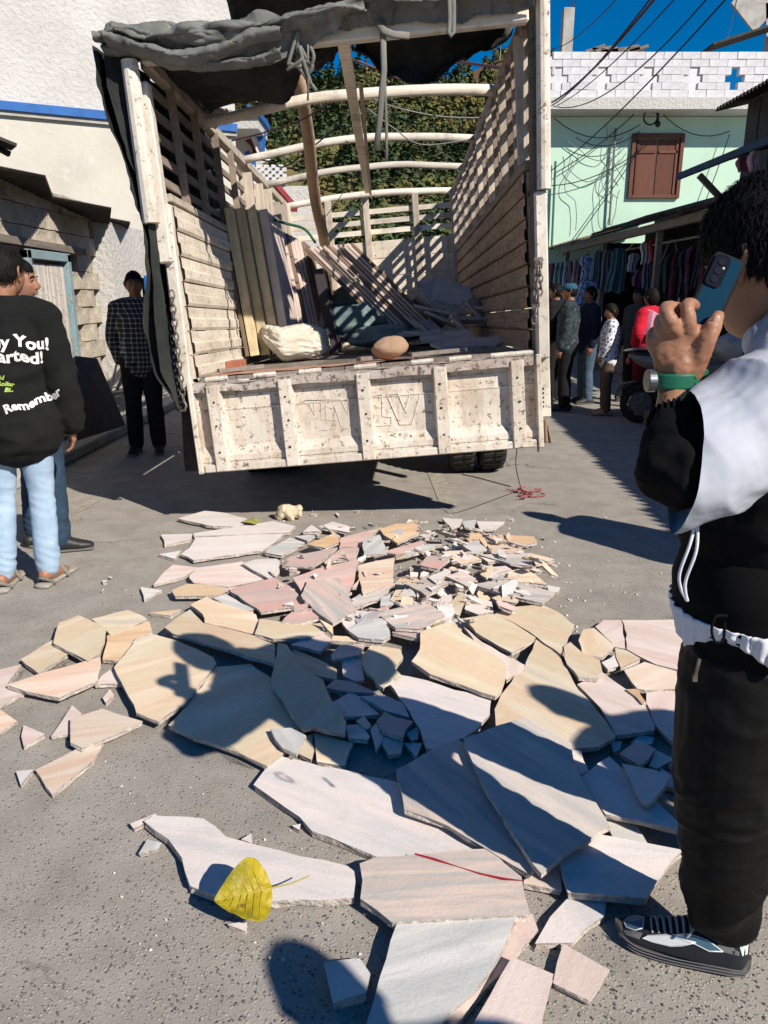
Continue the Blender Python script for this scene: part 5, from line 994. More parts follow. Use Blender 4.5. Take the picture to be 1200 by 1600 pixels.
# back right, the dense heap
for p, z, m_, l, v in (('588,957 663,942 680,948 696,961 654,983 618,981', 9, 'stripe', 'rose slab with one grey stripe, centre right', 22), ('594,934 642,919 651,931 630,943 594,947', 7.2, 'grey', 'grey slab above the one striped rose slab', 10), ('636,913 675,900 702,910 666,931', 8.4, 'stripe', 'pink and grey striped piece in the heap', 28), ('657,883 669,868 704,873 684,889', 8.8, 'rose', 'rose square piece on the heap', 15), ('669,902 696,889 705,892 681,911', 9.6, 'white', 'white bar shaped piece on the heap', 0), ('696,900 720,892 744,904 732,917', 9.2, 'pink', 'pinkish cream piece with double edge', 0), ('747,866 828,864 833,884 798,881', 7.4, 'greystripe', 'long slab with a grey band at the right', -3), ('828,864 867,874 837,882', 4.4, 'cream', 'pointed pale tip at the right rim', 0), ('714,847 747,847 762,859 744,866', 7.4, 'grey', 'grey white slab at the back of the heap', 0), ('723,834 750,832 756,843 732,845', 6.4, 'orange', 'small orange block at the back of the heap', 0),
                       ('750,830 780,838 801,848 770,844', 5.4, 'rose', 'rosy sliver at the back right', 0), ('774,835 834,838 840,847 810,854', 4.6, 'orange', 'orange pointed slab at the right rim', -10), ('756,845 786,850 819,859 768,864', 5.4, 'peach', 'peach shard before the orange pointed slab', 0), ('690,809 723,811 720,820 705,825', 3.4, 'white', 'white shard at the very back of the heap', 0), ('723,814 744,812 741,826 726,824', 4.4, 'grey', 'thick white chunk at the back', 0), ('744,814 789,815 774,826 750,827', 3.4, 'white', 'white pointed shard at the back right', 0), ('690,862 720,860 753,874 720,881', 7.4, 'peach', 'peach piece behind the white bar', 0), ('738,913 762,909 798,907 867,925 849,942 810,934', 8, 'greystripe', 'long striped slab ending at the right rim', -12), ('792,892 825,889 855,913 795,908', 5, 'cream', 'cream piece behind the long striped slab', 0), ('726,952 732,929 768,940 771,955 747,960', 6.4, 'pink', 'pink and white piece above the cream slabs', 0),
                       ('768,934 786,928 810,937 795,949', 7.2, 'cream', 'small cream four sided piece at right', 0), ('666,946 705,928 708,940 687,956', 7.4, 'pink', 'pale pink piece right of the one striped slab', 20), ('690,952 720,925 729,931 717,962', 7.8, 'cream', 'slanting grey cream piece', 50), ('600,862 660,844 666,848 624,866', 7.2, 'rose', 'long rosy strip behind the square', 12), ('612,872 666,850 690,850 645,866', 6.4, 'grey', 'grey strip alongside the rosy one', 12), ('654,836 684,829 669,842', 6.4, 'white', 'white small triangle at the back', 0), ('612,988 621,981 657,988 654,998', 6.6, 'rose', 'rosy end piece below the one striped slab', 0), ('705,968 724,966 722,985 712,985', 3, 'grey', 'bluish piece in a gap of the heap', 0), ('680,968 700,960 712,975 690,978', 5.4, 'white', 'pale strip at the top of the big cream slab', 0), ('752,888 790,884 800,890 770,898', 6.4, 'pink', 'flat pink piece under the grey banded slab', 0), ('798,882 830,884 848,893 812,893', 4.4, 'white', 'white flake under the grey banded slab', 0), ('855,914 876,918 872,925 858,925', 2.4, 'white', 'last white flake at the right rim', 0)): S(p, z, m_, l, vein=v)
# left cluster
for p, z, m_, l, v in (('83,1005 92,973 123,961 143,970 167,980 157,1020 138,1033 113,1020', 5, 'cream', 'cream slab on top of the left cluster', 60), ('32,1030 87,997 107,1022 60,1052', 3, 'cream', 'cream slab under the left cluster top', 35), ('10,1070 60,1053 157,1027 153,1063 93,1090 40,1080', 4.4, 'peach', 'long peach slab in front of the left cluster', 15), ('143,967 200,953 230,967 173,993', 3, 'cream', 'flat cream slab behind the left cluster', 10), ('167,993 233,970 238,987 207,1000 197,1033 160,1030', 2.6, 'orange', 'orange stained slab right in the left cluster', 10), ('147,1070 160,1055 177,1043 190,1068', 2.6, 'pink', 'pink triangle at the foot of the left cluster', 0), ('-25,1052 0,1046 33,1038 12,1068 40,1082 0,1101 -25,1106', 2.2, 'pink', 'pale pink slab cut by the left frame edge', 30), ('-30,1102 0,1108 27,1127 0,1143 -30,1150', 2.2, 'peach', 'peach slab corner at the left frame edge', 10), ('37,1133 70,1147 37,1166', 2, 'pink', 'lone pink triangle near the left frame edge', 0), ('80,1150 113,1102 128,1115 110,1147', 2.1, 'pink', 'pink shard tucked behind the orange tinted slab', 0), ('110,1123 160,1107 223,1127 180,1148 127,1168 110,1160', 4.2, 'peach', 'orange tinted slab lying apart on the left', 12), ('55,1203 133,1163 162,1160 147,1187 81,1241', 2.2, 'peach', 'long pinkish wedge lowest on the left', 30), ('25,1205 53,1202 32,1226', 2, 'white', 'small white triangle beside the long wedge', 0), ('220,917 253,922 225,937', 2, 'white', 'small white rounded chip at the left', 0), ('233,957 283,952 267,962', 2, 'orange', 'flat orange flake by the long cream slab', 0), ('160,1090 172,1077 178,1085 165,1098', 1.8, 'pink', 'pink small flake under the left cluster', 0)): S(p, z, m_, l, vein=v)
# red painted line on the striped slab: flat print in raised paint
def painted(pts, z, w_, lab=None):
    P = [gz(px, py, z) for px, py in pts]; m = MB(); n = len(P); vs = []
    for i, p in enumerate(P):
        t = (P[min(i + 1, n - 1)] - P[max(i - 1, 0)]).normalized(); s = Vector((-t.y, t.x, 0)) * w_ * (.6 + .4 * math.sin(i * 2.1)); vs += [p - s, p + s]
    m.add(vs, [(2 * i, 2 * i + 1, 2 * i + 3, 2 * i + 2) for i in range(n - 1)]); return m
red_slab = next(o for o in bpy.data.objects if o.get('label', '').startswith('striped pink and grey slab crossed'))
m = painted([(648, 1334), (680, 1343), (715, 1354), (750, 1365), (785, 1373), (816, 1376)], .0528, .0055); m.v = [tuple(Vector(p) - red_slab.location) for p in m.v]; m.build('red_line', pm('red_paint_line', (.40, .02, .035), (.28, .015, .03), 60, .7), red_slab)
# small shards between the slabs, crumbs and dust
pr = random.Random(21)
dense = [(470, 830), (560, 815), (700, 812), (790, 835), (860, 880), (850, 925), (760, 960), (700, 985), (560, 1010), (440, 960), (420, 880)]
def inside(p, poly_):
    r = False; n = len(poly_)
    for i in range(n):
        a, b = poly_[i], poly_[(i + 1) % n]
        if (a[1] > p[1]) != (b[1] > p[1]) and p[0] < (b[0] - a[0]) * (p[1] - a[1]) / (b[1] - a[1]) + a[0]: r = not r
    return r
mats_ = ['white', 'white', 'pink', 'rose', 'grey', 'cream', 'peach', 'white', 'orange', 'grey']
def shard(px, py, z, sz, mat, label, tilt, group):
    c = gz(px, py, z / 100); n = pr.choice((3, 4, 4, 5, 5)); a0 = pr.uniform(0, 6.28); P = []; asp = pr.choice((.35, .6, 1)); ra = pr.uniform(0, 3.14); rc, rs_ = math.cos(ra), math.sin(ra)
    for i in range(n):
        a = a0 + 2 * math.pi * (i + pr.uniform(-.25, .25)) / n; d = Vector((math.cos(a) * sz * pr.uniform(.6, 1.3), math.sin(a) * sz * pr.uniform(.4, .9) * asp, 0)); d = Vector((d.x * rc - d.y * rs_, d.x * rs_ + d.y * rc, 0)); d.z = d.x * tilt[0] + d.y * tilt[1]; P.append(c + d)
    lo = min(p.z for p in P) - .016
    if lo < 0: P = [p + Vector((0, 0, -lo)) for p in P]
    me, c = slab_mesh(P, .016, MT[mat], pr.randint(0, 99999), None, .03, .0015); tag(link('stone_shard', me, None, c), label, 'stone shard', group)
k = 0
while k < 290:
    px, py = pr.uniform(420, 870), pr.uniform(812, 1012)
    if not inside((px, py), dense): continue
    if px < 620 and pr.random() < .55: continue
    k += 1; mk = pr.choice(mats_); zone = 'at the back' if py < 875 else 'at its right end' if px > 740 else 'in its middle' if py < 950 else 'at its near side'; shard(px, py, pr.uniform(3, 10), pr.choice((.016, .022, .03, .04, .055, .07)), mk, 'small angular %s shard in the slab heap, %s' % ({'white': 'whitish', 'rose': 'rosy'}.get(mk, mk), zone), (pr.gauss(0, .3), pr.gauss(0, .3)), 'small %s shards %s of the heap' % (mk, zone.replace('its', 'the')))
for px, py, sz, l in ((490, 803, .03, 'white chip left of centre behind the heap'), (527, 803, .05, 'larger white chip on the asphalt behind the heap'), (559, 798, .02, 'tiny white chip at the tailgate shadow edge'), (799, 811, .025, 'lone white chip right of the heap'), (163, 908, .03, 'white crumb near the sandalled feet'), (172, 902, .018, 'little crumb beside the white crumb near the feet'), (161, 922, .02, 'flat crumb below the white crumb near the feet'), (88, 1213, .0, ''), (333, 1141, .02, 'crumb under the shadowed cream slab'), (372, 1447, .03, 'pinkish chip under the yellow leaf'), (848, 840, .02, 'crumb beside the orange pointed slab')):
    if l: shard(px, py, 1.6, sz, 'white', l, (0, 0), 'stray chips on the street')
m = MB()
for k in range(850):
    if k < 600: px, py = pr.gauss(660, 130), pr.gauss(900, 55)
    else: px, py = pr.uniform(150, 1040), pr.uniform(800, 1500)
    if not (120 < px < 1060 and 790 < py < 1560): continue
    c = gz(px, py, .004); s = pr.uniform(.0015, .007) * (1 if k < 600 else .6); a = pr.uniform(0, 6.28); m.box(c, (s * 2, s * pr.uniform(1, 2), s), Matrix.Rotation(a, 3, 'Z') @ Matrix.Rotation(pr.uniform(-.4, .4), 3, 'X'), pr.uniform(.4, .9))
tag(m.build('stone_crumbs', pm('marble_crumbs', (.72, .66, .62), (.6, .5, .45), 40, .9), clean=False), 'pale stone crumbs and grit scattered round the heap', kind='stuff')
# loose asphalt gravel in the foreground
m = MB()
for k in range(2600):
    px, py = pr.uniform(0, 1200), 1600 - 800 * abs(pr.gauss(0, .42))
    if py < 820: continue
    c = gz(px, py, .0005); s = pr.uniform(.0012, .0042); m.box(c, (s * 2, s * pr.uniform(1, 2), s * 1.2), Matrix.Rotation(pr.uniform(0, 6.28), 3, 'Z'), .55)
tag(m.build('gravel', pm('street_gravel', (.20, .185, .165), (.07, .065, .06), 120, .95), clean=False), 'fine dark grit lying loose on the asphalt', kind='stuff')
# lumpy cream stone
m = MB(); 
c = gz(452, 812, .0)
m.limb([(-.085, .0, .03), (-.04, 0, .085), (.03, 0, .075), (.08, 0, .09)], [.04, .055, .05, .04], 14); m.limb([(.075, 0, .09), (.09, -.01, .05)], [.035, .03], 12); m.limb([(0, -.02, .06), (.02, -.03, .03)], [.045, .04], 12)
me = remesh(m, .007, 2, lambda p, n: .010 * nz(p, 22) + .004 * nz(p, 60), 'lumpy_stone', [MT['lumpstone']])
lsn = link('lumpy_stone', me, None, c); lsn.scale = (.8, .8, .8); tag(lsn, 'lumpy cream stone with a hollow at the back of the heap', 'stone')
# leaves
def leaf(name, c, a, ln, wd, curl, mat, label, stem):
    root = empty(name, c, a, label, 'leaf'); m = MB()
    def f(u, v):
        t = v; hw = wd * (math.sin(math.pi * min(1, t ** .72)) ** .8) * (1 - .25 * t) * .5; x = (u - .5) * 2 * hw; rib = abs(u - .5) * 2
        z = .006 + curl * (rib ** 1.6) * math.sin(math.pi * t) + .25 * curl * (t ** 2) + .010 * nz((x * 22, t * 4, 1)) + .004 * nz((x * 60, t * 12, 3)); return Vector((x * (1 + .05 * nz((t * 9, x * 4, 2))), t * ln, z))
    m.grid(f, 33, 46); o = m.build('blade', mat, root, smooth=True, clean=False); s = o.modifiers.new('s', 'SOLIDIFY'); s.thickness = .0012
    r = MB(); r.tube([f(.5, t / 12) + Vector((0, 0, .0012)) for t in range(13)], [.0022 - .0001 * t for t in range(13)], 5)
    for i in range(1, 7):
        for sgn in (-1, 1):
            t0 = .06 + i * .12; r.tube([f(.5 + sgn * q * .46, min(.98, t0 + .16 * q)) + Vector((0, 0, .0010)) for q in (0, .35, .7, 1)], [.0013, .0011, .0009, .0005], 4)
    r.build('ribs', MT['leafrib'], root, smooth=True)
    q = MB(); q.limb([(0, 0, .007), (-.002, -stem * .5, .016), (.004, -stem, .024)], [.0022, .0018, .0016], 6); q.build('stem', MT['leafrib'], root, smooth=True); return root
a0, a1 = gz(423, 1385, .05), gz(345, 1405, .05)
b0 = gz(424, 1388, .075); lf = leaf('yellow_leaf', b0, math.atan2((a1 - a0).y, (a1 - a0).x) - math.pi / 2 + .0, .145, .16, .035, MT['leafy'], 'crumpled yellow heart shaped leaf on the long white slab', .095); lf.rotation_euler = (R(6), R(-38), lf.rotation_euler[2])
lf2 = leaf('round_leaf', gz(405, 817, .034), R(-95) + math.pi, .12, .13, .01, pm('olive_leaf', (.33, .32, .10), (.24, .25, .08), 20, .6), 'small olive leaf lying on the long whitish slab', .02)
# ---------------------------------------------------------------- people
SK = skin('brown_skin', (.34, .175, .105)); SK2 = skin('darker_brown_skin', (.23, .115, .07)); HAIR = pm('black_hair', (.006, .0055, .0055), (.011, .0095, .009), 60, .7, .3, 200, .003, spec=.12)
EYEW = flat('eye_white', (.30, .27, .25), .4); IRIS = flat('dark_iris', (.02, .012, .01), .2); LIP = flat('brown_lip', (.25, .10, .08), .5); NAIL = flat('nail', (.48, .30, .23), .35)
def head_mesh(mb, c, M, s=1.0, detail=1, ears=True):
    # head in its own frame: +Y forward, +Z up, origin at the middle of the skull; indices 0 skin 1 eye 2 iris 3 lip
    def fn(p, d):
        x, y, z = d.x, d.y, d.z; hx, hy, hz = .074, .096, .118
        q = Vector((x * hx, y * hy, z * hz))
        if z < -.1: k = (-z - .1) / .9; q.x *= 1 - .34 * k * k; q.y *= 1 - .12 * k if y > 0 else 1 - .52 * k; q.y += .012 * k
        if z > .3: q.y -= .006 * (z - .3)
        if y > 0:
            g = lambda px, pz, w, h: math.exp(-((q.x - px) / w) ** 2 - ((q.z - pz) / h) ** 2)
            q.y += .024 * g(0, -.030, .011, .020) + .012 * g(0, -.008, .008, .022) + .006 * g(0, .022, .04, .009) - .012 * (g(.031, .004, .016, .011) + g(-.031, .004, .016, .011)) + .007 * g(0, -.062, .022, .010) + .009 * g(0, -.098, .018, .014) + .004 * (g(.042, -.025, .016, .016) + g(-.042, -.025, .016, .016)) - .004 * g(0, -.078, .02, .006)
            q.x *= 1 + .06 * g(.05, -.02, .03, .03) * 0
        return q
    n0 = len(mb.v); T = M.to_4x4(); T.translation = Vector(c)
    L_ = MB(); L_.ball((0, 0, 0), 1, 40 if detail else 24, 30 if detail else 18, None, fn)
    for sx in (-1, 1):
        L_.mi = 1; L_.ball((sx * .031, .079, .004), (.0115, .010, .0058), 10, 6); L_.mi = 2; L_.ball((sx * .031, .086, .004), (.006, .0045, .0052), 8, 5); L_.mi = 0
        if detail: L_.mi = 0; L_.limb([(sx * .043, .084, .012), (sx * .031, .0915, .0145), (sx * .02, .090, .011)], [.0035, .004, .0035], 6, sub=3)
        L_.mi = 4; L_.limb([(sx * .048, .085, .026), (sx * .033, .0965, .031), (sx * .017, .0985, .027)], [.0025, .0042, .003], 5, sub=3); L_.mi = 0
        if ears:
            e = sx * .072; L_.limb([(e, -.004, -.028), (e + sx * .012, -.016, -.012), (e + sx * .020, -.026, .012), (e + sx * .016, -.018, .030), (e + sx * .007, -.004, .032), (e + sx * .004, .006, .018)], [.007, .0052, .005, .005, .005, .004], 8, sub=4)
            L_.ball((e + sx * .006, -.010, .004), (.008, .014, .026), 10, 8, Matrix.Rotation(sx * .35, 3, 'Z')); L_.ball((e + sx * .004, .0, -.027), (.006, .007, .010), 8, 6); L_.ball((e + sx * .006, .008, -.004), (.004, .005, .007), 6, 5)
    L_.mi = 3; L_.limb([(-.021, .0865, -.0585), (-.006, .098, -.0555), (0, .0975, -.0568), (.006, .098, -.0555), (.021, .0865, -.0585)], [.002, .0042, .0038, .0042, .002], 6, sub=3); L_.limb([(-.019, .086, -.0625), (0, .0965, -.0665), (.019, .086, -.0625)], [.002, .0052, .002], 6, sub=4); L_.mi = 0
    # nostril wings
    for sx in (-1, 1): L_.ball((sx * .0105, .098, -.034), (.007, .009, .007), 8, 6)
    n = len(mb.v); mb.v.extend([tuple(T @ (Vector(v) * s)) for v in L_.v]); mb.f.extend([tuple(n + i for i in f) for f in L_.f]); mb.m.extend(L_.m)
def hair_mesh(c, M, s=1.0, vol=.014, fringe=.052, nape=-.06, strands=500, seed=1, length=.03, side=.0):
    rr = random.Random(seed); mb = MB(); T = M.to_4x4(); T.translation = Vector(c)
    def edge(ph):                        # how low the hair comes at this angle (0 = forward)
        f = math.cos(ph); return fringe if f > .75 else (fringe + (nape - fringe) * min(1, (.75 - f) / 1.2)) + (side if abs(f) < .5 else 0)
    nu, nv = 44, 20; hx, hy, hz = .078, .100, .120
    P = []
    for j in range(nv + 1):
        for i in range(nu):
            ph = 2 * math.pi * i / nu; lo = edge(ph); th_e = math.acos(max(-1, min(1, lo / hz))); th = th_e * j / nv
            d = Vector((math.sin(th) * math.sin(ph), math.sin(th) * math.cos(ph), math.cos(th))); t = 1 - (j / nv) ** 6
            q = Vector((d.x * hx, d.y * hy, d.z * hz)); q += d * (vol * t * (1 + .3 * noise.noise(d * 3 + Vector((seed, 0, 0))) + .04 * noise.noise(Vector((d.x * 16, d.y * 16, d.z * 7)))) - .004 * (1 - t))
            P.append(q)
    mb.add(P, [(j * nu + i, (j + 1) * nu + i, (j + 1) * nu + (i + 1) % nu, j * nu + (i + 1) % nu) for j in range(nv) for i in range(nu)])
    for k in range(strands):
        fj = (rr.random() ** .6) * (nv - .01); fi = rr.random() * nu; j = int(fj); i = int(fi) % nu; a_ = P[j * nu + i].lerp(P[j * nu + (i + 1) % nu], fi % 1); b_ = P[(j + 1) * nu + i].lerp(P[(j + 1) * nu + (i + 1) % nu], fi % 1); p = a_.lerp(b_, fj % 1); d = Vector((p.x / hx, p.y / hy, p.z / hz)).normalized()
        dn = (Vector((0, .15 * 0, -1)) - d * d.dot(Vector((0, 0, -1)))); dn = dn.normalized() if dn.length > .05 else Vector((rr.gauss(0, 1), rr.gauss(0, 1), 0)).normalized()
        t = (dn + d * rr.uniform(.02, .22) + Vector((rr.gauss(0, .25), rr.gauss(0, .25), rr.gauss(0, .15)))).normalized(); w_ = t.cross(d).normalized() * rr.uniform(.0008, .0022); ln = length * rr.uniform(.5, 1.1); p0 = p - d * .003
        mid = p0 + t * ln * .55 + d * .002; tip = p0 + t * ln - d * ln * .25
        mb.add([p0 - w_, p0 + w_, mid + w_ * .8, mid - w_ * .8, tip], [(0, 1, 2, 3), (3, 2, 4)])
    mb.v = [tuple(T @ (Vector(v) * s)) for v in mb.v]; return mb
def hand_tubes(mb, wrist, M, s=1.0, curl=.5, side=1, n=8):
    # hand frame: +Z down the fingers, +X towards the thumb, +Y out of the back of the hand
    T = M.to_4x4(); T.translation = Vector(wrist)
    def q(*p): return T @ (Vector(p) * s)
    def lm(pts, rad, **k): mb.limb([q(*p) for p in pts], [r * s for r in rad], n, **k)
    up = T.to_3x3() @ Vector((1, 0, 0))
    mb.limb([q(0, 0, -.01), q(0, .002, .03), q(.002, .004, .075), q(.002, .002, .092)], [.024 * s, .034 * s, .040 * s, .034 * s], 12, [.018 * s, .016 * s, .014 * s, .010 * s], up)
    for i, (x, ln) in enumerate(((.030, .074), (.010, .083), (-.010, .077), (-.028, .060))):
        c1, c2, c3 = curl * .6, curl * 1.35, curl * 1.9; a = ln * .45; b = ln * .32; d = ln * .25; p = [(x * .9, .002, .082)]; ang = 0
        for L_, cc in ((a, c1), (b, c2), (d, c3)): p.append((p[-1][0] + x * .08, p[-1][1] - math.sin(cc) * L_, p[-1][2] + math.cos(cc) * L_))
        lm(p, [.0092, .0086, .0078, .0062], sub=3)
    lm([(.020, -.004, .020), (.040, -.012, .050), (.046, -.020, .076), (.044, -.026, .098)], [.014, .0125, .0098, .0075], sub=3)
def person(name, loc, rz, H, label, J=None, skinm=None, top=None, bottom=None, shoe=None, hairk=None, head_yaw=0, head_pitch=0, loose=.014, long_sleeve=True, bot_loose=.018, voxel=.011, hair=True, hands=True, fold_a=.006, detail=1, kid=False, top_hem=.86, hem_r=0, hand_curl=.5, group=None):
    k = H / 1.75; J0 = dict(hip=(0, 0, .93), waist=(0, .005, 1.08), chest=(0, .0, 1.28), neck=(0, -.005, 1.46), head=(0, .015, 1.615), shl=(-.185, 0, 1.405), shr=(.185, 0, 1.405), ell=(-.235, -.02, 1.12), elr=(.235, -.02, 1.12), wrl=(-.25, .05, .89), wrr=(.25, .05, .89), hpl=(-.09, 0, .92), hpr=(.09, 0, .92), knl=(-.10, .015, .50), knr=(.10, .015, .50), anl=(-.11, -.01, .085), anr=(.11, -.01, .085), ftl=-.12, ftr=.12)
    if J: J0.update(J)
    V = {a: (Vector(b) if hasattr(b, '__len__') else b) for a, b in J0.items()}; root = empty(name, loc, rz, label, 'person', group); root.scale = (k, k, k)
    skinm = skinm or SK
    def trunk(mb, o):
        mb.limb([V['hip'] + Vector((0, 0, -.04)), V['hip'], V['waist'], V['chest'], V['chest'].lerp(V['neck'], .55)], [.150 + o, .165 + o, .148 + o, .172 + o, .165 + o], 20, [.105 + o, .118 + o, .105 + o, .118 + o, .085 + o], (1, 0, 0))
        mb.limb([V['shl'], V['chest'].lerp(V['neck'], .8), V['shr']], [.056 + o, .085 + o, .056 + o], 14)
    def arm(mb, s, o, to=1.0):
        a, b, c = V['sh' + s], V['el' + s], V['wr' + s]; e = b.lerp(c, to) if to < 1 else c
        mb.limb([a + (a - b).normalized() * .0, a.lerp(b, .5), b, b.lerp(e, .45), e], [.053 + o, .047 + o, .040 + o, .041 + o, (.028 if to >= 1 else .036) + o], 14)
    def leg(mb, s, o, to=1.0, flare=0):
        a, b, c = V['hp' + s], V['kn' + s], V['an' + s]; mb.limb([a, a.lerp(b, .45), b, b.lerp(c, .3), b.lerp(c, .75), c.lerp(b, 1 - to)], [.088 + o, .078 + o, .055 + o, .057 + o, .042 + o + flare, .037 + o + flare], 16)
    mb = MB(); trunk(mb, 0)
    for s in 'lr': arm(mb, s, 0); leg(mb, s, 0)
    mb.limb([V['chest'].lerp(V['neck'], .6), V['neck'], V['head'] + Vector((0, -.012, -.05))], [.07, .056, .054], 16)
    for s in 'lr':
        c = V['an' + s]; t = V['ft' + s]; d = Vector((math.sin(t), math.cos(t), 0)); mb.limb([c + Vector((0, 0, -.02)) - d * .04, c + d * .05 + Vector((0, 0, -.035)), c + d * .17 + Vector((0, 0, -.062))], [.035, .038, .026], 12, [.04, .038, .02])
    me = remesh(mb, voxel, 2, None, 'body', [skinm, EYEW, IRIS, LIP, HAIR])
    hM = Matrix.Rotation(head_yaw, 3, 'Z') @ Matrix.Rotation(head_pitch, 3, 'X'); ex = MB(); head_mesh(ex, V['head'], hM, 1.0, detail)
    if hands:
        for s, sg in (('l', -1), ('r', 1)):
            z = (V['wr' + s] - V['el' + s]).normalized(); x = Vector((0, 1, 0)); x = (x - z * x.dot(z)).normalized(); y = z.cross(x) ; 
            if y.dot(Vector((sg, 0, 0))) < 0: y = -y
            hand_tubes(ex, V['wr' + s] + z * .005, Matrix((x, y, z)).transposed(), 1.0, hand_curl, 1, 7)
    merge_into(me, ex); body = link('body', me, root)
    if hair: hm = hair_mesh(V['head'], hM, **(hairk or {})); hm.build('hair', HAIR, root, smooth=True, clean=False)
    def folds(amp, sc_, an=(1, 1, 1)):
        return lambda p, n: amp * (1 - 2 * abs(noise.noise(Vector((p.x * an[0], p.y * an[1], p.z * an[2])) * sc_))) + amp * .6 * noise.noise(p * sc_ * 2.3)
    def jeansf(p, n):
        z = p.z; kk = .35 + 1.0 * math.exp(-((z - .17) / .09) ** 2) + .6 * math.exp(-((z - .50) / .08) ** 2) + .5 * math.exp(-((z - .84) / .07) ** 2); q = Vector((p.x * 8 + noise.noise(p * 5), p.y * 8, p.z * 20 + p.x * 9)); return .0058 * kk * (1 - 2.3 * abs(noise.noise(q))) + .0025 * noise.noise(p * 18)
    parts = {}
    if top is not None:
        mb = MB(); o = loose; mb.limb([Vector((V['hip'].x, V['hip'].y, top_hem)), V['hip'], V['waist'], V['chest'], V['chest'].lerp(V['neck'], .6)], [.168 + o + hem_r, .172 + o + hem_r * .7, .160 + o, .176 + o, .165 + o], 22, [.118 + o + hem_r, .122 + o, .118 + o, .122 + o, .088 + o], (1, 0, 0)); mb.limb([V['shl'], V['chest'].lerp(V['neck'], .82), V['shr']], [.056 + o, .082 + o * .4, .056 + o], 14)
        for s in 'lr': arm(mb, s, o * .9 + .004, .93 if long_sleeve else .0001)
        mb.limb([V['chest'].lerp(V['neck'], .75), V['neck'] + Vector((0, 0, -.005))], [.082, .066], 14)
        me = remesh(mb, voxel, 2, folds(fold_a, 7, (1, 1, 1.5)), 'top', [top] if not isinstance(top, list) else top); parts['top'] = link('shirt', me, root)
    if bottom is not None:
        mb = MB(); o = bot_loose; mb.limb([V['hip'] + Vector((0, 0, -.05)), V['hip'] + Vector((0, 0, .05))], [.152 + o, .150 + o], 20, [.115 + o, .11 + o], (1, 0, 0))
        for s in 'lr': leg(mb, s, o, .97, .012)
        me = remesh(mb, voxel, 2, jeansf if 'jeans' in bottom.name else folds(fold_a * .55, 9, (1, 1, 1.9)), 'trousers', [bottom]); parts['bottom'] = link('trousers', me, root)
    if shoe is not None:
        for s in 'lr':
            c = V['an' + s]; t = V['ft' + s]; d = Vector((math.sin(t), math.cos(t), 0)); g_ = Vector((c.x, c.y, 0)); q = MB()
            q.limb([g_ - d * .065 + Vector((0, 0, .045)), g_ + d * .03 + Vector((0, 0, .055)), g_ + d * .13 + Vector((0, 0, .038)), g_ + d * .19 + Vector((0, 0, .03))], [.04, .043, .046, .034], 14, [.042, .05, .034, .024]); me = remesh(q, .009, 2, None, 'shoe', [shoe]); sh_ = link('shoe', me, root)
            q = MB(); q.limb([g_ - d * .075 + Vector((0, 0, .012)), g_ + d * .05 + Vector((0, 0, .012)), g_ + d * .20 + Vector((0, 0, .012))], [.043, .042, .046], 14, [.012, .012, .012], (1, 0, 0)); q.build('sole', flat('sole', (.12, .115, .11), .8), sh_, smooth=True)
    return root, V, parts, body
def plaid():
    m, nt, b = nodes('black_plaid_shirt'); co = coords(nt); s = N(nt, 'ShaderNodeSeparateXYZ'); L(nt, co, s.inputs[0])
    def line(src, per, wd): return math2(nt, 'LESS_THAN', math2(nt, 'FRACT', math2(nt, 'MULTIPLY', src, 1 / per)), wd)
    h_ = line(s.outputs[2], .045, .24); v_ = line(math2(nt, 'ADD', s.outputs[0], s.outputs[1]), .045, .22)
    col = mix(nt, h_, (.012, .012, .014), (.11, .11, .115)); col = mix(nt, v_, col, (.10, .10, .105)); col = mix(nt, math2(nt, 'MULTIPLY', h_, v_), col, (.42, .42, .42)); L(nt, col, b.inputs['Base Color']); b.inputs['Roughness'].default_value = .9; return m
def spots(name, base, spot, sc_=26):
    m, nt, b = nodes(name); co = coords(nt); d = vor(nt, co, sc_); k = math2(nt, 'ADD', d, math2(nt, 'MULTIPLY', noi(nt, co, 60, 3), .35)); col = mix(nt, ramp(nt, k, .58, .5), base, spot); col = mix(nt, ramp(nt, noi(nt, co, 45, 2), .6, .64), col, (.10, .16, .3)); L(nt, col, b.inputs['Base Color']); b.inputs['Roughness'].default_value = .9; return m
def denim(name, c1, c2): return cloth(name, c1, c2, 3, .9, 500, .2, spots=[(tuple(min(1, x * 1.35) for x in c1), 2.2, .52, .7)])

# --- man in the black sweatshirt, left edge, seen from behind
loc = gz(14, 915); loc = Vector((loc.x, loc.y, 0))
SWEAT = cloth('black_sweatshirt', (.007, .0075, .0075), (.011, .0115, .011), 6, .95, 300, .2)
p1, V1, parts1, b1 = person('person', (loc.x + .14, loc.y + .02, 0), R(12), 1.73, 'man in black printed sweatshirt and pale jeans seen from behind, left edge', dict(head=(.04, .02, 1.615), elr=(.25, -.02, 1.10), wrr=(.255, .05, .86), hpl=(-.085, 0, .92), hpr=(.075, 0, .92), knl=(-.115, .02, .5), anl=(-.15, -.03, .085), knr=(.075, .03, .5), anr=(.07, .0, .085), ftl=.1, ftr=.35), SK, SWEAT, denim('pale_blue_jeans', (.36, .47, .60), (.27, .375, .49)), None, dict(strands=900, seed=4, vol=.018, nape=-.045, length=.035), R(-26), R(-2), .034, True, .008, .010, fold_a=.011, top_hem=.84, hem_r=.026)
q = MB(); q.limb([Vector((0, 0, .80)), Vector((0, 0, .845))], [.190, .205], 26, [.150, .160], (1, 0, 0)); q.build('waistband', SWEAT, p1, smooth=True)
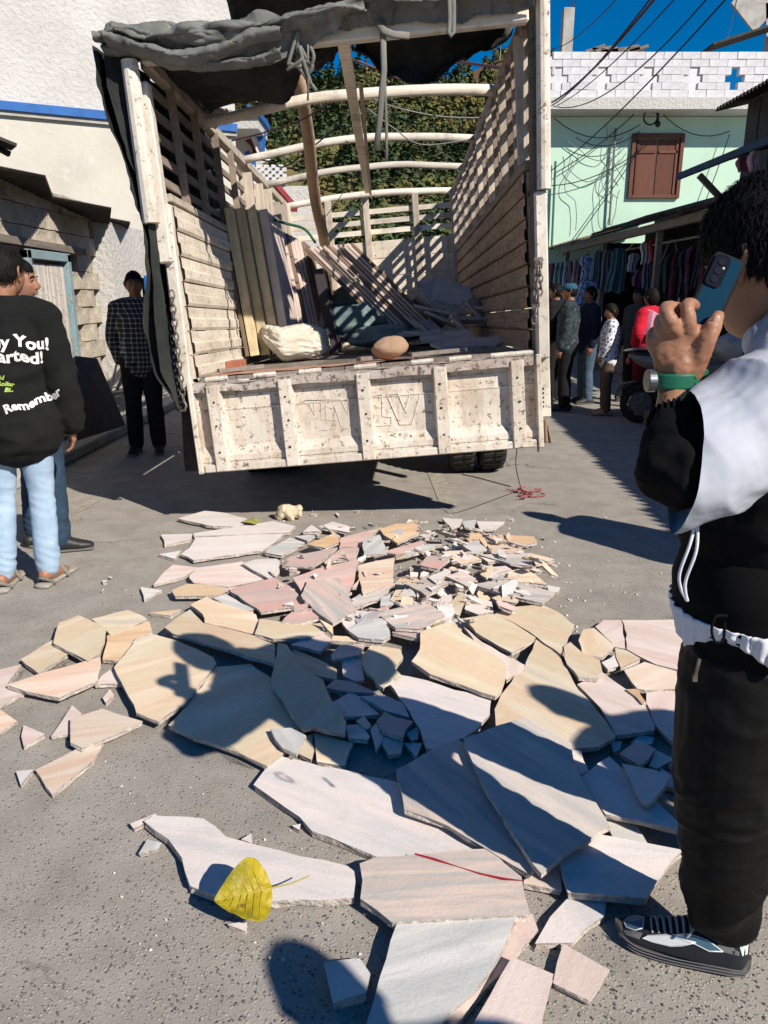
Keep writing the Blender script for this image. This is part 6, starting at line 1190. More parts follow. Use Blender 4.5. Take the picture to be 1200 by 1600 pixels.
for s in 'lr':                                                          # sandals
    c = V1['an' + s]; t = V1['ft' + s]; d = Vector((math.sin(t), math.cos(t), 0)); g_ = Vector((c.x, c.y, 0)); q = MB(); q.limb([g_ - d * .08 + Vector((0, 0, .014)), g_ + d * .05 + Vector((0, 0, .014)), g_ + d * .21 + Vector((0, 0, .014))], [.045, .042, .050], 14, [.016, .015, .013], (1, 0, 0)); sd = q.build('sandal', pm('grey_sandal', (.36, .33, .29), (.26, .24, .21), 20, .8), p1, smooth=True)
    q = MB(); n_ = Vector((-d.y, d.x, 0)); q.limb([g_ + n_ * .047 + Vector((0, 0, .02)) - d * .03, g_ - d * .08 + Vector((0, 0, .06)), g_ - n_ * .047 + Vector((0, 0, .02)) - d * .03], [.009] * 3, 8, sub=6); q.limb([g_ + n_ * .05 + d * .1 + Vector((0, 0, .02)), g_ + d * .1 + Vector((0, 0, .075)), g_ - n_ * .05 + d * .1 + Vector((0, 0, .02))], [.012] * 3, 8, sub=6); q.build('strap', MT['strap'], sd, smooth=True)
# lettering on the back of the sweatshirt, laid onto the cloth
sw = parts1['top']; bvh = BVHTree.FromPolygons([v.co for v in sw.data.vertices], [tuple(p.vertices) for p in sw.data.polygons])
def back_text(txt, x, z, size, mat, name, rot=0, bend=0):
    cu = bpy.data.curves.new('t', 'FONT'); cu.body = txt; cu.size = size; cu.align_x = 'CENTER'; cu.offset = size * .035; cu.resolution_u = 3
    t = bpy.data.objects.new('t', cu); C.objects.link(t); dg = bpy.context.evaluated_depsgraph_get(); dg.update(); me = bpy.data.meshes.new_from_object(t.evaluated_get(dg)); bpy.data.objects.remove(t)
    b = bmesh.new(); b.from_mesh(me); bmesh.ops.triangulate(b, faces=b.faces); bmesh.ops.subdivide_edges(b, edges=[e for e in b.edges if e.calc_length() > .012], cuts=2)
    bmesh.ops.triangulate(b, faces=b.faces)
    for v in b.verts:
        px, pz = v.co.x, v.co.y; pz += bend * px * px + .006 * math.sin(px * 55); c_, s_ = math.cos(rot), math.sin(rot); px, pz = px * c_ - pz * s_ + x, px * s_ + pz * c_ + z
        h_ = bvh.ray_cast(Vector((px, -.6, pz)), Vector((0, 1, 0))); v.co = (h_[0] + h_[1] * .0035) if h_[0] else Vector((px, -.16, pz))
    b.to_mesh(me); b.free(); me.materials.clear(); me.materials.append(mat); return link(name, me, sw)
INK = cloth('white_ink', (.75, .74, .72), (.66, .65, .63), 30)
back_text('Why You!', .062, 1.275, .078, INK, 'lettering', R(-4), -.5); back_text('Started!', .062, 1.205, .080, INK, 'lettering', R(-4), -.4); back_text('Remember', .130, .985, .060, INK, 'lettering', R(16), .6)
for i, t_ in enumerate(('Id', 'Rollar', 'Bi..')): back_text(t_, .00 + .012 * i, 1.120 - .030 * i, .030, cloth('lime_ink', (.42, .60, .10), (.36, .5, .09), 30), 'lettering', R(-18))
# --- man in blue polo behind him
loc = gz(88, 868); p2 = person('person', (loc.x - .10, loc.y + .14, 0), R(-42), 1.70, 'man in bright blue polo and dark jeans behind the sweatshirt man', dict(anr=(.12, 0, .085), ftr=.5), SK, cloth('bright_blue_polo', (.035, .19, .50), (.03, .16, .42), 5), denim('dark_blue_jeans', (.030, .058, .095), (.022, .042, .07)), flat('black_slip_on', (.02, .02, .02), .5), dict(strands=400, seed=9), R(-45), 0, .022, False, .03, .012, fold_a=.007)[0]
# --- man in plaid shirt in the lorry's shade
loc = gz(232, 707); person('person', (loc.x, loc.y, 0), R(188), 1.72, 'man in black plaid shirt standing in the shade beside the lorry', dict(wrl=(-.2, -.06, .90), wrr=(.2, -.06, .90), ell=(-.26, -.06, 1.13), elr=(.26, -.06, 1.13)), SK2, plaid(), cloth('black_trousers', (.012, .012, .013)), flat('black_shoe', (.015, .015, .015), .5), dict(strands=500, seed=12, vol=.012), R(10), 0, .018, True, .022, .012)
# --- the crowd by the stalls
loc = gz(880, 642); pc, Vc, _, _ = person('person', (loc.x, loc.y, 0), R(70), 1.66, 'man in blue cap and dark camouflage jacket by the clothes stall', None, SK, pm('dark_camouflage', (.012, .016, .022), (.035, .05, .055), 9, .9, spots=[((.10, .13, .13), 14, .58, .62)]), cloth('black_trousers_b', (.011, .011, .013)), flat('black_shoe_b', (.014, .014, .014), .5), dict(strands=200, seed=2), R(5), 0, .03, True, .02, .013)
q = MB(); hc = Vc['head']; q.ball(hc + Vector((0, .0, .045)), (.088, .108, .085), 20, 10, None, lambda p, d: Vector((p.x, p.y, max(p.z, -.01)))); q.limb([hc + Vector((0, .08, .045)), hc + Vector((0, .175, .03))], [.07, .05], 14, [.006, .005], (1, 0, 0)); q.build('cap', cloth('blue_cap', (.03, .10, .16)), pc, smooth=True)
loc = gz(912, 630); person('person', (loc.x, loc.y, 0), R(100), 1.62, 'person in dark navy top and blue jeans left of the floral girl', dict(elr=(.23, .05, 1.12), wrr=(.08, .2, 1.14)), SK2, cloth('navy_top', (.012, .018, .038)), denim('mid_blue_jeans', (.075, .115, .165), (.055, .085, .13)), flat('dark_shoe_c', (.03, .03, .03), .6), dict(strands=300, seed=3, nape=-.09), R(0), 0, .02, True, .02, .013)
loc = gz(944, 648); pg = person('person', (loc.x, loc.y, 0), R(80), 1.40, 'girl in white blouse with blue floral print and brown trousers', dict(ell=(-.22, .05, 1.12), wrl=(-.15, .12, .95)), SK, spots('white_floral_blouse', (.74, .75, .78), (.02, .035, .10), 20), cloth('brown_trousers', (.13, .09, .065)), flat('pink_sandal', (.45, .25, .22), .6), dict(strands=500, seed=6, nape=-.10, vol=.018), R(15), R(-8), .03, True, .02, .012)[0]
loc = gz(1002, 652); pr_, Vr, _, _ = person('person', (loc.x, loc.y, 0), R(40), 1.58, 'woman in red top with pink shawl over the shoulder', dict(ell=(-.30, -.02, 1.16), wrl=(-.14, .10, 1.02)), SK2, cloth('red_top', (.52, .012, .035), (.42, .01, .03)), cloth('dark_red_skirt', (.12, .01, .02)), flat('dark_sandal', (.03, .025, .02), .6), dict(strands=500, seed=8, nape=-.10, vol=.02), R(-10), 0, .034, True, .05, .012)
q = MB(); q.grid(lambda u, v: Vector((-.13 - .09 * math.sin(u * 2.4) + .05 * u, -.19 + .33 * u, 1.42 + .06 * math.sin(math.pi * u) - .34 * v)) + Vector((-.04 * math.sin(v * 2), .012 * math.sin(u * 24) , .0)), 40, 24); o = q.build('shawl', cloth('pink_shawl', (.68, .33, .42), (.55, .24, .33), 30), pr_, smooth=True, clean=False); s_ = o.modifiers.new('s', 'SOLIDIFY'); s_.thickness = .008
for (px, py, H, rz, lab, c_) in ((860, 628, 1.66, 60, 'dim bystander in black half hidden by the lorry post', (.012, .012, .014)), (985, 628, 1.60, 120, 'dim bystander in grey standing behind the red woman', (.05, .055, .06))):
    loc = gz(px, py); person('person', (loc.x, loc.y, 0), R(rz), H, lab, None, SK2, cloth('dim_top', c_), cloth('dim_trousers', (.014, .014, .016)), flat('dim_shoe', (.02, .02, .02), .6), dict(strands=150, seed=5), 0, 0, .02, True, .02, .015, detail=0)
# bystanders just outside the right of the frame, whose shadows fall on the slabs and the street
for (x, y, H, rz, lab, J) in ((2.12, .98, 1.70, 30, 'bystander in dark clothes out of frame right of the phone man', dict(elr=(.33, .05, 1.18), ell=(-.3, .05, 1.15))), (1.30, -.20, 1.66, 20, 'bystander in grey out of frame behind the phone man', None), (2.62, 3.58, 1.70, 60, 'bystander in brown out of frame on the right of the street', None)):
    person('person', (x, y, 0), R(rz), H, lab, J, SK, cloth('bystander_top', (.05, .05, .06)), cloth('bystander_trousers', (.03, .03, .035)), flat('bystander_shoe', (.03, .03, .03), .6), dict(strands=100, seed=5), 0, 0, .03, True, .03, .015, detail=0)
# ---------------------------------------------------------------- man on the phone, right foreground (joints measured in the world)
pm_ = empty('person', (.80, 1.48, 0), 0, 'man in black and white jacket holding a blue phone to his ear, right foreground', 'person'); PO = Vector((.80, 1.48, 0))
F_ = Vector((-.90, .43, 0)).normalized()                    # the way his body faces
hd = at(1198, 418, 1.42); hM = Matrix.Rotation(R(30), 3, 'Z') @ Matrix.Rotation(R(-8), 3, 'X') @ Matrix.Rotation(R(4), 3, 'Y')
SHL, ELB, WR = at(1258, 612, 1.27), at(1058, 742, 1.14), at(1055, 630, 1.28)
SHR = Vector((.93, 1.62, 1.40)); NK = Vector((.775, 1.445, 1.46)); CH = Vector((.785, 1.46, 1.27)); WA = Vector((.775, 1.48, 1.07)); HP = Vector((.80, 1.52, .93))
HL, KL, AL = Vector((.735, 1.44, .92)), Vector((.730, 1.425, .50)), Vector((.782, 1.448, .10))
HR_, KR, AR = Vector((.88, 1.60, .92)), Vector((.94, 1.66, .50)), Vector((1.03, 1.73, .10))
def loc_(p): return Vector(p) - PO
BM = MB()
sd = Vector((-F_.y, F_.x, 0))                                # his left
BM.limb([HP, WA, CH, CH.lerp(NK, .55)], [.15, .14, .165, .15], 18, [.11, .10, .115, .08], sd)
BM.limb([SHL, CH.lerp(NK, .8), SHR], [.055, .085, .055], 14); BM.limb([CH.lerp(NK, .6), NK, hd + Vector((.03, -.0, -.06))], [.075, .060, .056], 18)
BM.limb([SHL, SHL.lerp(ELB, .5), ELB, ELB.lerp(WR, .45), WR], [.053, .047, .042, .042, .030], 16)
ELR, WRR = Vector((.93, 1.78, 1.14)), Vector((.78, 1.80, .98)); BM.limb([SHR, ELR, WRR], [.052, .042, .028], 14)
for a, b, c in ((HL, KL, AL), (HR_, KR, AR)): BM.limb([a, a.lerp(b, .5), b, b.lerp(c, .3), c], [.088, .078, .055, .056, .038], 16)
# left hand, back of it towards us: the fingers close on the phone's far edge, the thumb on its near edge
def HPt(px, py, y): return at(px, py, y)
def fing(pts, rad): BM.limb([HPt(*p) for p in pts], rad, 12, sub=4)
upx = (HPt(1090, 540, 1.29) - HPt(1030, 540, 1.29)).normalized()
BM.limb([WR, HPt(1055, 606, 1.295), HPt(1057, 580, 1.295), HPt(1060, 548, 1.29), HPt(1058, 522, 1.285)], [.028, .029, .034, .045, .043], 18, [.022, .021, .020, .019, .015], upx)
fing([(1078, 530, 1.285), (1076, 502, 1.268), (1074, 478, 1.280), (1084, 478, 1.315), (1092, 492, 1.33)], [.0125, .0115, .0112, .010, .008])       # index
fing([(1058, 524, 1.283), (1048, 502, 1.264), (1040, 483, 1.280), (1058, 482, 1.318), (1076, 496, 1.335)], [.0128, .0118, .0115, .0102, .008])     # middle
fing([(1039, 530, 1.288), (1033, 512, 1.282), (1034, 500, 1.300), (1052, 500, 1.328), (1068, 508, 1.338)], [.0122, .0112, .0108, .0098, .008])    # ring
fing([(1024, 545, 1.296), (1019, 530, 1.297), (1024, 519, 1.315), (1042, 519, 1.338)], [.0112, .0102, .0096, .008])                              # little
fing([(1078, 585, 1.288), (1092, 556, 1.278), (1104, 530, 1.268), (1113, 512, 1.272), (1122, 494, 1.285)], [.020, .0185, .0150, .0135, .0095])      # thumb
fing([(1060, 575, 1.285), (1085, 545, 1.284)], [.024, .016])
for (px, py, y, r) in ((1074, 480, 1.278, .0108), (1040, 485, 1.278, .0105), (1077, 524, 1.281, .0125), (1057, 518, 1.279, .0128), (1039, 525, 1.284, .012), (1113, 512, 1.268, .0125)): BM.ball(HPt(px, py, y), r, 12, 8)
def hfold(p, n):
    k = math.exp(-((p.z - 1.42) / .10) ** 2) if p.y < 1.36 and p.x < .62 else 0
    return k * (.0012 * (1 - 2 * abs(noise.noise(Vector((p.x * 60, p.y * 60, p.z * 150))))) + .0012 * noise.noise(p * 70))
me = remesh(BM, .0036, 1, hfold, 'body', [SK, EYEW, IRIS, LIP, HAIR])
ex = MB(); head_mesh(ex, hd, hM, 1.06, 1); merge_into(me, ex)
for v in me.vertices: v.co -= PO
me.update(); link('body', me, pm_)
def child(mb, name, mat, par=None, **k):
    mb.v = [tuple(Vector(p) - PO) for p in mb.v]; return mb.build(name, mat, par or pm_, **k)
def wchild(me, name, par=None):
    for v in me.vertices: v.co -= PO
    me.update(); return link(name, me, par or pm_)
# thumb nail
n_ = MB(); tn = HPt(1119, 500, 1.262); n_.ball(tn, (.0058, .0025, .0085), 10, 8, Matrix.Rotation(R(20), 3, 'Y') @ Matrix.Rotation(R(-10), 3, 'Z')); child(n_, 'thumb_nail', NAIL, smooth=True)
hm = hair_mesh(hd, hM, 1.06, vol=.030, fringe=.030, nape=-.030, strands=10000, seed=31, length=.032, side=.012); child(hm, 'hair', HAIR, smooth=True, clean=False)
# clothes
JB = cloth('black_jacket', (.0045, .0045, .005), (.007, .007, .0075), 5, .9, 260, .12); JB.node_tree.nodes['Principled BSDF'].inputs['Specular IOR Level'].default_value = .08
JW = cloth('white_jacket_panel', (.44, .465, .52), (.39, .415, .47), 4, .6, 300, .12)
SHW = cloth('white_shirt', (.68, .70, .76), (.60, .62, .68), 4, .8, 300, .1)
TR = pm('black_shiny_trousers', (.0045, .0045, .0045), (.007, .007, .007), 6, .6, .25, 240, .003, spec=.12)
def fold2(amp, f, an, am2=.5):
    def g(p, n):
        q = Vector((p.x * an[0], p.y * an[1], p.z * an[2])) * f; q2 = q + Vector((noise.noise(p * 5) * .8, 0, noise.noise(p * 4 + Vector((4, 0, 0))) * .8))
        return amp * (1 - 2.1 * abs(noise.noise(q2))) + amp * am2 * (1 - 2 * abs(noise.noise(q2 * 2.2 + Vector((9, 2, 0))))) + amp * .2 * noise.noise(p * 40)
    return g
# torso of the jacket, bellied at the back, hem at the hips
T = MB(); hemc = Vector((.765, 1.48, .935))
T.limb([hemc + Vector((0, 0, .125)), WA + Vector((-.01, 0, .02)), CH, CH.lerp(NK, .6)], [.185, .195, .185, .15], 26, [.150, .160, .150, .10], sd); T.limb([SHL.lerp(NK, .25), CH.lerp(NK, .82), SHR], [.062, .080, .075], 16)
T.limb([CH.lerp(NK, .75), NK + Vector((-.01, .0, .01))], [.095, .080], 16); T.limb([SHR, ELR, WRR], [.085, .07, .05], 14)
wchild(remesh(T, .007, 2, fold2(.009, 6, (1, 1, 1.6)), 'jacket_body', [JB]), 'jacket_body')
# left sleeve in one piece: white from the shoulder to the elbow, black below, cut along a clean seam
U = MB(); ax = (ELB - SHL).normalized(); fa = (WR - ELB).normalized()
U.limb([NK + Vector((.015, -.005, -.005)), SHL.lerp(NK, .45) + Vector((0, 0, .005)), SHL], [.085, .098, .096], 20)
U.limb([SHL + Vector((.02, .03, -.02)), SHL.lerp(ELB, .35), SHL.lerp(ELB, .72) + Vector((0, 0, -.006)), ELB + ax * .004 + Vector((.006, 0, -.012))], [.098, .098, .090, .070], 24)
pa_ = ax.cross(Vector((0, 1, 0))).normalized(); pb_ = ax.cross(pa_)
def sfold(p, n):
    a_, b_, c_ = p.dot(ax), p.dot(pa_), p.dot(pb_); q = Vector((a_ * 3.2 + .6 * noise.noise(p * 7), b_ * 8 + a_ * 5, c_ * 8 - a_ * 4)); return .017 * (.6 - 2.2 * abs(noise.noise(q))) + .0022 * (1 - 2 * abs(noise.noise(q * 2.1 + Vector((3, 1, 7))))) + .0006 * noise.noise(p * 90)
me = remesh(U, .005, 3, fold2(.012, 7.5, (1.5, 1, .8), .35) if False else sfold, 'upper_sleeve', [JW])
b = bmesh.new(); b.from_mesh(me); sn = Vector((-.96, .1, .12)).normalized(); c1 = ELB + Vector((.012, 0, 0))
bmesh.ops.bisect_plane(b, geom=b.verts[:] + b.edges[:] + b.faces[:], plane_co=c1, plane_no=sn, clear_outer=True); b.to_mesh(me); b.free(); wchild(me, 'upper_sleeve')
U = MB(); U.limb([ELB.lerp(SHL, .22), ELB + Vector((.004, .004, .002)), ELB.lerp(WR, .28), ELB.lerp(WR, .5)], [.050, .056, .050, .043], 22)
wchild(remesh(U, .005, 2, fold2(.007, 11, (1, 1, 1.2)), 'lower_sleeve', [JB]), 'lower_sleeve')
elo = ELB
# gathered cuff
q = MB(); axc = fa; c0 = ELB.lerp(WR, .55); u_ = axc.cross(Vector((0, 1, 0))).normalized(); v_ = axc.cross(u_)
q.grid(lambda u, v: c0 + axc * (.040 * v) + (u_ * math.cos(u * 2 * math.pi) + v_ * math.sin(u * 2 * math.pi)) * (.0385 + .0035 * math.sin(u * 2 * math.pi * 30) + .004 * math.sin(v * math.pi)), 241, 9); child(q, 'cuff', JB, smooth=True)
# collar
q = MB(); cc = NK + Vector((-.035, -.01, .025)); q.grid(lambda u, v: cc + Vector((math.cos(u * 5.6 + .8) * (.072 - .008 * v), math.sin(u * 5.6 + .8) * (.068 - .006 * v), .045 * v - .02)), 60, 8); o = child(q, 'collar', JB, smooth=True, clean=False); s_ = o.modifiers.new('s', 'SOLIDIFY'); s_.thickness = .008
# hem band, shirt tails, cord
q = MB(); q.limb([hemc + Vector((0, 0, -.052)), hemc + Vector((0, 0, .004))], [.190, .197], 40, [.158, .164], sd, 3); child(q, 'hem_band', JB, smooth=True)
def ring(a, rx, ry): return sd * (math.cos(a) * rx) + F_ * (math.sin(a) * ry)
def tail(u, v):
    a = u * 2 * math.pi; dip = .026 + .052 * (1 - abs(math.sin(a * 2.5 + .9))) ** .9; p = hemc + ring(a, .196 + .004 * math.sin(a * 37) + .006 * noise.noise(Vector((a * 5, v * 3, 1))) - .01 * v, .163 + .004 * math.sin(a * 31) + .006 * noise.noise(Vector((a * 4, v * 3, 5))) - .01 * v); return p + Vector((0, 0, -.045 - dip * v))
q = MB(); q.grid(tail, 161, 8); o = child(q, 'shirt_tail', SHW, smooth=True, clean=False); s_ = o.modifiers.new('s', 'SOLIDIFY'); s_.thickness = .003
for nm, pts, r, mt in (('white_cord', ((1086, 818, 1.20), (1078, 850, 1.19), (1062, 895, 1.20), (1064, 920, 1.21), (1073, 938, 1.215)), .0026, SHW), ('white_cord', ((1090, 818, 1.20), (1088, 860, 1.195), (1072, 905, 1.205), (1071, 925, 1.21), (1074, 938, 1.215)), .0026, SHW), ('black_cord', ((1135, 962, 1.20), (1118, 964, 1.195), (1112, 985, 1.195), (1118, 1003, 1.20), (1130, 1000, 1.20), (1132, 975, 1.20)), .0024, JB)):
    q = MB(); q.limb([at(px, py, y - .02) for px, py, y in pts], [r] * len(pts), 7, sub=6); child(q, nm, mt, smooth=True)
# trousers
G = MB(); G.limb([HP + Vector((0, 0, -.07)), HP + Vector((0, 0, -.03))], [.165, .155], 22, [.128, .12], sd)
for a, b, c in ((HL, KL, AL), (HR_, KR, AR)): G.limb([a + Vector((0, 0, -.05)), a.lerp(b, .5), b, b.lerp(c, .35), b.lerp(c, .7), b.lerp(c, .90)], [.108, .112, .097, .090, .080, .068], 20)
def trf(p, n):
    z = p.z; k = .6 + .9 * math.exp(-((z - .16) / .12) ** 2) + .6 * math.exp(-((z - .52) / .1) ** 2) + .6 * math.exp(-((z - .86) / .08) ** 2)
    q2 = Vector((p.x * 5 + noise.noise(p * 6), p.y * 5, p.z * 11 + 1.5 * noise.noise(p * 4))); return .0115 * k * (.8 - 2.1 * abs(noise.noise(q2))) + .004 * (1 - 2 * abs(noise.noise(q2 * 2.1)))
wchild(remesh(G, .006, 2, trf, 'trousers', [TR]), 'trousers')
q = MB(); q.bar(at(1093, 1030, 1.285), at(1086, 1058, 1.285), .006, .004); q.box(at(1086, 1060, 1.283), (.008, .004, .012)); child(q, 'pocket_zip', MT['steel'])
# sneakers
RB = flat('black_sneaker_rubber', (.045, .043, .042), .6); MESHB = cloth('black_sneaker_mesh', (.016, .018, .024), (.022, .024, .03), 8, .8, 900, .4); SGREY = cloth('grey_sneaker_suede', (.15, .15, .155), (.11, .11, .115), 8, .9); SW_ = flat('silver_white_patch', (.62, .65, .64), .35); SB = flat('slate_blue_patch', (.05, .12, .18), .4); RIM = flat('silver_edge', (.5, .52, .52), .35)
def sneaker(toe, heel):
    toe, heel = Vector(toe), Vector(heel); d = (toe - heel); Ln = d.length; d.normalize(); n = Vector((-d.y, d.x, 0)); 
    if n.y > 0: n = -n                                       # n points to the camera side
    def P(t, s, z): return heel + d * (Ln * t) + n * s + Vector((0, 0, z))
    wid = lambda t: .037 + .010 * math.sin(math.pi * min(1, t * .9)) - (.020 * max(0, (t - .82) / .18) ** 2) - .008 * max(0, (.12 - t) / .12)
    root = MB()
    def body(u, v):                                          # u round the section from near side over the top to far side, v along the shoe
        t = v; hgt = .118 - .03 * t - .022 * max(0, t - .35) if t < .38 else .108 - .075 * ((t - .38) / .62) ** .8; hgt = max(hgt, .03); a = math.pi * u; w_ = wid(t) * (1 - .15 * math.sin(a)); e = min(1, (1 - t) / .06, t / .04) ** .5 if 0 < t < 1 else .0
        e = max(.05, e); return P(t, w_ * math.cos(a) * e, .026 + (hgt - .026) * (math.sin(a) ** .75) * (.35 + .65 * e))
    root.grid(body, 30, 44); up = child(root, 'sneaker', MESHB, smooth=True)
    def ch(mb, nm, mt, **k): mb.v = [tuple(Vector(p) - PO) for p in mb.v]; return mb.build(nm, mt, up, **k)
    q = MB()
    def sole(u, v):
        t = v * 1.05 - .025; a = 2 * math.pi * u; w_ = wid(min(1, max(0, t))) + .007; e = max(.03, min(1, (1.03 - t) / .09, (t + .025) / .05)) ** .5; th = .017 + .006 * (t < .35) ; lift = .014 * max(0, (t - .8) / .2) ** 2 + .006 * max(0, (.06 - t) / .08); return P(t, w_ * math.cos(a) * e, .001 + lift + th * (.5 + .5 * math.sin(a)) * 1.35 + .004 * math.sin(t * 9) * (math.sin(a) > 0))
    q.grid(sole, 24, 50); ch(q, 'sole', RB, smooth=True)
    q = MB()
    for k in (.012, .020, .028): q.limb([P(t, wid(t) + .0075, k + .010 * math.sin(t * 5 + 1) * .5 + .006 * max(0, t - .8) * 5) for t in [i / 12 * .96 + .02 for i in range(13)]], [.0016] * 13, 5, sub=2)
    ch(q, 'sole_groove', SGREY, smooth=True)
    def patch(outline, off, nm, mt, rim=True):
        q = MB(); pts = []
        for t, f in outline: a = math.pi * f; b_ = body(f, t); c_ = P(t, 0, .03); o_ = (b_ - c_).normalized(); pts.append(b_ + o_ * off)
        mt_ = sum(t for t, f in outline) / len(outline); mf = sum(f for t, f in outline) / len(outline); b_ = body(mf, mt_); cen = b_ + (b_ - P(mt_, 0, .03)).normalized() * (off + .001); q.add(pts + [cen], [(i, (i + 1) % len(pts), len(pts)) for i in range(len(pts))]); pa = ch(q, nm, mt)
        if rim: q = MB(); q.tube(pts + [pts[0]], .0017, 5); ch(q, 'patch_edge', RIM, smooth=True)
    patch(((.40, .16), (.50, .12), (.58, .10), (.72, .12), (.80, .16), (.76, .22), (.62, .25), (.52, .20)), .003, 'white_side_patch', SW_); patch(((.20, .12), (.30, .10), (.40, .14), (.50, .19), (.58, .25), (.45, .26), (.32, .20)), .003, 'slate_side_patch', SB)
    patch(((.80, .36), (.86, .30), (.93, .34), (.955, .5), (.93, .66), (.86, .70), (.80, .62)), .002, 'toe_patch', SB); patch(((.02, .12), (.02, .3), (.07, .34), (.09, .2), (.06, .1)), .003, 'heel_patch', SW_, False); patch(((.08, .10), (.10, .32), (.22, .30), (.25, .12)), .002, 'grey_heel_panel', SGREY, False); patch(((.82, .12), (.80, .26), (.88, .28), (.95, .22), (.93, .12)), .0025, 'grey_toe_panel', SGREY, False)
    q = MB()
    for i in range(7):
        t = .44 + i * .048; q.limb([body(.30, t) + n * .002, body(.42, t + .012) + Vector((0, 0, .007)), body(.5, t + .018) + Vector((0, 0, .010)), body(.58, t + .012) + Vector((0, 0, .007)), body(.70, t) - n * .002], [.0028] * 5, 6, sub=4)
        if i < 6: q.limb([body(.30, t) + n * .002, body(.5, t + .03) + Vector((0, 0, .011)), body(.70, t + .05)], [.0026] * 3, 6, sub=4)
    q.limb([body(.4, .46) + Vector((0, 0, .012)), body(.3, .40) + Vector((0, 0, .03)), body(.25, .48) + n * .02 + Vector((0, 0, .01)), body(.42, .5) + Vector((0, 0, .014))], [.0026] * 4, 6); ch(q, 'laces', cloth('grey_laces', (.30, .29, .27)), smooth=True)
    return up
sneaker(gz(964, 1458), gz(1166, 1516)); sneaker(gz(1084, 1342), gz(1084, 1342) + Vector((.265, -.105, 0)))
# watch with green strap
wc = HPt(1056, 594, 1.295); wa = (HPt(1059, 560, 1.293) - HPt(1055, 610, 1.293)).normalized(); wx = wa.cross(Vector((0, 1, 0))).normalized(); wy = wa.cross(wx)
wt = MB(); wt.grid(lambda u, v: wc + wa * ((v - .5) * .026) + (wx * math.cos(u * 2 * math.pi) * .0365 + wy * math.sin(u * 2 * math.pi) * .0285), 60, 7)
GRN = pm('green_rubber_strap', (.012, .13, .075), (.010, .11, .06), 20, .5, .1, 200)
wa_ = empty('wristwatch', wc, 0, 'green strapped wristwatch on the phone man\'s wrist', 'watch')
def wch(mb, nm, mt, **k): mb.v = [tuple(Vector(p) - wc) for p in mb.v]; return mb.build(nm, mt, wa_, **k)
o = wch(wt, 'strap', GRN, smooth=True, clean=False); s_ = o.modifiers.new('s', 'SOLIDIFY'); s_.thickness = .004; s_.offset = 1
side_l = wx if wx.x < 0 else -wx
q = MB(); ctr = wc + side_l * .042; fr = Matrix((wy, wa, side_l)).transposed(); q.tube([ctr - side_l * .006, ctr + side_l * .006], [  .0185, .0185], 28); wch(q, 'case', flat('steel_case', (.42, .42, .41), .25, .9), smooth=False)
q = MB(); q.tube([ctr + side_l * .006, ctr + side_l * .0068], [.018, .018], 24); wch(q, 'dial', flat('black_dial', (.01, .01, .012), .15))
q = MB(); q.box(wc - side_l * .043 + wy * .0, (.005, .02, .034), frame((0, 0, 0), wa) @ Matrix.Identity(3)); wch(q, 'buckle', GRN, bevel=.002)
toc = Vector((0, -1, .1)).normalized(); q = MB()
for i in range(8):
    a = R(-60 + i * 13); base = wx * math.cos(a) * .0365 + wy * math.sin(a) * .0285
    best = base if base.y < 0 else -base
    for dv in (-.004, .006): q.ball(wc + best * 1.135 + wa * dv, (.0022, .0012, .0022), 6, 4)
wch(q, 'strap_holes', flat('strap_hole', (.004, .03, .02), .8))
# phone
ph = empty('phone', at(1112, 462, 1.315), 0, 'blue phone with black camera block held to the ear', 'phone')
pc_ = at(1112, 466, 1.318); uu = (at(1141, 404, 1.345) - at(1088, 520, 1.300)).normalized(); wv = (at(1136, 470, 1.325) - at(1094, 455, 1.335)); wv = (wv - uu * wv.dot(uu)).normalized(); nn_ = wv.cross(uu); nn_ = nn_ if nn_.y < 0 else -nn_
PM3 = Matrix((wv, nn_, uu)).transposed(); ph.location = pc_
def pch(mb, nm, mt, par=None, **k): mb.v = [tuple(PM3 @ Vector(p)) for p in mb.v]; return mb.build(nm, mt, par or ph, **k)
def rrect(w_, h_, r, n=6): return [(sx * (w_ / 2 - r) + r * math.cos(a0 + a * math.pi / 2 / n), sy * (h_ / 2 - r) + r * math.sin(a0 + a * math.pi / 2 / n)) for sx, sy, a0 in ((1, 1, 0), (-1, 1, math.pi / 2), (-1, -1, math.pi), (1, -1, 1.5 * math.pi)) for a in range(n + 1)]
def plate3(w_, h_, r, y0, y1, cx=0, cz=0): q = MB(); P = rrect(w_, h_, r); n = len(P); q.add([(cx + x, y0, cz + z) for x, z in P] + [(cx + x, y1, cz + z) for x, z in P], [tuple(reversed(range(n))), tuple(range(n, 2 * n))] + [(i, (i + 1) % n, n + (i + 1) % n, n + i) for i in range(n)]); return q
BUMP = flat('black_phone_case', (.006, .006, .008), .6, 0, .1)
PW, PHH = .053, .158
pch(plate3(PW, PHH, .009, -.006, .004), 'case', BUMP, bevel=.0015); pch(plate3(PW - .009, PHH - .009, .006, .0042, .0048), 'blue_back', flat('metallic_teal_back', (.001, .028, .058), .65, .0, .05)); 
sgn = -1 if wv.x > 0 else 1
q = plate3(.027, .058, .008, .0049, .0085, sgn * .0105, .044); cb = pch(q, 'camera_block', flat('camera_glass', (.006, .006, .008), .15), bevel=.001)
for dz in (.060, .043, .028): q = MB(); q.tube([(sgn * .0105, .0085, dz), (sgn * .0105, .0098, dz)], .0062, 18); pch(q, 'lens', flat('lens_glass', (.015, .015, .02), .1), cb)
q = MB(); q.ball((sgn * .004, .009, .050), .0022, 8, 6); pch(q, 'flash', flat('flash_lens', (.8, .76, .62), .2), cb)
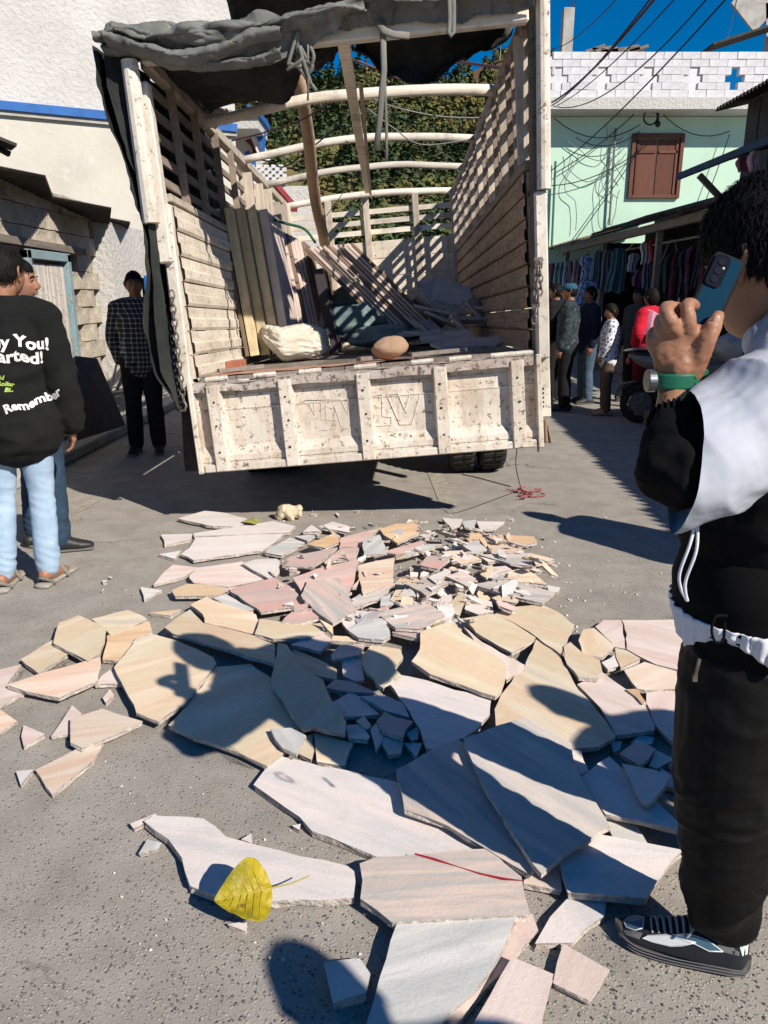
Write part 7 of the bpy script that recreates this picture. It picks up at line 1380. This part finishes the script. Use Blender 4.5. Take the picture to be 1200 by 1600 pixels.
# ---------------------------------------------------------------- hanging garments, table goods, scooter
def garment(px, py0, py1, wpx, y, col, label, kind='shirt', group=None, seed=0, pattern=None):
    a = at(px - wpx / 2, py0, y); b = at(px + wpx / 2, py0, y); wd = (b - a).length; hgt = a.z - at(px, py1, y).z; c = (a + b) / 2; m = MB(); rr = random.Random(seed); ph = rr.uniform(0, 9)
    def prof_(v):
        if kind == 'shirt': return (.35 + .65 * min(1, v / .12)) if v < .12 else (1.0 if v < .38 else .74 + .05 * math.sin(v * 7))
        if kind == 'scarf': return .9 + .08 * math.sin(v * 5 + ph)
        if kind == 'dress': return .45 + .2 * min(1, v / .1) + .38 * v
        return .8
    def f(u, v):
        x = (u - .5) * wd * prof_(v); return Vector((x + .012 * math.sin(v * 6 + ph), .05 * math.sin(u * 14 + ph + v * 1.5) * (.3 + v * .6) + .03 * math.sin(u * 31 + v * 3), -v * hgt * (1 - .03 * math.sin(u * 9 + ph))))
    m.grid(f, 26, 22); mt = pattern or cloth('garment_' + label.split()[0], col, tuple(x * .6 for x in col), 6, .9)
    o = m.build('garment', mt, smooth=True, clean=False, loc=c); s = o.modifiers.new('s', 'SOLIDIFY'); s.thickness = .012; tag(o, label, 'garment', group or 'clothes hanging at the stall')
    if kind != 'scarf': q = MB(); q.limb([(-wd * .2, 0, -.01), (0, 0, .03), (wd * .2, 0, -.01)], [.008] * 3, 5); q.limb([(0, 0, .03), (.02, 0, .08), (0, 0, .10)], [.006] * 3, 5); q.build('hanger', MT['chassis'], o, smooth=True)
def stripes(name, c1, c2, per=.05):
    m, nt, b = nodes(name); co = coords(nt); s = N(nt, 'ShaderNodeSeparateXYZ'); L(nt, co, s.inputs[0]); k = math2(nt, 'LESS_THAN', math2(nt, 'FRACT', math2(nt, 'MULTIPLY', math2(nt, 'ADD', s.outputs[0], s.outputs[1]), 1 / per)), .45); col = mix(nt, k, c1, c2); col = mix(nt, ramp(nt, noi(nt, co, 18, 4), .55, .6), col, c2); L(nt, col, b.inputs['Base Color']); b.inputs['Roughness'].default_value = .9; return m
sc_l = [((.17, .10, .16), (.36, .30, .36)), ((.12, .04, .06), (.26, .12, .14)), ((.06, .14, .12), (.34, .44, .40)), ((.05, .12, .10), (.26, .34, .34)), ((.16, .17, .19), (.46, .47, .50)), ((.08, .07, .04), (.24, .21, .14))]
names = ('mauve', 'maroon', 'sea green', 'dark green', 'grey white', 'olive')
for i in range(9): a, b = sc_l[i % 6]; garment(857 + i * 7.2, 405 + (8 - i) * .9, 468 + (i % 3) * 5 + (8 - i) * 1.5, 8.5, 19 - i * .3, a, 'patterned %s scarf in the hanging row behind the capped man, %s' % (names[i % 6], 'lorry side' if i < 3 else 'middle' if i < 6 else 'stall side'), 'scarf', seed=i, pattern=stripes('scarf_%d' % i, a, b, .03))
for i, (px, y0, y1, w_, y, c_, lab, k) in enumerate(((937, 393, 452, 24, 15.6, (.10, .17, .18), 'teal grey long tunic hanging second from the scarves', 'dress'), (950, 391, 455, 18, 15.3, (.17, .17, .19), 'grey striped tunic between two teal tunics', 'dress'), (968, 388, 457, 32, 15.0, (.07, .16, .19), 'wide dark teal tunic hanging over the girl', 'dress'), (991, 396, 425, 18, 14.7, (.30, .31, .38), 'small pale grey top near the white top', 'shirt'), (1010, 378, 412, 17, 14.3, (.62, .63, .72), 'white top hanging beneath the eave', 'shirt'), (1025, 372, 410, 20, 14.0, (.30, .015, .03), 'dark red sequined top beside the white top', 'shirt'), (1000, 422, 448, 20, 14.5, (.16, .05, .13), 'plum coloured skirt hanging below the tops', 'dress'), (1012, 412, 455, 14, 14.2, (.16, .16, .24), 'violet grey striped trousers under the white top', 'scarf'), (1088, 384, 440, 30, 12.3, (.10, .11, .42), 'bright violet blue top hanging beside the phone man\'s hair', 'shirt'), (918, 440, 482, 40, 15.2, (.12, .20, .42), 'blue white patterned bundle hanging over the navy topped person', 'dress'), (918, 400, 440, 22, 16.0, (.14, .03, .03), 'dark reddish top hanging above the patterned bundle', 'shirt'), (1180, 236, 268, 16, 9.6, (.40, .26, .30), 'pale pink cloth hanging under the awning', 'scarf'), (1160, 246, 268, 14, 10.0, (.22, .07, .10), 'maroon cloth hanging under the awning', 'scarf'))):
    garment(px, y0, y1, w_, y, c_, lab, k, seed=40 + i, pattern=spots('blue_bundle', (.40, .48, .62), (.03, .10, .33), 16) if 'bundle' in lab else stripes('plain_%d' % i, c_, tuple(x * .7 for x in c_), .06))
rd = random.Random(77)
for i in range(12):
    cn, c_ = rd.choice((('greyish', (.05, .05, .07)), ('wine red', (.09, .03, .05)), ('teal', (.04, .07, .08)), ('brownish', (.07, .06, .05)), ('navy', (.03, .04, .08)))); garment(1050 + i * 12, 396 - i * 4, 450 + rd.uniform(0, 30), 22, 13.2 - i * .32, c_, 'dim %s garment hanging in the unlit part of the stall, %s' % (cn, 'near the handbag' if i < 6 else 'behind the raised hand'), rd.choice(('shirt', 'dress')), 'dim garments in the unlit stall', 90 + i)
# handbag with pale print
c = at(1046, 424, 13.4); hb = empty('handbag', c, 0, 'dark handbag with pale marks hanging on the stall', 'bag'); m = MB(); m.ball((0, 0, 0), (.24, .09, .13), 24, 14, None, lambda p, d: Vector((p.x, p.y, p.z * (1 - .25 * abs(d.x))))); m.build('bag_body', pm('dark_bag', (.02, .025, .03), (.03, .035, .04), 8, .6), hb, smooth=True)
m = MB(); m.limb([(-.18, 0, .05), (-.06, 0, .42), (0, 0, .5), (.06, 0, .42), (.18, 0, .05)], [.014] * 5, 7); m.build('strap', MT['strap'], hb, smooth=True); m = MB()
for k in range(5): m.box((-.14 + k * .07, -.085 + abs(k - 2) * .012, .0), (.035, .008, .05), Matrix.Rotation(rd.uniform(-.5, .5), 3, 'Y'))
m.build('pale_print', flat('pale_print', (.32, .38, .40), .7), hb)
# goods on the counter and pale sack
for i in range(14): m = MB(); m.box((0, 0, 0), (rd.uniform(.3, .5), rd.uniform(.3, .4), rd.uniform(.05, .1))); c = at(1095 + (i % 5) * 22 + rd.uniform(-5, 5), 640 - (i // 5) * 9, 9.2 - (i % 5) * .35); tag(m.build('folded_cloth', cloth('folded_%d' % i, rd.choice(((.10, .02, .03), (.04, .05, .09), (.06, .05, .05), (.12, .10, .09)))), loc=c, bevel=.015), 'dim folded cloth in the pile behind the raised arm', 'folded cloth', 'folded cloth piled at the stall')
m = MB(); m.box((1.0, 0, -.2), (3.6, 1.0, .9)); tag(m.build('stall_table', MT['deckw'], loc=at(1098, 668, 9.4), bevel=.02), 'dark stall table carrying folded cloth behind the raised arm', 'table')
c = at(1152, 543, 7.4); m = MB(); m.ball((0, 0, 0), (.19, .2, .15), 30, 20, None, lambda p, d: p * (1 + .16 * noise.noise(d * 2.2) + .06 * (1 - 2 * abs(noise.noise(d * 5))))); tag(m.build('pale_bundle', cloth('pale_grey_plastic', (.30, .33, .34), (.22, .25, .26), 5, .5), smooth=True, loc=c), 'pale grey plastic bundle between the hand and the white sleeve', 'bundle')
m = MB(); m.box((.1, .3, -.9), (1.0, .7, 1.5)); tag(m.build('crate_stack', MT['deckw'], loc=c, bevel=.02), 'dark crate stack carrying the pale grey plastic bundle', 'crates')
# scooter
g0 = gz(990, 668); sct = empty('scooter', (g0.x + .78, g0.y + .25, 0), R(180 - 8), 'grey scooter parked by the stalls, tail towards the girl', 'scooter')
def sb(mb, nm, mt, par=None, **k): return mb.build(nm, mt, par or sct, **k)
GS_ = pm('grey_scooter_plastic', (.20, .205, .215), (.15, .155, .165), 5, .35, spec=.5); DS = flat('dark_scooter_plastic', (.018, .018, .02), .4)
for x in (-.62, .62):
    m = MB(); n = 28; m.grid(lambda u, v: Vector((x + (.20 + .045 * math.cos(v * 2 * math.pi)) * math.cos(u * 2 * math.pi), .045 * math.sin(v * 2 * math.pi), .245 + (.20 + .045 * math.cos(v * 2 * math.pi)) * math.sin(u * 2 * math.pi))), 29, 11); wq = sb(m, 'wheel', MT['rubber'], smooth=True)
    m = MB(); m.tube([(x, -.03, .245), (x, .03, .245)], .13, 16); m.build('rim', MT['steel'], wq)
m = MB(); m.limb([(.78, 0, .80), (.55, 0, .74), (.2, 0, .62), (.0, 0, .40), (-.28, 0, .32)], [.05, .15, .16, .14, .14], 16, [.03, .10, .15, .10, .05], (0, 1, 0)); sb(m, 'body_panel', GS_, smooth=True)
m = MB(); m.limb([(.72, 0, .84), (.4, 0, .80), (.05, 0, .76)], [.10, .13, .12], 14, [.03, .045, .04], (0, 1, 0)); sb(m, 'seat', flat('black_seat', (.014, .014, .015), .6), smooth=True)
m = MB(); m.limb([(.86, 0, .86), (.7, .0, .88), (.45, 0, .86)], [.04, .10, .03], 12, [.012, .015, .012], (0, 1, 0)); sb(m, 'grab_rail', GS_, smooth=True)
m = MB(); m.limb([(-.30, 0, .32), (-.46, 0, .6), (-.50, 0, .92)], [.18, .20, .12], 14, [.04, .06, .06], (0, 1, 0)); sb(m, 'leg_shield', GS_, smooth=True)
m = MB(); m.tube([(-.62, 0, .25), (-.5, 0, .95)], .03, 8); m.tube([(-.46, -.34, 1.02), (-.5, 0, .98), (-.46, .34, 1.02)], .018, 8); sb(m, 'handlebar', DS, smooth=True)
m = MB(); m.ball((-.58, 0, .95), (.09, .12, .09), 16, 10); hl = sb(m, 'headlamp_housing', DS, smooth=True); m = MB(); m.ball((-.64, 0, .95), (.04, .09, .07), 14, 8); m.build('headlamp', flat('clear_lens', (.5, .52, .52), .1), hl, smooth=True)
for s in (-1, 1): m = MB(); m.tube([(-.47, s * .25, 1.02), (-.45, s * .32, 1.18)], .008, 6); m.ball((-.44, s * .34, 1.22), (.02, .07, .045), 12, 8); sb(m, 'mirror', DS, smooth=True)
m = MB(); m.limb([(.3, -.15, .25), (.6, -.17, .36), (.82, -.17, .45)], [.04, .05, .035], 12); sb(m, 'exhaust', MT['steel'], smooth=True); m = MB(); m.ball((.80, 0, .74), (.03, .07, .04), 10, 6); sb(m, 'tail_lamp', flat('red_lens', (.35, .02, .02), .2), smooth=True)
m = MB(); m.limb([(.62, 0, .50), (.84, 0, .46), (.92, 0, .30)], [.07, .08, .06], 10, [.012, .012, .01], (0, 1, 0)); sb(m, 'mudguard', DS, smooth=True)
